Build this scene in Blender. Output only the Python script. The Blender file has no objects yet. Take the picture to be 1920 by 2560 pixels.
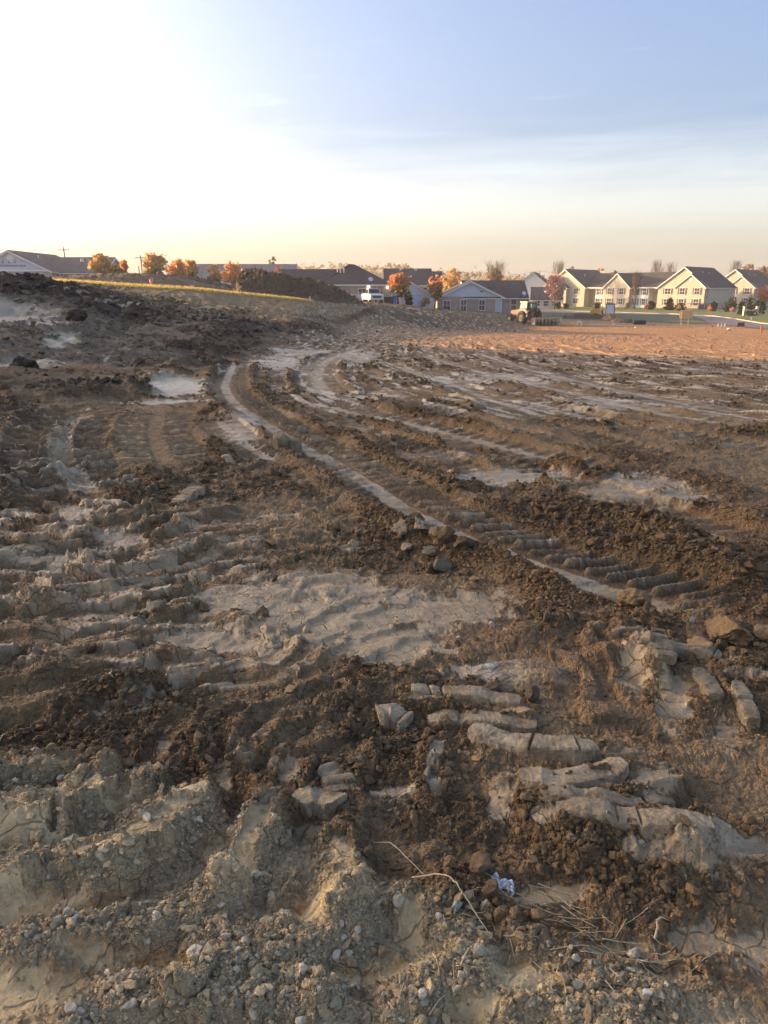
import bpy, bmesh, math, random
import numpy as np
from mathutils import Vector, Matrix

random.seed(7)
RNG = np.random.default_rng(11)
sc = bpy.context.scene
COL = sc.collection
R = math.radians
PI = math.pi

# ------------------------------------------------------------------ camera
EYE = 1.65
HORIZON = 725.0
F_PX = 1849.0
PITCH = math.atan((1280.0 - HORIZON) / F_PX)
cam_data = bpy.data.cameras.new('camera')
cam_data.sensor_width = 36.0
cam_data.lens = 36.0 * F_PX / 2560.0
cam_data.clip_start = 0.05
cam_data.clip_end = 9000.0
cam = bpy.data.objects.new('camera', cam_data)
cam.location = (0.0, 0.0, EYE)
cam.rotation_euler = (PI / 2 - PITCH, 0.0, 0.0)
COL.objects.link(cam)
sc.camera = cam

# ------------------------------------------------------------------ sky and sun
SUN_AZ = R(-69.0)          # measured from +Y towards +X: out of frame to the left
SUN_EL = R(8.5)
SKY_TINT = (1.0, 0.97, 1.04)
VEIL = (0.98, 0.95, 0.82)
world = bpy.data.worlds.new('World')
sc.world = world
world.use_nodes = True
wn = world.node_tree.nodes
wl = world.node_tree.links
bg = wn['Background']
sky = wn.new('ShaderNodeTexSky')
sky.sky_type = 'NISHITA'
sky.sun_disc = False
sky.sun_elevation = SUN_EL
sky.sun_rotation = SUN_AZ
sky.altitude = 0.0
sky.air_density = 0.75
sky.dust_density = 6.0
sky.ozone_density = 1.4
def wnode(typ, **kw):
    o = wn.new(typ)
    for k, v in kw.items(): setattr(o, k, v)
    return o


def wmath(op, a, b=None, c=None, clamp=False):
    o = wnode('ShaderNodeMath', operation=op, use_clamp=clamp)
    for s, v in enumerate((a, b, c)):
        if v is None: continue
        if hasattr(v, 'is_output'): wl.new(v, o.inputs[s])
        else: o.inputs[s].default_value = v
    return o.outputs[0]


# clear autumn air: a little more violet overhead, and a thin high veil of cirrus low in the sky, all the way round
tint = wnode('ShaderNodeMix', data_type='RGBA', blend_type='MULTIPLY')
tint.inputs[0].default_value = 1.0
wl.new(sky.outputs[0], tint.inputs[6])
tint.inputs[7].default_value = (*SKY_TINT, 1)
wtc = wnode('ShaderNodeTexCoord')
wsep = wnode('ShaderNodeSeparateXYZ')
wl.new(wtc.outputs['Generated'], wsep.inputs[0])
wz = wsep.outputs[2]
wmap = wnode('ShaderNodeMapping')
wmap.inputs['Scale'].default_value = (2.2, 2.2, 26.0)
wmap.inputs['Rotation'].default_value = (0.02, 0.03, 0.0)
wl.new(wtc.outputs['Generated'], wmap.inputs['Vector'])
wnz = wnode('ShaderNodeTexNoise')
wnz.inputs['Scale'].default_value = 1.6
wnz.inputs['Detail'].default_value = 6
wnz.inputs['Roughness'].default_value = 0.6
wnz.inputs['Distortion'].default_value = 0.4
wl.new(wmap.outputs[0], wnz.inputs['Vector'])
edge_n = wmath('MULTIPLY_ADD', wmath('SUBTRACT', wnz.outputs[0], 0.5), 0.10, wz)
vr = wnode('ShaderNodeMapRange', interpolation_type='SMOOTHSTEP')
wl.new(edge_n, vr.inputs['Value'])
vr.inputs['From Min'].default_value = 0.20
vr.inputs['From Max'].default_value = 0.085
body = wmath('MULTIPLY_ADD', wnz.outputs[0], 0.5, 0.75)
veil = wmath('MULTIPLY', vr.outputs[0], body, clamp=True)
# a few loose wisps higher up
wmap2 = wnode('ShaderNodeMapping')
wmap2.inputs['Scale'].default_value = (4.0, 4.0, 34.0)
wmap2.inputs['Rotation'].default_value = (0.05, -0.08, 0.3)
wl.new(wtc.outputs['Generated'], wmap2.inputs['Vector'])
wnz2 = wnode('ShaderNodeTexNoise')
wnz2.inputs['Scale'].default_value = 1.3
wnz2.inputs['Detail'].default_value = 7
wnz2.inputs['Roughness'].default_value = 0.62
wl.new(wmap2.outputs[0], wnz2.inputs['Vector'])
wr2 = wnode('ShaderNodeMapRange', interpolation_type='SMOOTHSTEP')
wl.new(wnz2.outputs[0], wr2.inputs['Value'])
wr2.inputs['From Min'].default_value = 0.60
wr2.inputs['From Max'].default_value = 0.80
wlow = wnode('ShaderNodeMapRange', interpolation_type='SMOOTHSTEP')
wl.new(wz, wlow.inputs['Value'])
wlow.inputs['From Min'].default_value = 0.34
wlow.inputs['From Max'].default_value = 0.16
wisp = wmath('MULTIPLY', wmath('MULTIPLY', wr2.outputs[0], wlow.outputs[0]), 0.55)
cloud = wmath('MAXIMUM', veil, wisp)
vadd = wnode('ShaderNodeMix', data_type='RGBA', blend_type='ADD')
wl.new(cloud, vadd.inputs[0])
wl.new(tint.outputs[2], vadd.inputs[6])
vadd.inputs[7].default_value = (*VEIL, 1)
wl.new(vadd.outputs[2], bg.inputs['Color'])
bg.inputs['Strength'].default_value = 0.12

sun_data = bpy.data.lights.new('sun', 'SUN')
sun_data.energy = 3.6
sun_data.angle = R(0.6)
sun_data.color = (1.0, 0.58, 0.27)
sun = bpy.data.objects.new('sun', sun_data)
to_sun = Vector((math.sin(SUN_AZ) * math.cos(SUN_EL), math.cos(SUN_AZ) * math.cos(SUN_EL), math.sin(SUN_EL)))
sun.rotation_euler = to_sun.to_track_quat('Z', 'Y').to_euler()
sun.location = (-60, 40, 60)
COL.objects.link(sun)

sc.view_settings.view_transform = 'Standard'
sc.view_settings.look = 'None'
sc.view_settings.exposure = 2.08
sc.view_settings.gamma = 1.0
sc.view_settings.use_curve_mapping = False
sc.render.engine = 'CYCLES'
sc.cycles.use_denoising = True
sc.cycles.max_bounces = 5
sc.cycles.diffuse_bounces = 3
sc.cycles.glossy_bounces = 2
sc.cycles.transmission_bounces = 3
sc.cycles.transparent_max_bounces = 6
sc.cycles.volume_bounces = 0
sc.cycles.caustics_reflective = False
sc.cycles.caustics_refractive = False

# ------------------------------------------------------------------ helpers
SP, CP = math.sin(PITCH), math.cos(PITCH)


def ray(px, py):
    a = (px - 960.0) / F_PX
    b = (1280.0 - py) / F_PX
    return np.array([a, CP + b * SP, -SP + b * CP])


def link(o):
    COL.objects.link(o)
    return o


def tag(o, label=None, cat=None, group=None, kind=None):
    if label: o['label'] = label
    if cat: o['category'] = cat
    if group: o['group'] = group
    if kind: o['kind'] = kind
    return o


def empty(name, loc, rz=0.0, label=None, cat=None, group=None):
    o = bpy.data.objects.new(name, None)
    o.location = loc
    o.rotation_euler = (0, 0, rz)
    o.empty_display_size = 0.3
    link(o)
    return tag(o, label, cat, group)


class MB:
    """collects boxes, bars, tubes and faces; build() links them as one mesh object"""

    def __init__(self):
        self.v, self.f = [], []

    def add(self, verts, faces):
        n = len(self.v)
        self.v.extend([tuple(p) for p in verts])
        self.f.extend([tuple(i + n for i in q) for q in faces])
        return self

    def box(self, x0, x1, y0, y1, z0, z1):
        v = [(x0, y0, z0), (x1, y0, z0), (x1, y1, z0), (x0, y1, z0), (x0, y0, z1), (x1, y0, z1), (x1, y1, z1), (x0, y1, z1)]
        return self.add(v, [(0, 3, 2, 1), (4, 5, 6, 7), (0, 1, 5, 4), (1, 2, 6, 5), (2, 3, 7, 6), (3, 0, 4, 7)])

    def bar(self, a, b, w, h=None, up=(0, 0, 1)):
        a, b = Vector(a), Vector(b)
        h = h or w
        d = (b - a).normalized()
        u = Vector(up)
        if abs(d.dot(u)) > 0.97: u = Vector((0, 1, 0))
        s = d.cross(u).normalized() * (w / 2)
        t = s.cross(d).normalized() * (h / 2)
        v = []
        for p in (a, b):
            v += [p - s - t, p + s - t, p + s + t, p - s + t]
        return self.add(v, [(0, 1, 2, 3)[::-1], (4, 5, 6, 7), (0, 1, 5, 4), (1, 2, 6, 5), (2, 3, 7, 6), (3, 0, 4, 7)])

    def tube(self, pts, radii, n=8, caps=True):
        pts = [Vector(p) for p in pts]
        if not isinstance(radii, (list, tuple)): radii = [radii] * len(pts)
        rings = []
        for i, p in enumerate(pts):
            d = (pts[min(i + 1, len(pts) - 1)] - pts[max(i - 1, 0)])
            d = d.normalized() if d.length > 1e-9 else Vector((0, 0, 1))
            u = Vector((1, 0, 0)) if abs(d.x) < 0.8 else Vector((0, 1, 0))
            s = d.cross(u).normalized()
            t = d.cross(s)
            rings.append([p + (s * math.cos(2 * PI * k / n) + t * math.sin(2 * PI * k / n)) * radii[i] for k in range(n)])
        v = [q for r in rings for q in r]
        f = []
        for i in range(len(pts) - 1):
            for k in range(n):
                a, b = i * n + k, i * n + (k + 1) % n
                f.append((a, b, b + n, a + n))
        if caps:
            f.append(tuple(range(n))[::-1])
            f.append(tuple((len(pts) - 1) * n + k for k in range(n)))
        return self.add(v, f)

    def lathe(self, prof, c, axis=(0, 0, 1), n=20):
        """prof: list of (radius, offset along axis)"""
        ax = Vector(axis).normalized()
        u = Vector((1, 0, 0)) if abs(ax.x) < 0.8 else Vector((0, 1, 0))
        s = ax.cross(u).normalized()
        t = ax.cross(s)
        c = Vector(c)
        v, f = [], []
        for r, o in prof:
            for k in range(n):
                v.append(c + ax * o + (s * math.cos(2 * PI * k / n) + t * math.sin(2 * PI * k / n)) * max(r, 1e-4))
        for i in range(len(prof) - 1):
            for k in range(n):
                a, b = i * n + k, i * n + (k + 1) % n
                f.append((a, b, b + n, a + n))
        return self.add(v, f)

    def prism(self, poly, y0, y1, axis='y'):
        """poly: (a, b) pairs; swept along axis"""
        n = len(poly)
        if axis == 'y':
            v = [(a, y0, b) for a, b in poly] + [(a, y1, b) for a, b in poly]
        elif axis == 'x':
            v = [(y0, a, b) for a, b in poly] + [(y1, a, b) for a, b in poly]
        else:
            v = [(a, b, y0) for a, b in poly] + [(a, b, y1) for a, b in poly]
        f = [tuple(range(n)), tuple(range(2 * n - 1, n - 1, -1))]
        for i in range(n):
            j = (i + 1) % n
            f.append((i, i + n, j + n, j))
        return self.add(v, f)

    def xf(self, m, start=0):
        self.v[start:] = [tuple(m @ Vector(p)) for p in self.v[start:]]
        return self

    def mesh(self, name, mat, smooth=False):
        me = bpy.data.meshes.new(name)
        me.from_pydata(self.v, [], self.f)
        bm = bmesh.new()
        bm.from_mesh(me)
        bmesh.ops.recalc_face_normals(bm, faces=bm.faces)
        bm.to_mesh(me)
        bm.free()
        for p in me.polygons: p.use_smooth = smooth
        if mat is not None: me.materials.append(mat)
        return me

    def build(self, name, mat, parent=None, smooth=False, bevel=0.0):
        o = bpy.data.objects.new(name, self.mesh(name, mat, smooth))
        if parent is not None: o.parent = parent
        if bevel:
            b = o.modifiers.new('bevel', 'BEVEL')
            b.width = bevel
            b.segments = 2
            b.limit_method = 'ANGLE'
        return link(o)


def put(name, mesh, parent=None, loc=(0, 0, 0), rot=(0, 0, 0), scale=(1, 1, 1)):
    o = bpy.data.objects.new(name, mesh)
    o.location, o.rotation_euler, o.scale = loc, rot, scale
    if parent is not None: o.parent = parent
    return link(o)


def copy_tree(o, parent=None):
    c = o.copy()
    link(c)
    c.parent = parent
    for ch in [x for x in o.children]:
        copy_tree(ch, c)
    return c


def np_mesh(name, v, quads=None, tris=None, mat=None, smooth=True):
    me = bpy.data.meshes.new(name)
    me.vertices.add(len(v))
    me.vertices.foreach_set('co', np.ascontiguousarray(v, dtype=np.float32).ravel())
    loops, starts, tot = [], [], []
    pos = 0
    for arr, k in ((quads, 4), (tris, 3)):
        if arr is None or len(arr) == 0: continue
        loops.append(np.asarray(arr, dtype=np.int32).ravel())
        starts.append(pos + np.arange(len(arr), dtype=np.int32) * k)
        tot.append(np.full(len(arr), k, dtype=np.int32))
        pos += len(arr) * k
    loops = np.concatenate(loops)
    starts = np.concatenate(starts)
    tot = np.concatenate(tot)
    me.loops.add(len(loops))
    me.loops.foreach_set('vertex_index', loops)
    me.polygons.add(len(starts))
    me.polygons.foreach_set('loop_start', starts)
    me.polygons.foreach_set('loop_total', tot)
    me.polygons.foreach_set('use_smooth', np.full(len(starts), smooth, dtype=bool))
    me.update(calc_edges=True)
    if mat is not None: me.materials.append(mat)
    return me


def set_color(me, name, rgb):
    a = me.attributes.new(name, 'FLOAT_COLOR', 'POINT')
    c = np.ones((len(rgb), 4), dtype=np.float32)
    c[:, :3] = rgb
    a.data.foreach_set('color', c.ravel())


def set_float(me, name, val):
    a = me.attributes.new(name, 'FLOAT', 'POINT')
    a.data.foreach_set('value', np.ascontiguousarray(val, dtype=np.float32))


# ------------------------------------------------------------------ vectorised noise
def _hash(ix, iy, seed):
    h = (ix.astype(np.int64) * 374761393 + iy.astype(np.int64) * 668265263 + seed * 2147483647 + 1442695041) & 0xFFFFFFFF
    h = ((h ^ (h >> 13)) * 1274126177) & 0xFFFFFFFF
    h = ((h ^ (h >> 16)) * 2246822519) & 0xFFFFFFFF
    return ((h ^ (h >> 15)) & 0xFFFFFF).astype(np.float32) / np.float32(0xFFFFFF)


def vnoise(x, y, seed=0):
    """gradient noise, about -0.7..0.7"""
    fx, fy = np.floor(x), np.floor(y)
    ix, iy = fx.astype(np.int64), fy.astype(np.int64)
    dx, dy = (x - fx).astype(np.float32), (y - fy).astype(np.float32)
    sx = dx * dx * dx * (dx * (dx * 6 - 15) + 10)
    sy = dy * dy * dy * (dy * (dy * 6 - 15) + 10)

    def g(ox, oy):
        a = _hash(ix + ox, iy + oy, seed) * np.float32(2 * PI)
        return np.cos(a) * (dx - ox) + np.sin(a) * (dy - oy)
    n0 = g(0, 0) * (1 - sx) + g(1, 0) * sx
    n1 = g(0, 1) * (1 - sx) + g(1, 1) * sx
    return n0 * (1 - sy) + n1 * sy


def fbm(x, y, seed=0, octv=4, gain=0.5):
    t, a = 0.0, 1.0
    for k in range(octv):
        t = t + a * vnoise(x * 2 ** k + 17.3 * k, y * 2 ** k - 9.1 * k, seed + k)
        a *= gain
    return t


def lumps(x, y, seed=0, density=1.0, flat=False):
    """dome-shaped lumps: 0..1 height field of irregular clods one unit apart"""
    fx, fy = np.floor(x), np.floor(y)
    ix, iy = fx.astype(np.int64), fy.astype(np.int64)
    best = np.zeros(x.shape, dtype=np.float32)
    for ox in (-1, 0, 1):
        for oy in (-1, 0, 1):
            a, b = ix + ox, iy + oy
            r1 = _hash(a, b, seed)
            r2 = _hash(a, b, seed + 101)
            r3 = _hash(a, b, seed + 202)
            r4 = _hash(a, b, seed + 303)
            ddx = (x - (a + 0.15 + 0.7 * r1)).astype(np.float32)
            ddy = (y - (b + 0.15 + 0.7 * r2)).astype(np.float32)
            c, s = np.cos(r4 * 6.28), np.sin(r4 * 6.28)
            u, w = ddx * c + ddy * s, -ddx * s + ddy * c
            # squarish, faceted footprint
            d = np.maximum(np.abs(u) * 1.05, np.abs(w) * (1.0 + 0.7 * r3)) * 0.55 + np.sqrt(u * u + w * w) * 0.5
            rad = 0.28 + 0.42 * r3
            q = np.clip(1 - d / rad, 0, 1)
            hgt = (0.35 + 0.65 * r4) * rad * 1.5
            tilt = 1 + 0.5 * (u * (r1 - 0.5) + w * (r2 - 0.5)) / rad
            dome = np.minimum(q * 2.2, 1) * 0.75 + 0.25 * q if flat else np.sqrt(np.clip(1 - (1 - q) ** 2, 0, 1))
            h = dome * hgt * tilt
            h = np.where(r2 < density, h, 0)
            best = np.maximum(best, h)
    return best


def sstep(a, b, x):
    t = np.clip((x - a) / (b - a), 0, 1)
    return t * t * (3 - 2 * t)


# ------------------------------------------------------------------ material helper
class NT:
    def __init__(self, name):
        self.m = bpy.data.materials.new(name)
        self.m.use_nodes = True
        self.t = self.m.node_tree
        self.n, self.l = self.t.nodes, self.t.links
        self.b = self.n['Principled BSDF']

    def node(self, typ, **kw):
        o = self.n.new(typ)
        for k, v in kw.items():
            if k in o.inputs: o.inputs[k].default_value = v
            else: setattr(o, k, v)
        return o

    def lk(self, a, b):
        self.l.new(a, b)

    def noise(self, scale, detail=4, rough=0.6, vec=None, dist=0.0):
        o = self.node('ShaderNodeTexNoise')
        o.inputs['Scale'].default_value = scale
        o.inputs['Detail'].default_value = detail
        o.inputs['Roughness'].default_value = rough
        o.inputs['Distortion'].default_value = dist
        if vec is not None: self.lk(vec, o.inputs['Vector'])
        return o

    def ramp(self, fac, stops):
        o = self.node('ShaderNodeValToRGB')
        el = o.color_ramp.elements
        while len(el) < len(stops): el.new(0.5)
        for e, (p, c) in zip(el, stops):
            e.position = p
            e.color = c if len(c) == 4 else (*c, 1)
        self.lk(fac, o.inputs['Fac'])
        return o

    def mix(self, fac, a, b, mode='MIX'):
        o = self.node('ShaderNodeMix', data_type='RGBA', blend_type=mode)
        for s, v in ((0, fac), (6, a), (7, b)):
            if hasattr(v, 'is_output'): self.lk(v, o.inputs[s])
            elif s == 0: o.inputs[0].default_value = v
            else: o.inputs[s].default_value = (*v, 1) if len(v) == 3 else v
        return o.outputs[2]

    def math(self, op, a, b=None, clamp=False):
        o = self.node('ShaderNodeMath', operation=op, use_clamp=clamp)
        for s, v in ((0, a), (1, b)):
            if v is None: continue
            if hasattr(v, 'is_output'): self.lk(v, o.inputs[s])
            else: o.inputs[s].default_value = v
        return o.outputs[0]

    def bump(self, height, strength=0.5, dist=0.01):
        o = self.node('ShaderNodeBump')
        o.inputs['Strength'].default_value = strength
        o.inputs['Distance'].default_value = dist
        self.lk(height, o.inputs['Height'])
        self.lk(o.outputs[0], self.b.inputs['Normal'])
        return o


def mat_plain(name, col, rough=0.7, metal=0.0, vary=0.15, scale=6.0, bump=0.0):
    t = NT(name)
    tc = t.node('ShaderNodeTexCoord')
    nz = t.noise(scale, 5, 0.6, tc.outputs['Object'])
    lo = tuple(c * (1 - vary) for c in col)
    hi = tuple(min(1, c * (1 + vary)) for c in col)
    rp = t.ramp(nz.outputs[0], [(0.3, lo), (0.7, hi)])
    t.lk(rp.outputs[0], t.b.inputs['Base Color'])
    t.b.inputs['Roughness'].default_value = rough
    t.b.inputs['Metallic'].default_value = metal
    if bump: t.bump(nz.outputs[0], 0.6, bump)
    return t.m

# ------------------------------------------------------------------ base terrain: profiles along bearings
# bearing in degrees : (distance, height) pairs, metres
PROF = [
    (-180, [(0, 0), (20, 0.3), (60, 1.5), (130, 2), (600, 2), (6000, 2)]),
    (-100, [(0, 0), (10, 0.4), (30, 5.5), (55, 10.0), (80, 8), (130, 4), (600, 2), (6000, 0)]),  # unseen hill from here on, added to keep the sun off the field
    (-62, [(0, 0), (9, 0.2), (18, 1.0), (30, 3.6), (46, 8.2), (60, 11.0), (74, 9.6), (92, 5.0), (130, 3.0), (600, 0), (6000, 0)]),
    (-44, [(0, 0), (9, 0.1), (18, 0.5), (30, 2.2), (46, 6.4), (60, 10.0), (74, 9.0), (90, 5.5), (130, 2.8), (600, 0), (6000, 0)]),
    (-32, [(0, 0), (9, 0.0), (17, 0.25), (24, 0.55), (36, 0.75), (41, 1.7), (52, 3.3), (62, 4.0), (80, 3.6), (110, 2.6), (130, 2.4), (600, -2), (6000, -2)]),
    (-26.4, [(0, 0), (8, 0), (12, 0.0), (15, 0.15), (17, 0.12), (20, 0.22), (23, 0.46), (24, 0.5), (36.5, 0.52), (38, 1.08), (43, 1.75), (50, 2.4), (58, 2.35), (72, 2.2), (85, 2.35), (100, 2.4), (130, 2.3), (600, -2), (6000, -2)]),
    (-22.5, [(0, 0), (8, 0), (12, 0), (17, 0.04), (22, 0.16), (25, 0.26), (32, 0.36), (36, 0.75), (44, 1.35), (52, 1.75), (60, 1.8), (72, 1.95), (80, 2.35), (90, 2.45), (95, 2.5), (101, 3.2), (108, 2.6), (130, 2.3), (600, -2), (6000, -2)]),
    (-18.9, [(0, 0), (8, 0), (12, -0.02), (20, -0.09), (28, -0.08), (40, 0.16), (52, 0.75), (60, 1.06), (70, 1.45), (79, 1.92), (86, 2.15), (91, 2.1), (101, 3.6), (109, 2.7), (130, 2.2), (600, -2), (6000, -2)]),
    (-14.5, [(0, 0), (8, 0), (14, -0.06), (22, -0.25), (28, -0.2), (38, 0.02), (52, 0.35), (64, 0.75), (78, 1.5), (85, 1.78), (91, 1.75), (101, 3.0), (109, 2.2), (130, 1.6), (600, -2), (6000, -2)]),
    (-10.6, [(0, 0), (8, 0), (14, -0.1), (20, -0.25), (25.5, -0.5), (31, -0.42), (36, -0.3), (42, -0.14), (50, -0.09), (65, 0.26), (75, 0.72), (83, 1.22), (90, 1.25), (100, 1.6), (110, 1.3), (130, 1.0), (600, -2), (6000, -2)]),
    (-6.5, [(0, 0), (8, 0), (14, -0.15), (20, -0.35), (30, -0.7), (40, -0.9), (48, -0.75), (56, -0.55), (66, -0.3), (76, 0.1), (84, 0.62), (92, 0.7), (110, 0.7), (130, 0.6), (600, -2), (6000, -2)]),
    (-3, [(0, 0), (8, 0), (14, -0.15), (20, -0.4), (30, -0.8), (45, -1.32), (60, -1.7), (72, -1.55), (80, -0.6), (86, 0.1), (95, 0.2), (110, 0.2), (130, 0.2), (600, -2), (6000, -2)]),
    (0.5, [(0, 0), (8, 0), (14, -0.15), (20, -0.42), (30, -0.82), (45, -1.4), (60, -1.9), (74, -2.15), (81, -1.6), (89, -0.35), (98, -0.25), (110, -0.2), (130, -0.6), (600, -2.4), (6000, -2)]),
    (4, [(0, 0), (8, 0), (14, -0.16), (20, -0.45), (30, -0.85), (45, -1.45), (60, -2.0), (75, -2.4), (85, -2.45), (95, -1.05), (104, -0.95), (118, -1.15), (134, -1.4), (600, -2.6), (6000, -2)]),
    (8, [(0, 0), (8, 0), (14, -0.16), (20, -0.45), (30, -0.87), (45, -1.5), (60, -2.05), (75, -2.45), (90, -2.7), (99, -1.95), (108, -1.75), (130, -1.9), (190, -2.7), (600, -2.8), (6000, -2)]),
    (11.5, [(0, 0), (8, 0), (14, -0.16), (20, -0.45), (30, -0.9), (45, -1.5), (60, -2.1), (75, -2.5), (90, -2.75), (103, -2.78), (112, -2.45), (130, -2.6), (190, -2.8), (600, -2.8), (6000, -2)]),
    (18, [(0, 0), (8, 0), (14, -0.16), (20, -0.45), (30, -0.9), (45, -1.55), (60, -2.1), (75, -2.55), (90, -2.8), (130, -2.8), (600, -2.8), (6000, -2)]),
    (30, [(0, 0), (8, 0), (14, -0.14), (20, -0.42), (30, -0.9), (45, -1.55), (60, -2.1), (75, -2.55), (90, -2.8), (130, -2.8), (600, -2.8), (6000, -2)]),
    (60, [(0, 0), (10, 0), (30, -0.8), (60, -2), (130, -2.8), (600, -2.8), (6000, -2)]),
    (180, [(0, 0), (20, 0.3), (60, 1.5), (130, 2), (600, 2), (6000, 2)]),
]
_LR = np.linspace(math.log(0.3), math.log(7000), 900)


def _pchip(xs, ys, q):
    xs, ys = np.array(xs, float), np.array(ys, float)
    h = np.diff(xs)
    d = np.diff(ys) / h
    m = np.zeros(len(xs))
    for i in range(1, len(xs) - 1):
        if d[i - 1] * d[i] > 0:
            w1, w2 = 2 * h[i] + h[i - 1], h[i] + 2 * h[i - 1]
            m[i] = (w1 + w2) / (w1 / d[i - 1] + w2 / d[i])
    m[0], m[-1] = d[0], d[-1]
    k = np.clip(np.searchsorted(xs, q) - 1, 0, len(h) - 1)
    t = np.clip((q - xs[k]) / h[k], 0, 1)
    return ((2 * t ** 3 - 3 * t ** 2 + 1) * ys[k] + (t ** 3 - 2 * t ** 2 + t) * h[k] * m[k] + (-2 * t ** 3 + 3 * t ** 2) * ys[k + 1] + (t ** 3 - t ** 2) * h[k] * m[k + 1])


_TH = np.array([p[0] for p in PROF], float)
_TAB = np.stack([_pchip([a for a, b in p[1]], [b for a, b in p[1]], np.exp(_LR)) for p in PROF])


def base_z(x, y):
    x, y = np.asarray(x, float), np.asarray(y, float)
    th = np.degrees(np.arctan2(x, y))
    lr = np.log(np.maximum(np.hypot(x, y), 0.31))
    fj = np.clip((lr - _LR[0]) / (_LR[1] - _LR[0]), 0, len(_LR) - 1.001)
    j = fj.astype(int)
    fj = fj - j
    i = np.clip(np.searchsorted(_TH, th, side='right') - 1, 0, len(_TH) - 2)
    t = np.clip((th - _TH[i]) / (_TH[i + 1] - _TH[i]), 0, 1)
    # cubic blend across bearings
    im, ip = np.maximum(i - 1, 0), np.minimum(i + 2, len(_TH) - 1)

    def val(k):
        return _TAB[k, j] * (1 - fj) + _TAB[k, j + 1] * fj
    p0, p1, p2, p3 = val(im), val(i), val(i + 1), val(ip)
    h1 = _TH[i + 1] - _TH[i]
    m1 = (p2 - p0) / np.maximum(_TH[i + 1] - _TH[im], 1e-6) * h1
    m2 = (p3 - p1) / np.maximum(_TH[ip] - _TH[i], 1e-6) * h1
    lim = 1.5 * np.abs(p2 - p1)
    m1, m2 = np.clip(m1, -lim, lim), np.clip(m2, -lim, lim)
    return (2 * t ** 3 - 3 * t ** 2 + 1) * p1 + (t ** 3 - 2 * t ** 2 + t) * m1 + (-2 * t ** 3 + 3 * t ** 2) * p2 + (t ** 3 - t ** 2) * m2


_TT = np.exp(np.linspace(math.log(0.7), math.log(900), 4000))


def ground_at(px, py):
    """where the ray of the photograph's point meets the ground"""
    d = ray(px, py)
    P = d[None, :] * _TT[:, None] + np.array([0, 0, EYE])
    gap = P[:, 2] - base_z(P[:, 0], P[:, 1])
    k = np.argmax(gap <= 0)
    if gap[k] > 0: k = len(_TT) - 1
    if k > 0:
        a = gap[k - 1] / max(gap[k - 1] - gap[k], 1e-9)
        P[k] = P[k - 1] * (1 - a) + P[k] * a
    return P[k]


def at_dist(px, Y):
    """x of an image column at forward distance Y"""
    return (px - 960.0) * CP / F_PX * Y


def z_at(py, Y):
    """height that shows at image row py at forward distance Y (centre column)"""
    d = ray(960, py)
    return EYE + d[2] / d[1] * Y


def smooth_line(pts, n=60):
    P = np.array([ground_at(*p)[:2] for p in pts])
    out = []
    Q = np.vstack([2 * P[0] - P[1], P, 2 * P[-1] - P[-2]])
    per = max(2, n // max(1, len(P) - 1))
    for i in range(1, len(Q) - 2):
        for k in range(per):
            t = k / per
            a, b, c, d = Q[i - 1], Q[i], Q[i + 1], Q[i + 2]
            # centripetal-ish tension keeps long spans from looping
            out.append(0.5 * ((2 * b) + (c - a) * t + (2 * a - 5 * b + 4 * c - d) * t * t + (3 * b - a - 3 * c + d) * t ** 3))
    out.append(P[-1])
    return np.array(out)


def line_coords(L, x, y):
    """arc length s and signed side t (right of travel positive) of every point relative to polyline L"""
    seg = np.diff(L, axis=0)
    ln = np.hypot(seg[:, 0], seg[:, 1]) + 1e-9
    cum = np.concatenate([[0], np.cumsum(ln)])
    best = np.full(x.shape, 1e9)
    S = np.zeros(x.shape)
    T = np.zeros(x.shape)
    for k in range(len(seg)):
        ux, uy = seg[k] / ln[k]
        dx, dy = x - L[k, 0], y - L[k, 1]
        a = np.clip(dx * ux + dy * uy, 0, ln[k])
        ex, ey = dx - a * ux, dy - a * uy
        d2 = ex * ex + ey * ey
        m = d2 < best
        best = np.where(m, d2, best)
        S = np.where(m, cum[k] + a, S)
        side = np.where(dx * uy - dy * ux >= 0, 1.0, -1.0)
        T = np.where(m, side * np.sqrt(d2), T)
    return S, T, cum[-1]


def near(L, x, y, pad):
    return np.nonzero((x > L[:, 0].min() - pad) & (x < L[:, 0].max() + pad) & (y > L[:, 1].min() - pad) & (y < L[:, 1].max() + pad))[0]


# ------------------------------------------------------------------ ground sheet: polar grid, densest in front
tan_in = np.linspace(-0.60, 0.60, 820)
th_in = np.arctan(tan_in)
th_side = th_in[-1] + np.cumsum(0.0018 * 1.16 ** np.arange(60))
th_side = th_side[th_side < PI - 0.05]
TH = np.concatenate([-th_side[::-1], th_in, th_side, [PI]])
rows = [0.6]
yy = 2640.0
while True:
    ang = PITCH + math.atan((yy - 1280) / F_PX)
    r = EYE / math.tan(ang)
    if r > 5.0: break
    if r > rows[-1]: rows.append(r)
    yy -= 3.1 if yy > 1900 else 2.6
while rows[-1] < 125:
    r = rows[-1]
    rows.append(r * (1.0036 if r < 22 else 1.0055 if r < 62 else 1.0072))
while rows[-1] < 6500:
    rows.append(rows[-1] * 1.05)
RR = np.array(rows)
NT_, NR_ = len(TH), len(RR)
gx = (RR[:, None] * np.sin(TH)[None, :]).ravel()
gy = (RR[:, None] * np.cos(TH)[None, :]).ravel()
gr = np.repeat(RR, NT_)
dth = np.gradient(TH)
dr = np.gradient(RR)
spacing = np.maximum(np.tile(dth, NR_) * gr, np.repeat(dr, NT_) * 0.5)
gz0 = base_z(gx, gy)
near_m = np.nonzero((gr < 140) & (np.abs(np.tile(TH, NR_)) < 0.9))[0]   # everything with fine relief
X, Y, SPC, RAD = gx[near_m], gy[near_m], spacing[near_m], gr[near_m]
Z0 = gz0[near_m]
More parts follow.
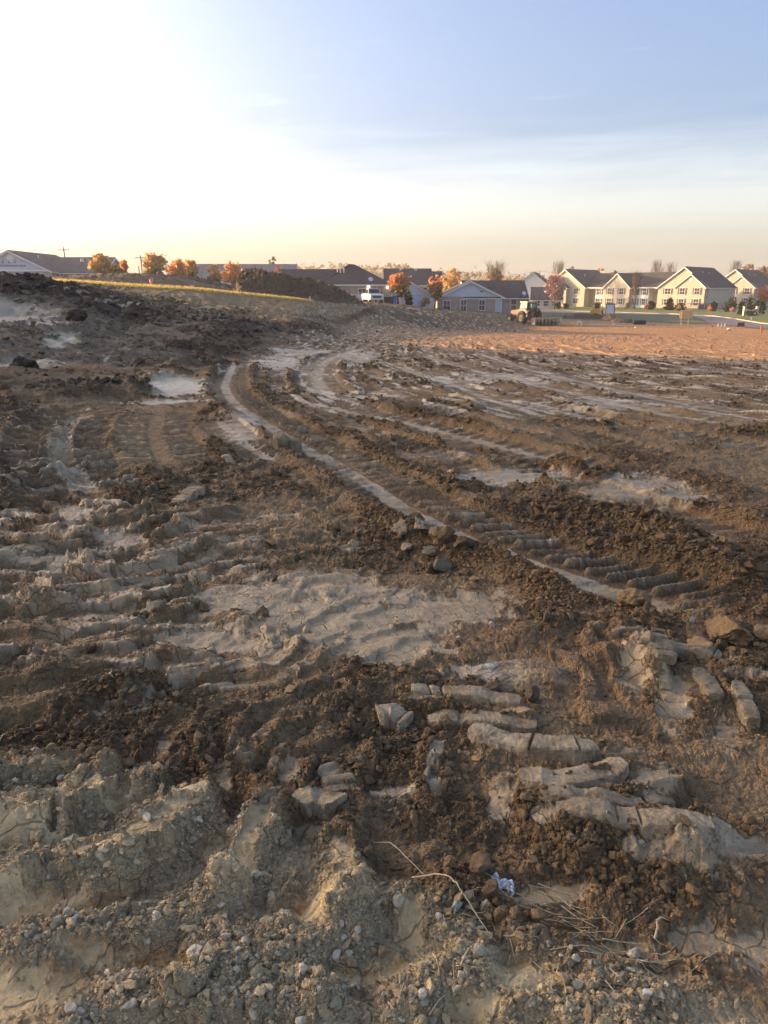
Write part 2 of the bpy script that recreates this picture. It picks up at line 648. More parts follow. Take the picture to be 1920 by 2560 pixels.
BEAR = np.degrees(np.arctan2(X, Y))


def lod(scale):
    """weight of a relief octave of this wavelength on the local grid"""
    return np.clip((scale / SPC - 1.5) / 1.6, 0, 1)


def ell(px, py, rx, ry, soft=0.35, rag=0.35, seed=0):
    """ragged world-space ellipse around a point of the ground: mask 0..1 over the near vertices"""
    c = ground_at(px, py)[:2]
    ax = (ground_at(px + rx, py)[:2] - ground_at(px - rx, py)[:2]) / 2
    ay = (ground_at(px, py - ry)[:2] - ground_at(px, py + ry)[:2]) / 2
    M = np.linalg.inv(np.array([ax, ay]).T)
    dx, dy = X - c[0], Y - c[1]
    q = np.hypot(M[0, 0] * dx + M[0, 1] * dy, M[1, 0] * dx + M[1, 1] * dy)
    k = np.nonzero(q < 2.2)[0]
    out = np.zeros(len(X))
    sz = max(0.05, 0.5 * min(np.hypot(*ax), np.hypot(*ay)))
    qq = q[k] + rag * fbm(X[k] / sz, Y[k] / sz, 300 + seed, 4, 0.6)
    out[k] = 1 - sstep(1 - soft, 1 + soft, qq)
    return out


H = np.zeros(len(X))                   # relief over the base terrain
SM = np.zeros(len(X))                  # pressed, smeared, smooth; on lug, rib and ridge tops also painted skylight
DRY = np.zeros(len(X))                 # dry pale crumbly soil of the near left
CLAY = np.zeros(len(X))                # pale clay scraped clean
TOP = np.zeros(len(X))                 # dark grey topsoil
ROUGH = np.full(len(X), 0.75)          # how cloddy
SHEEN = np.zeros(len(X))
TRK = np.zeros(len(X))
BERM = np.zeros(len(X))                # loose thrown-up clods

# long sweep of the haul track: gives every vertex a place along / across the sweep
MAIN = smooth_line([(1010, 822), (860, 838), (730, 862), (640, 893), (590, 930), (574, 962), (600, 1000), (690, 1058), (800, 1120), (960, 1212), (1100, 1285), (1300, 1366), (1500, 1436), (1700, 1492), (1920, 1556), (2300, 1640)], 130)
S_, T_, SLEN = line_coords(MAIN, X, Y)
warp = fbm(X / 1.6, Y / 1.6, 5, 3)
streak = fbm(S_ / 4.5, T_ / 0.45 + warp * 0.45, 21, 4, 0.55)
streak2 = fbm(S_ / 1.6, T_ / 0.16 + warp * 0.35, 31, 4, 0.55)
patchn = fbm(X / 2.6, Y / 2.6, 41, 5, 0.55)
patchf = fbm(X / 0.7, Y / 0.7, 43, 4, 0.6)

# --- zones
# dry near strip below the tyre edge
edge = smooth_line([(-500, 1900), (0, 1930), (250, 1945), (400, 1985), (560, 2035), (700, 2070), (850, 2130), (1000, 2215), (1200, 2315), (1450, 2400), (1700, 2480), (1920, 2545), (2300, 2650)], 60)
se, te, _ = line_coords(edge, X, Y)
DRY = np.where(RAD < 7, sstep(-0.05, 0.09, te + 0.10 * patchf), 0)
# field beyond: streaky pressed tracks
field = sstep(8.5, 12, RAD) * sstep(-9.5, -5.5, BEAR + 1.5 * patchn)
SM = np.maximum(SM, 0.72 * field * sstep(0.12, 0.30, streak * 0.45 + streak2 * 0.85 + 0.15 * patchn))
midf = sstep(5.0, 7.5, RAD) * (1 - sstep(15, 24, RAD)) * sstep(0.3, 1.2, T_ * -1 + 0.0) * 0
bank = sstep(13, 19, RAD) * (1 - sstep(-10.5, -7.5, BEAR - 0.18 * (RAD - 24) + 1.2 * patchn))
SM = np.maximum(SM, bank * sstep(0.34, 0.52, streak2 * 0.6 + patchn * 0.7) * 0.7)
TOP = np.maximum(TOP, sstep(-12.0, -15.0, BEAR + 2.0 * patchn) * 0 + sstep(33, 40, RAD + 4 * patchn) * (1 - sstep(-11, -7, BEAR + 1.5 * patchn + 0.0)))
TOP = np.maximum(TOP, sstep(76, 86, RAD + 4 * patchn) * (1 - sstep(9.5, 12, BEAR)))
# strip on the right: warm sunlight painted into the soil as orange
ORANGE = sstep(28, 50, RAD + 14 * streak) * sstep(1, 10, BEAR + 5 * streak)

# --- broad relief
H += 0.06 * fbm(X / 3.1, Y / 3.1, 51, 3) * sstep(1.5, 6, RAD)
H += 0.08 * fbm(X / 9.0, Y / 9.0, 53, 2) * sstep(8, 25, RAD) * (1 - sstep(95, 125, RAD))
H += field * (0.045 * streak + 0.035 * streak2 + 0.02 * np.abs(streak2))
H += bank * 0.16 * fbm(X / 1.1, Y / 1.1, 57, 4, 0.6)

mound = sstep(36, 42, RAD) * (1 - sstep(60, 70, RAD)) * (1 - sstep(-17, -12, BEAR + 1.5 * patchn)) 
H += mound * (0.35 * fbm(X / 2.2, Y / 2.2, 58, 4, 0.6))
# --- long thrown-up berms: (points, half width m, height m, clod share, smooth share)
BERMS = [
    ([(780, 940), (900, 985), (1040, 1040), (1180, 1078), (1330, 1092), (1500, 1080), (1700, 1078), (1920, 1088), (2100, 1095)], 0.55, 0.34, 1.0),
    ([(930, 915), (1080, 960), (1200, 1000), (1320, 1040), (1450, 1066)], 0.7, 0.22, 0.9),
    ([(1000, 905), (1200, 945), (1340, 985), (1480, 1035)], 0.6, 0.18, 0.7),
    ([(1340, 915), (1450, 955), (1560, 988), (1750, 1035), (1920, 1060)], 0.6, 0.22, 0.9),
    ([(1180, 852), (1300, 878), (1420, 900)], 0.8, 0.2, 0.6),
    ([(1480, 903), (1700, 912), (1940, 926)], 0.8, 0.22, 0.7),
    ([(1560, 866), (1750, 873), (1930, 884)], 0.5, 0.14, 0.4),
    ([(590, 1025), (685, 1090), (810, 1178), (935, 1272), (1030, 1345), (1180, 1400), (1330, 1470), (1480, 1545)], 0.30, 0.13, 1.0),
    ([(960, 1085), (1100, 1130), (1260, 1190), (1400, 1255), (1550, 1320), (1720, 1400), (1940, 1480)], 0.32, 0.17, 1.0),
    ([(1220, 1105), (1400, 1160), (1600, 1200), (1760, 1215), (1940, 1240)], 0.3, 0.05, 0.7),
    ([(1400, 1260), (1600, 1330), (1800, 1400), (1940, 1440)], 0.25, 0.10, 0.9),
    ([(330, 990), (480, 1010), (560, 1035), (640, 1085)], 0.3, 0.12, 0.9),
    ([(0, 990), (120, 1000), (240, 992), (330, 970), (450, 925), (560, 880)], 0.7, 0.28, 0.9),
    ([(280, 1080), (300, 1150), (300, 1210), (350, 1260)], 0.22, 0.13, 0.9),
    ([(0, 1740), (150, 1725), (330, 1735), (480, 1765), (640, 1745)], 0.20, 0.09, 1.0),
    ([(560, 1540), (650, 1580), (760, 1620), (900, 1665), (1050, 1700)], 0.13, 0.075, 0.6),
    ([(1220, 1600), (1330, 1580), (1500, 1560), (1640, 1545)], 0.16, 0.07, 0.9),
    ([(400, 1860), (560, 1835), (740, 1800), (860, 1760), (930, 1700)], 0.15, 0.07, 1.0),
    ([(1300, 2150), (1500, 2190), (1700, 2240), (1920, 2270)], 0.16, 0.05, 1.0),
    ([(100, 1330), (230, 1350), (340, 1345)], 0.16, 0.07, 0.9),
    ([(450, 1240), (560, 1260), (700, 1240), (800, 1270)], 0.25, 0.06, 0.8),
]
for i, (pts, hw, hh, cl) in enumerate(BERMS):
    hw = hw * 0.72
    if i < 7: hh, hw = hh * 0.34, hw * 0.7
    L = smooth_line(pts, 36)
    k = near(L, X, Y, hw * 3)
    if len(k) == 0: continue
    s, t, ln = line_coords(L, X[k], Y[k])
    wob = vnoise(s / (hw * 3), np.full_like(s, i * 3.3), 61) * hw * 0.9
    amp = 0.6 + 0.9 * (vnoise(s / (hw * 5), np.full_like(s, i * 7.7 + 2), 62) + 0.35)
    d = np.abs(t + wob) / hw
    ends = sstep(-0.2 * hw, 1.2 * hw, s) * sstep(-0.2 * hw, 1.2 * hw, ln - s)
    prof = np.exp(-(d ** 2) * 1.3) * np.clip(amp, 0.15, 2) * np.where((s <= 0) | (s >= ln), np.exp(-d * d * 2), 1)
    H[k] += 0.5 * hh * prof * ends
    BERM[k] = np.maximum(BERM[k], np.clip(prof * 1.3, 0, 1) * cl * ends)

BERM = np.maximum(BERM, field * 0.7 * sstep(0.08, 0.26, -streak * 0.8 - streak2 * 0.3) * (1 - sstep(45, 80, RAD)) * (1 - 0.7 * ORANGE))
# --- tyre tracks: points, half width, depth, lug spacing, lug height, lug side (-1 left, 1 right, 0 both), smooth lane (t0, t1 in half widths)
TRACKS = [
    ([(596, 905), (576, 945), (574, 965), (600, 1000), (690, 1058), (800, 1120), (960, 1212), (1100, 1285), (1300, 1366), (1500, 1436), (1700, 1492), (1930, 1560)], 0.38, 0.06, 0.155, 0.075, -1, (0.02, 0.42)),
    ([(905, 870), (830, 893), (795, 925), (800, 960), (840, 990)], 0.5, 0.05, 0.25, 0.03, 0, (-0.3, 0.3)),
    ([(1010, 1050), (1150, 1085), (1290, 1118), (1400, 1145), (1560, 1172)], 0.35, 0.05, 0.22, 0.03, 0, (-0.25, 0.25)),
    ([(1230, 1160), (1340, 1190), (1480, 1225), (1640, 1275), (1930, 1370)], 0.32, 0.06, 0.2, 0.04, -1, (0.0, 0.4)),
    ([(255, 1018), (205, 1035), (172, 1062), (156, 1100), (160, 1145), (185, 1180), (215, 1215), (250, 1265)], 0.52, 0.09, 0.17, 0.085, 0, (-0.22, 0.28)),
    ([(118, 1060), (92, 1095), (80, 1140), (82, 1180), (100, 1215)], 0.3, 0.03, 0.17, 0.06, 0, (9, 9)),
    ([(420, 1020), (390, 1045), (385, 1085), (400, 1130), (430, 1180)], 0.5, 0.03, 0.17, 0.045, 0, (9, 9)),
    ([(760, 1000), (850, 1020), (980, 1045), (1120, 1075)], 0.4, 0.04, 0.22, 0.03, 0, (-0.2, 0.2)),
    ([(540, 1050), (620, 1110), (700, 1160)], 0.28, 0.04, 0.14, 0.035, 0, (-0.2, 0.2)),
    ([(1000, 1240), (900, 1180), (820, 1120)], 0.3, 0.02, 0.15, 0.03, 0, (9, 9)),
    ([(1180, 880), (1330, 925), (1500, 965), (1700, 1005), (1920, 1035)], 0.5, 0.04, 0.3, 0.02, 0, (-0.45, -0.1)),
    ([(1060, 890), (1230, 935), (1420, 980), (1640, 1030), (1920, 1070)], 0.45, 0.04, 0.3, 0.02, 0, (-0.4, -0.05)),
    ([(960, 905), (1090, 950), (1230, 1000), (1380, 1050)], 0.45, 0.04, 0.3, 0.02, 0, (-0.4, -0.05)),
]
for i, (pts, hw, dep, sp, lug, sd, lane) in enumerate(TRACKS):
    L = smooth_line(pts, 70)
    k = near(L, X, Y, hw * 2.2)
    if len(k) == 0: continue
    s, t, ln = line_coords(L, X[k], Y[k])
    wx = fbm(X[k] / 0.5, Y[k] / 0.5, 70 + i, 3)
    d = t / hw
    ad = np.abs(d + 0.12 * wx)
    ends = sstep(0.0, 1.6 * hw, s) * sstep(0.0, 1.6 * hw, ln - s)
    inside = (1 - sstep(0.82, 1.08, ad)) * ends
    H[k] *= 1 - 0.8 * inside
    H[k] -= dep * inside
    # rim squeezed up beside the track
    rim = np.exp(-((ad - 1.22) / 0.22) ** 2) * ends * (0.6 + 1.2 * np.clip(wx + 0.2, 0, 1))
    H[k] += dep * 0.7 * rim
    BERM[k] = np.maximum(BERM[k], rim * 0.9)
    ph = (s + (-0.55 if i == 0 or i == 3 else 0.15) * np.abs(t)) / sp + 0.08 * wx
    fr = ph - np.floor(ph)
    keep = _hash(np.floor(ph).astype(int), np.zeros(len(k), int), 88 + i)
    ridge = sstep(0.0, 0.10, fr) * (1 - sstep(0.26, 0.40, fr))
    side = inside * (sstep(0.10, 0.22, d) if sd > 0 else sstep(0.10, 0.22, -d) if sd < 0 else sstep(0.10, 0.24, np.abs(d)))
    broken = 0.65 + 0.45 * keep
    lw = lod(sp * 0.7)[k]
    H[k] += 0.75 * lug * ridge * side * broken * lw
    lane_m = inside * sstep(lane[0] - 0.08, lane[0] + 0.08, d) * (1 - sstep(lane[1] - 0.08, lane[1] + 0.08, d))
    SM[k] = np.maximum(SM[k], lane_m * sstep(-0.45, -0.05, patchf[k] + 0.1))
    SM[k] = np.maximum(SM[k], 0.75 * inside * side * ridge * np.maximum(keep, 0.75 * (i == 0)) * (1 - 0.35 * (sd != 0)) )  # lug tops paler: skylight on them painted into the soil colour
    ROUGH[k] = ROUGH[k] * (1 - 0.85 * inside)
    BERM[k] = BERM[k] * (1 - 0.9 * inside)
    TRK[k] = np.maximum(TRK[k], inside)

# --- the worn ruts that run beside the main track, pass after pass
RUTS = [(-0.95, .20), (-1.55, .22), (-2.5, .24), (-3.2, .24), (-4.3, .28), (-5.1, .26), (-6.3, .30), (-7.3, .28), (-8.6, .34), (-9.7, .3), (-11.2, .36), (-12.6, .36), (-14.5, .4), (-16.4, .4), (-18.8, .45), (-21.5, .5), (-25, .6), (-29, .7), (0.95, .2), (1.9, .24)]
for i, (t0, hw) in enumerate(RUTS):
    k = np.nonzero((np.abs(T_ - t0) < 2.6 * hw + 0.5) & (RAD > 5.2) & (RAD < 60) & (S_ > 0.5) & (S_ < SLEN - 0.5))[0]
    if len(k) == 0: continue
    s, t = S_[k], T_[k] - t0
    wob = 0.7 * hw * fbm(s / 3.2, np.full_like(s, i * 5.1), 260 + i, 2)
    on = sstep(-0.30, 0.05, vnoise(s / 4.5, np.full_like(s, i * 9.7 + 3), 281)) * sstep(5.2, 7, RAD[k]) * (1 - sstep(40, 60, RAD[k])) * (1 - 0.8 * TRK[k])
    if t0 > 0: on = on * (RAD[k] > 9) * 0.6
    wx = fbm(X[k] / 0.4, Y[k] / 0.4, 262 + i, 3)
    d = (t + wob) / hw
    ad = np.abs(d + 0.15 * wx)
    inside = (1 - sstep(0.75, 1.1, ad)) * on
    rim = np.exp(-((ad - 1.3) / 0.28) ** 2) * on * np.clip(0.35 + 1.3 * wx + 0.5 * vnoise(s / 1.3, np.full_like(s, i * 2.2), 283), 0, 1.4)
    H[k] = H[k] * (1 - 0.6 * inside) - 0.03 * inside + 0.034 * rim
    BERM[k] = np.maximum(BERM[k] * (1 - 0.8 * inside), np.clip(rim * 1.2, 0, 1))
    ph = (s + 0.2 * np.abs(t)) / 0.17 + 0.10 * wx
    fr = ph - np.floor(ph)
    ridge = sstep(0.0, 0.12, fr) * (1 - sstep(0.30, 0.45, fr))
    lugs = sstep(-0.1, 0.15, vnoise(s / 2.2, np.full_like(s, i * 3.9), 284))
    H[k] += 0.030 * ridge * inside * lugs * lod(0.13)[k]
    pr = sstep(-0.25, 0.1, vnoise(s / 1.7 + 0.3 * wx, np.full_like(s, i * 4.4), 285) + 0.5 * wx)
    SM[k] = np.maximum(SM[k] * (1 - 0.8 * np.clip(rim, 0, 1)), 0.7 * inside * pr * (1 - 0.6 * ridge * lugs) * sstep(-0.25, 0.15, streak2[k] + 0.2))
    ROUGH[k] *= 1 - 0.6 * inside
# --- zones of smeared ribs: centre ellipse, rib direction given by two image points, spacing, height
RIBS_ = 0
RIBS = [
    ((110, 1260, 210, 210), [(-60, 1270), (100, 1262), (260, 1275)], 0.26, 0.075, 0.6),
    ((50, 1120, 110, 80), [(-60, 1125), (40, 1118), (160, 1100)], 0.20, 0.06, 0.7),
    ((60, 1420, 170, 70), [(-60, 1425), (80, 1420), (240, 1440)], 0.20, 0.07, 0.5),
    ((420, 1500, 420, 190), [(60, 1560), (300, 1530), (520, 1470), (760, 1400)], 0.17, 0.030, 0.75),
    ((620, 1350, 300, 110), [(360, 1390), (560, 1350), (760, 1340), (900, 1360)], 0.22, 0.035, 0.5),
    ((560, 1230, 240, 90), [(420, 1260), (560, 1240), (700, 1200)], 0.2, 0.025, 0.3),
    ((330, 1640, 330, 70), [(60, 1660), (300, 1650), (560, 1600)], 0.16, 0.035, 0.5),
    ((60, 965, 120, 50), [(-40, 960), (60, 962), (150, 975)], 0.35, 0.05, 0.3),
    ((800, 1880, 190, 120), [(700, 1990), (780, 1900), (900, 1800)], 0.17, 0.05, 0.25),
    ((560, 1900, 160, 110), [(480, 1990), (560, 1890), (620, 1800)], 0.19, 0.05, 0.3),
    ((1620, 1640, 200, 110), [(1500, 1620), (1560, 1680), (1600, 1740)], 0.20, 0.06, 0.25),
    ((1780, 1560, 200, 60), [(1600, 1590), (1760, 1600), (1930, 1610)], 0.2, 0.05, 0.2),
]
for i, (e, pts, sp, amp, smo) in enumerate(RIBS):
    m = ell(*e, soft=0.45, rag=0.5, seed=i) * (1 - 0.92 * TRK)
    bars = i in (0, 1, 2)
    k = np.nonzero(m > 0.01)[0]
    if len(k) == 0: continue
    L = smooth_line(pts, 24)
    s, t, ln = line_coords(L, X[k], Y[k])
    wx = fbm(X[k] / 0.55, Y[k] / 0.55, 120 + i, 4, 0.6)
    wf = fbm(X[k] / 0.12, Y[k] / 0.12, 130 + i, 3, 0.6)
    ph = (t + 0.22 * sp * np.sin(s * 2.3 / sp * 0.4)) / sp + (0.38 if bars else 0.75) * wx + 0.05 * wf
    fr = ph - np.floor(ph)
    kp = _hash(np.floor(ph).astype(int), np.floor(s / (sp * (5.5 if bars else 3.0)) + (0.8 if bars else 2) * wx).astype(int), 140 + i)
    kp2 = _hash(np.floor(ph).astype(int), np.floor(s / (sp * 1.1) + 2 * wx).astype(int), 150 + i)
    ridge = sstep(0.0, 0.30, fr) * (1 - sstep(0.58, 0.72, fr)) * (kp > 0.2)
    tops = ridge * (0.7 + 0.45 * fr)
    H[k] += (0.72 * (0.75 + 0.35 * kp) if bars else 0.5 * (0.5 + 0.7 * kp)) * amp * tops
    if bars: H[k] *= 1 - 0.0 * m[k]
    if i in (0, 1, 2, 3): SHEEN[k] = np.maximum(SHEEN[k], 0.75 * m[k] * ridge * sstep(-0.3, 0.1, patchf[k] + wf + 0.15)) * m[k] * lod(sp)[k]
    SM[k] = np.maximum(SM[k], smo * m[k] * sstep(0.25, 0.6, ridge + 0.6 * patchf[k] + 0.3 * wf))  # rib tops painted pale and sides left dark, as light would fall
    BERM[k] = np.maximum(BERM[k], 0.75 * m[k] * (1 - ridge) * sstep(-0.2, 0.3, patchf[k] + wf + 0.1))
    ROUGH[k] *= (1 - 0.6 * m[k] * ridge)

# --- pressed smooth patches (image centre, radii, strength)
PATCH = [
    (850, 1545, 230, 90, 1.0), (980, 1610, 130, 60, 1.0), (760, 1480, 170, 60, .8), (1150, 1520, 130, 45, .8), (1250, 1680, 150, 30, .7), (1330, 1690, 120, 45, .6),
    (300, 1350, 60, 22, 1.0), (130, 1415, 90, 28, 1.0), (190, 1290, 50, 30, .8), (540, 1600, 140, 45, .7), (250, 1560, 130, 40, .5), (620, 1500, 120, 35, .7),
    (440, 965, 80, 22, .9), (600, 1055, 50, 30, .7), (420, 1005, 120, 5, .9), (610, 1090, 40, 12, .8), (1270, 1190, 150, 18, .9), (1580, 1215, 110, 26, .9), (1700, 1240, 80, 20, .7),
    (1750, 2365, 90, 45, .9), (1880, 2380, 70, 60, .9), (1360, 2240, 110, 30, .8), (1790, 2170, 110, 60, .6), (1640, 1990, 60, 40, .6), (1560, 1900, 80, 30, .4),
    (800, 2075, 60, 25, .9), (720, 1950, 30, 40, .7), (555, 1960, 25, 45, .8), (410, 1880, 22, 40, .7), (990, 2000, 60, 50, .5), (1250, 1990, 35, 60, .6), (1680, 1760, 45, 70, .7), (1810, 1840, 40, 60, .7), (1580, 1690, 40, 60, .7),
    (1100, 1140, 120, 10, .5), (690, 905, 80, 22, .7), (720, 880, 120, 12, .6), (900, 890, 60, 16, .6), (1250, 945, 160, 16, .6), (930, 990, 90, 14, .6), (1500, 1010, 200, 14, .5),
]
for i, (a, b, c, d, st) in enumerate(PATCH):
    m = ell(a, b, c, d, 0.4, 0.7, 400 + i) * st
    SM = np.maximum(SM, m)
    SHEEN = np.maximum(SHEEN, m)
    BERM *= (1 - 0.85 * m)
    ROUGH *= (1 - 0.9 * m)
    if i > 5: H *= 1 - 0.75 * m
# pale clay ledges on the left cutting
for i, (a, b, c, d, st) in enumerate([(40, 806, 130, 20, 1), (155, 850, 45, 17, 1), (40, 912, 120, 13, .9), (30, 790, 120, 9, .8), (440, 962, 70, 16, .8), (260, 762, 40, 4, .6), (200, 742, 30, 4, .5), (350, 770, 50, 4, .5), (520, 770, 40, 4, .4)]):
    m = ell(a, b, c, d, 0.35, 0.5, 500 + i) * st
    CLAY = np.maximum(CLAY, m * sstep(-0.35, 0.05, fbm(X / 0.5 + 4, Y / 2.5, 505, 3) + 0.22))
    ROUGH *= (1 - 0.9 * m)
    TOP *= (1 - m)

# freshly dug dark damp bank that curves in from the left
DUG = np.zeros(len(X))
for i, (a, b, c, d) in enumerate([(520, 852, 150, 40), (690, 818, 150, 16), (420, 885, 90, 28), (300, 800, 130, 42), (130, 725, 120, 26), (860, 800, 110, 8), (230, 980, 130, 14)]):
    DUG = np.maximum(DUG, ell(a, b, c, d, 0.45, 0.6, 700 + i))
DUG *= 1 - CLAY
BERM = np.maximum(BERM, 0.75 * DUG)
SM *= 1 - 0.8 * DUG
H += DUG * (0.16 * fbm(X / 0.9, Y / 0.9, 711, 4, 0.6) + 0.10)
# --- ridges of the near dry imprint: points, half width, height, smooth top share
RIDGE = [
    ([(-120, 1985), (60, 1965), (170, 1955), (260, 1975)], 0.10, 0.10, 1.0),
    ([(-120, 2075), (60, 2065), (200, 2045), (300, 2005), (385, 1985)], 0.11, 0.11, 0.9),
    ([(-100, 2215), (80, 2205), (220, 2185), (340, 2150), (430, 2090), (500, 2025)], 0.10, 0.11, 0.9),
    ([(60, 2375), (200, 2365), (340, 2340), (480, 2300), (575, 2250)], 0.085, 0.085, 0.0),
    ([(560, 2260), (600, 2180), (650, 2100), (690, 2050)], 0.075, 0.10, 0.8),
    ([(520, 2400), (640, 2385), (760, 2370), (860, 2330), (900, 2280)], 0.08, 0.08, 0.0),
    ([(850, 2300), (865, 2220), (862, 2150), (850, 2105)], 0.075, 0.09, 0.7),
    ([(180, 2600), (330, 2545), (480, 2520), (640, 2510), (800, 2520)], 0.09, 0.085, 0.0),
    ([(1010, 2260), (1120, 2330), (1190, 2400)], 0.07, 0.05, 0.0),
    ([(1000, 2520), (1100, 2460), (1200, 2470), (1260, 2500)], 0.07, 0.05, 0.0),
    ([(1090, 2215), (1220, 2290), (1350, 2360), (1480, 2430), (1650, 2500)], 0.06, 0.05, 0.2),
    ([(1330, 2470), (1450, 2540), (1600, 2600)], 0.07, 0.05, 0.0),
    # lug bars right of centre
    ([(1025, 1765), (1150, 1770), (1320, 1800)], 0.06, 0.05, 0.8),
    ([(1290, 1985), (1400, 2000), (1560, 1985), (1680, 1965)], 0.10, 0.10, 0.9),
    ([(1370, 2075), (1480, 2090), (1600, 2100), (1760, 2115)], 0.10, 0.08, 0.7),
    ([(1440, 2150), (1560, 2160), (1700, 2180)], 0.09, 0.06, 0.5),
    ([(1740, 2140), (1840, 2160), (1960, 2150)], 0.12, 0.06, 0.7),
    ([(1480, 1660), (1550, 1660), (1630, 1690)], 0.07, 0.06, 0.8),
    ([(1600, 1630), (1630, 1680), (1650, 1720)], 0.06, 0.07, 0.9),
    ([(1560, 1640), (1680, 1640), (1800, 1665), (1900, 1680)], 0.08, 0.05, 0.5),
    ([(1700, 1690), (1820, 1700), (1950, 1720)], 0.07, 0.05, 0.6),
    ([(860, 1820), (780, 1870), (700, 1900)], 0.07, 0.05, 0.6),
    ([(690, 1850), (640, 1890), (600, 1930)], 0.06, 0.045, 0.5),
    ([(1100, 1870), (1080, 1940), (1090, 2000)], 0.06, 0.045, 0.6),
    ([(380, 1400), (470, 1385), (560, 1360), (640, 1370)], 0.10, 0.07, 0.7),
    ([(450, 1310), (520, 1290), (570, 1275)], 0.09, 0.09, 0.8),
    ([(560, 1150), (600, 1170), (640, 1160)], 0.10, 0.07, 0.8),
]
for i, (pts, hw, hh, top) in enumerate(RIDGE):
    L = smooth_line(pts, 28)
    k = near(L, X, Y, hw * 3)
    if len(k) == 0: continue
    s, t, ln = line_coords(L, X[k], Y[k])
    wx = fbm(X[k] / 0.16, Y[k] / 0.16, 170 + i, 3)
    ad = np.abs(t) / hw + 0.30 * wx
    ends = np.where((s <= 0) | (s >= ln), np.exp(-(t / hw) ** 2 * 0.8), 1)
    prof = (1 - sstep(0.35, 1.35, ad)) * ends
    H[k] += 0.85 * hh * prof * (0.85 + 0.5 * vnoise(s / (hw * 4), np.full_like(s, i * 1.9), 171))
    flat = (1 - sstep(0.30, 0.55, ad)) * ends * top * sstep(-0.3, 0.1, patchf[k] + 0.2 * wx + 0.1)
    SM[k] = np.maximum(SM[k], flat)  # smooth ridge tops, painted paler where the sky lights them
    rough_side = sstep(0.35, 0.6, ad) * (1 - sstep(1.0, 1.5, ad)) * ends
    BERM[k] = np.maximum(BERM[k], rough_side * 0.75)
    if top < 0.3: BERM[k] = np.maximum(BERM[k], prof * 0.8)
# smooth pale hollows between the near ridges
HOL = [(60, 2120, 140, 32), (100, 2285, 170, 38), (70, 2480, 150, 55), (610, 2190, 40, 40), (780, 2290, 48, 52), (850, 2160, 25, 45), (540, 2130, 50, 32), (330, 2050, 60, 18), (420, 2440, 110, 35), (1030, 2330, 28, 70), (1300, 2460, 70, 50), (1010, 2420, 60, 20), (1560, 2380, 120, 30), (1380, 2330, 70, 18), (1640, 2440, 90, 25), (1180, 2530, 60, 25), (900, 2440, 80, 22), (230, 2410, 90, 18)]
HOLM = np.zeros(len(X))
for i, (a, b, c, d) in enumerate(HOL):
    m = ell(a, b, c, d, 0.5, 0.6, 600 + i)
    HOLM = np.maximum(HOLM, m)
SM = np.maximum(SM, HOLM * 0.95)
BERM *= (1 - 0.9 * HOLM)
ROUGH *= (1 - 0.93 * HOLM)
H -= 0.015 * HOLM

rag = fbm(X / 0.30 + 0.5 * patchf, Y / 0.11 + 0.6 * patchf, 251, 4, 0.62) * lod(0.16) + 0.6 * fbm(X / 0.8, Y / 0.35, 252, 3, 0.6)
H += 0.012 * SHEEN * 0
SMK = np.maximum(TRK * SM, np.maximum(HOLM, SHEEN * SM) * 0.9)
SM = np.maximum(sstep(0.42, 0.62, SM + 0.42 * rag), np.minimum(SM, SMK) * sstep(-0.55, -0.2, rag + 0.25))
# --- clods: domes of several sizes where the soil is loose
BERM = np.clip(BERM, 0, 1)
ROUGH = np.clip(np.maximum(ROUGH * (1 - 0.92 * SM), BERM), 0, 1)
ROUGH = np.maximum(ROUGH, 0.75 * TOP * (1 - CLAY))
ROUGH = np.maximum(ROUGH, 0.5 * (1 - SM) * (1 - 0.8 * TRK) * (1 - CLAY) * (1 - HOLM))
farfade = 1 - sstep(100, 130, RAD)
lumpfade = 1 - 0.85 * sstep(58, 76, RAD)
patch_g = np.clip(0.75 + 0.9 * patchn + 0.5 * patchf, 0.15, 1.4)
dryk = 1 - 0.45 * DRY
for wl_, am, sd_, den in ((1.3, 0.10, 200, .7), (0.6, 0.05, 201, .6), (0.24, 0.034, 202, .7), (0.11, 0.034, 203, .85), (0.055, 0.028, 204, .9), (0.028, 0.018, 205, .95), (0.014, 0.008, 206, 1)):
    w = lod(wl_ * 0.8)
    if wl_ > 1: w = w * sstep(30, 40, RAD) * TOP
    elif wl_ > 0.5: w = w * sstep(12, 25, RAD) * (1 - field)
    elif wl_ > 0.2: w = w * (0.25 + 0.75 * sstep(6, 14, RAD)) * dryk * (1 - 0.6 * field)
    elif wl_ > 0.1: w = w * dryk * (1 - 0.5 * field)
    k = np.nonzero((w * ROUGH) > 0.02)[0]
    if len(k) == 0: continue
    qx = X[k] / wl_ + 0.35 * vnoise(X[k] / wl_ * 1.7, Y[k] / wl_ * 1.7, sd_ + 9)
    qy = Y[k] / wl_ + 0.35 * vnoise(X[k] / wl_ * 1.7 + 50, Y[k] / wl_ * 1.7, sd_ + 19)
    H[k] += am * lumps(qx, qy, sd_, den, wl_ < 0.3) * w[k] * np.clip(ROUGH[k] * patch_g[k], 0, 1.2) * farfade[k] * lumpfade[k]
# grain on everything
H += 0.020 * fbm(X / 0.30, Y / 0.30, 221, 4, 0.55) * lod(0.3) * (0.35 + 0.65 * ROUGH)
H += 0.007 * fbm(X / 0.07, Y / 0.07, 222, 3, 0.55) * lod(0.07) * (0.25 + 0.75 * ROUGH)
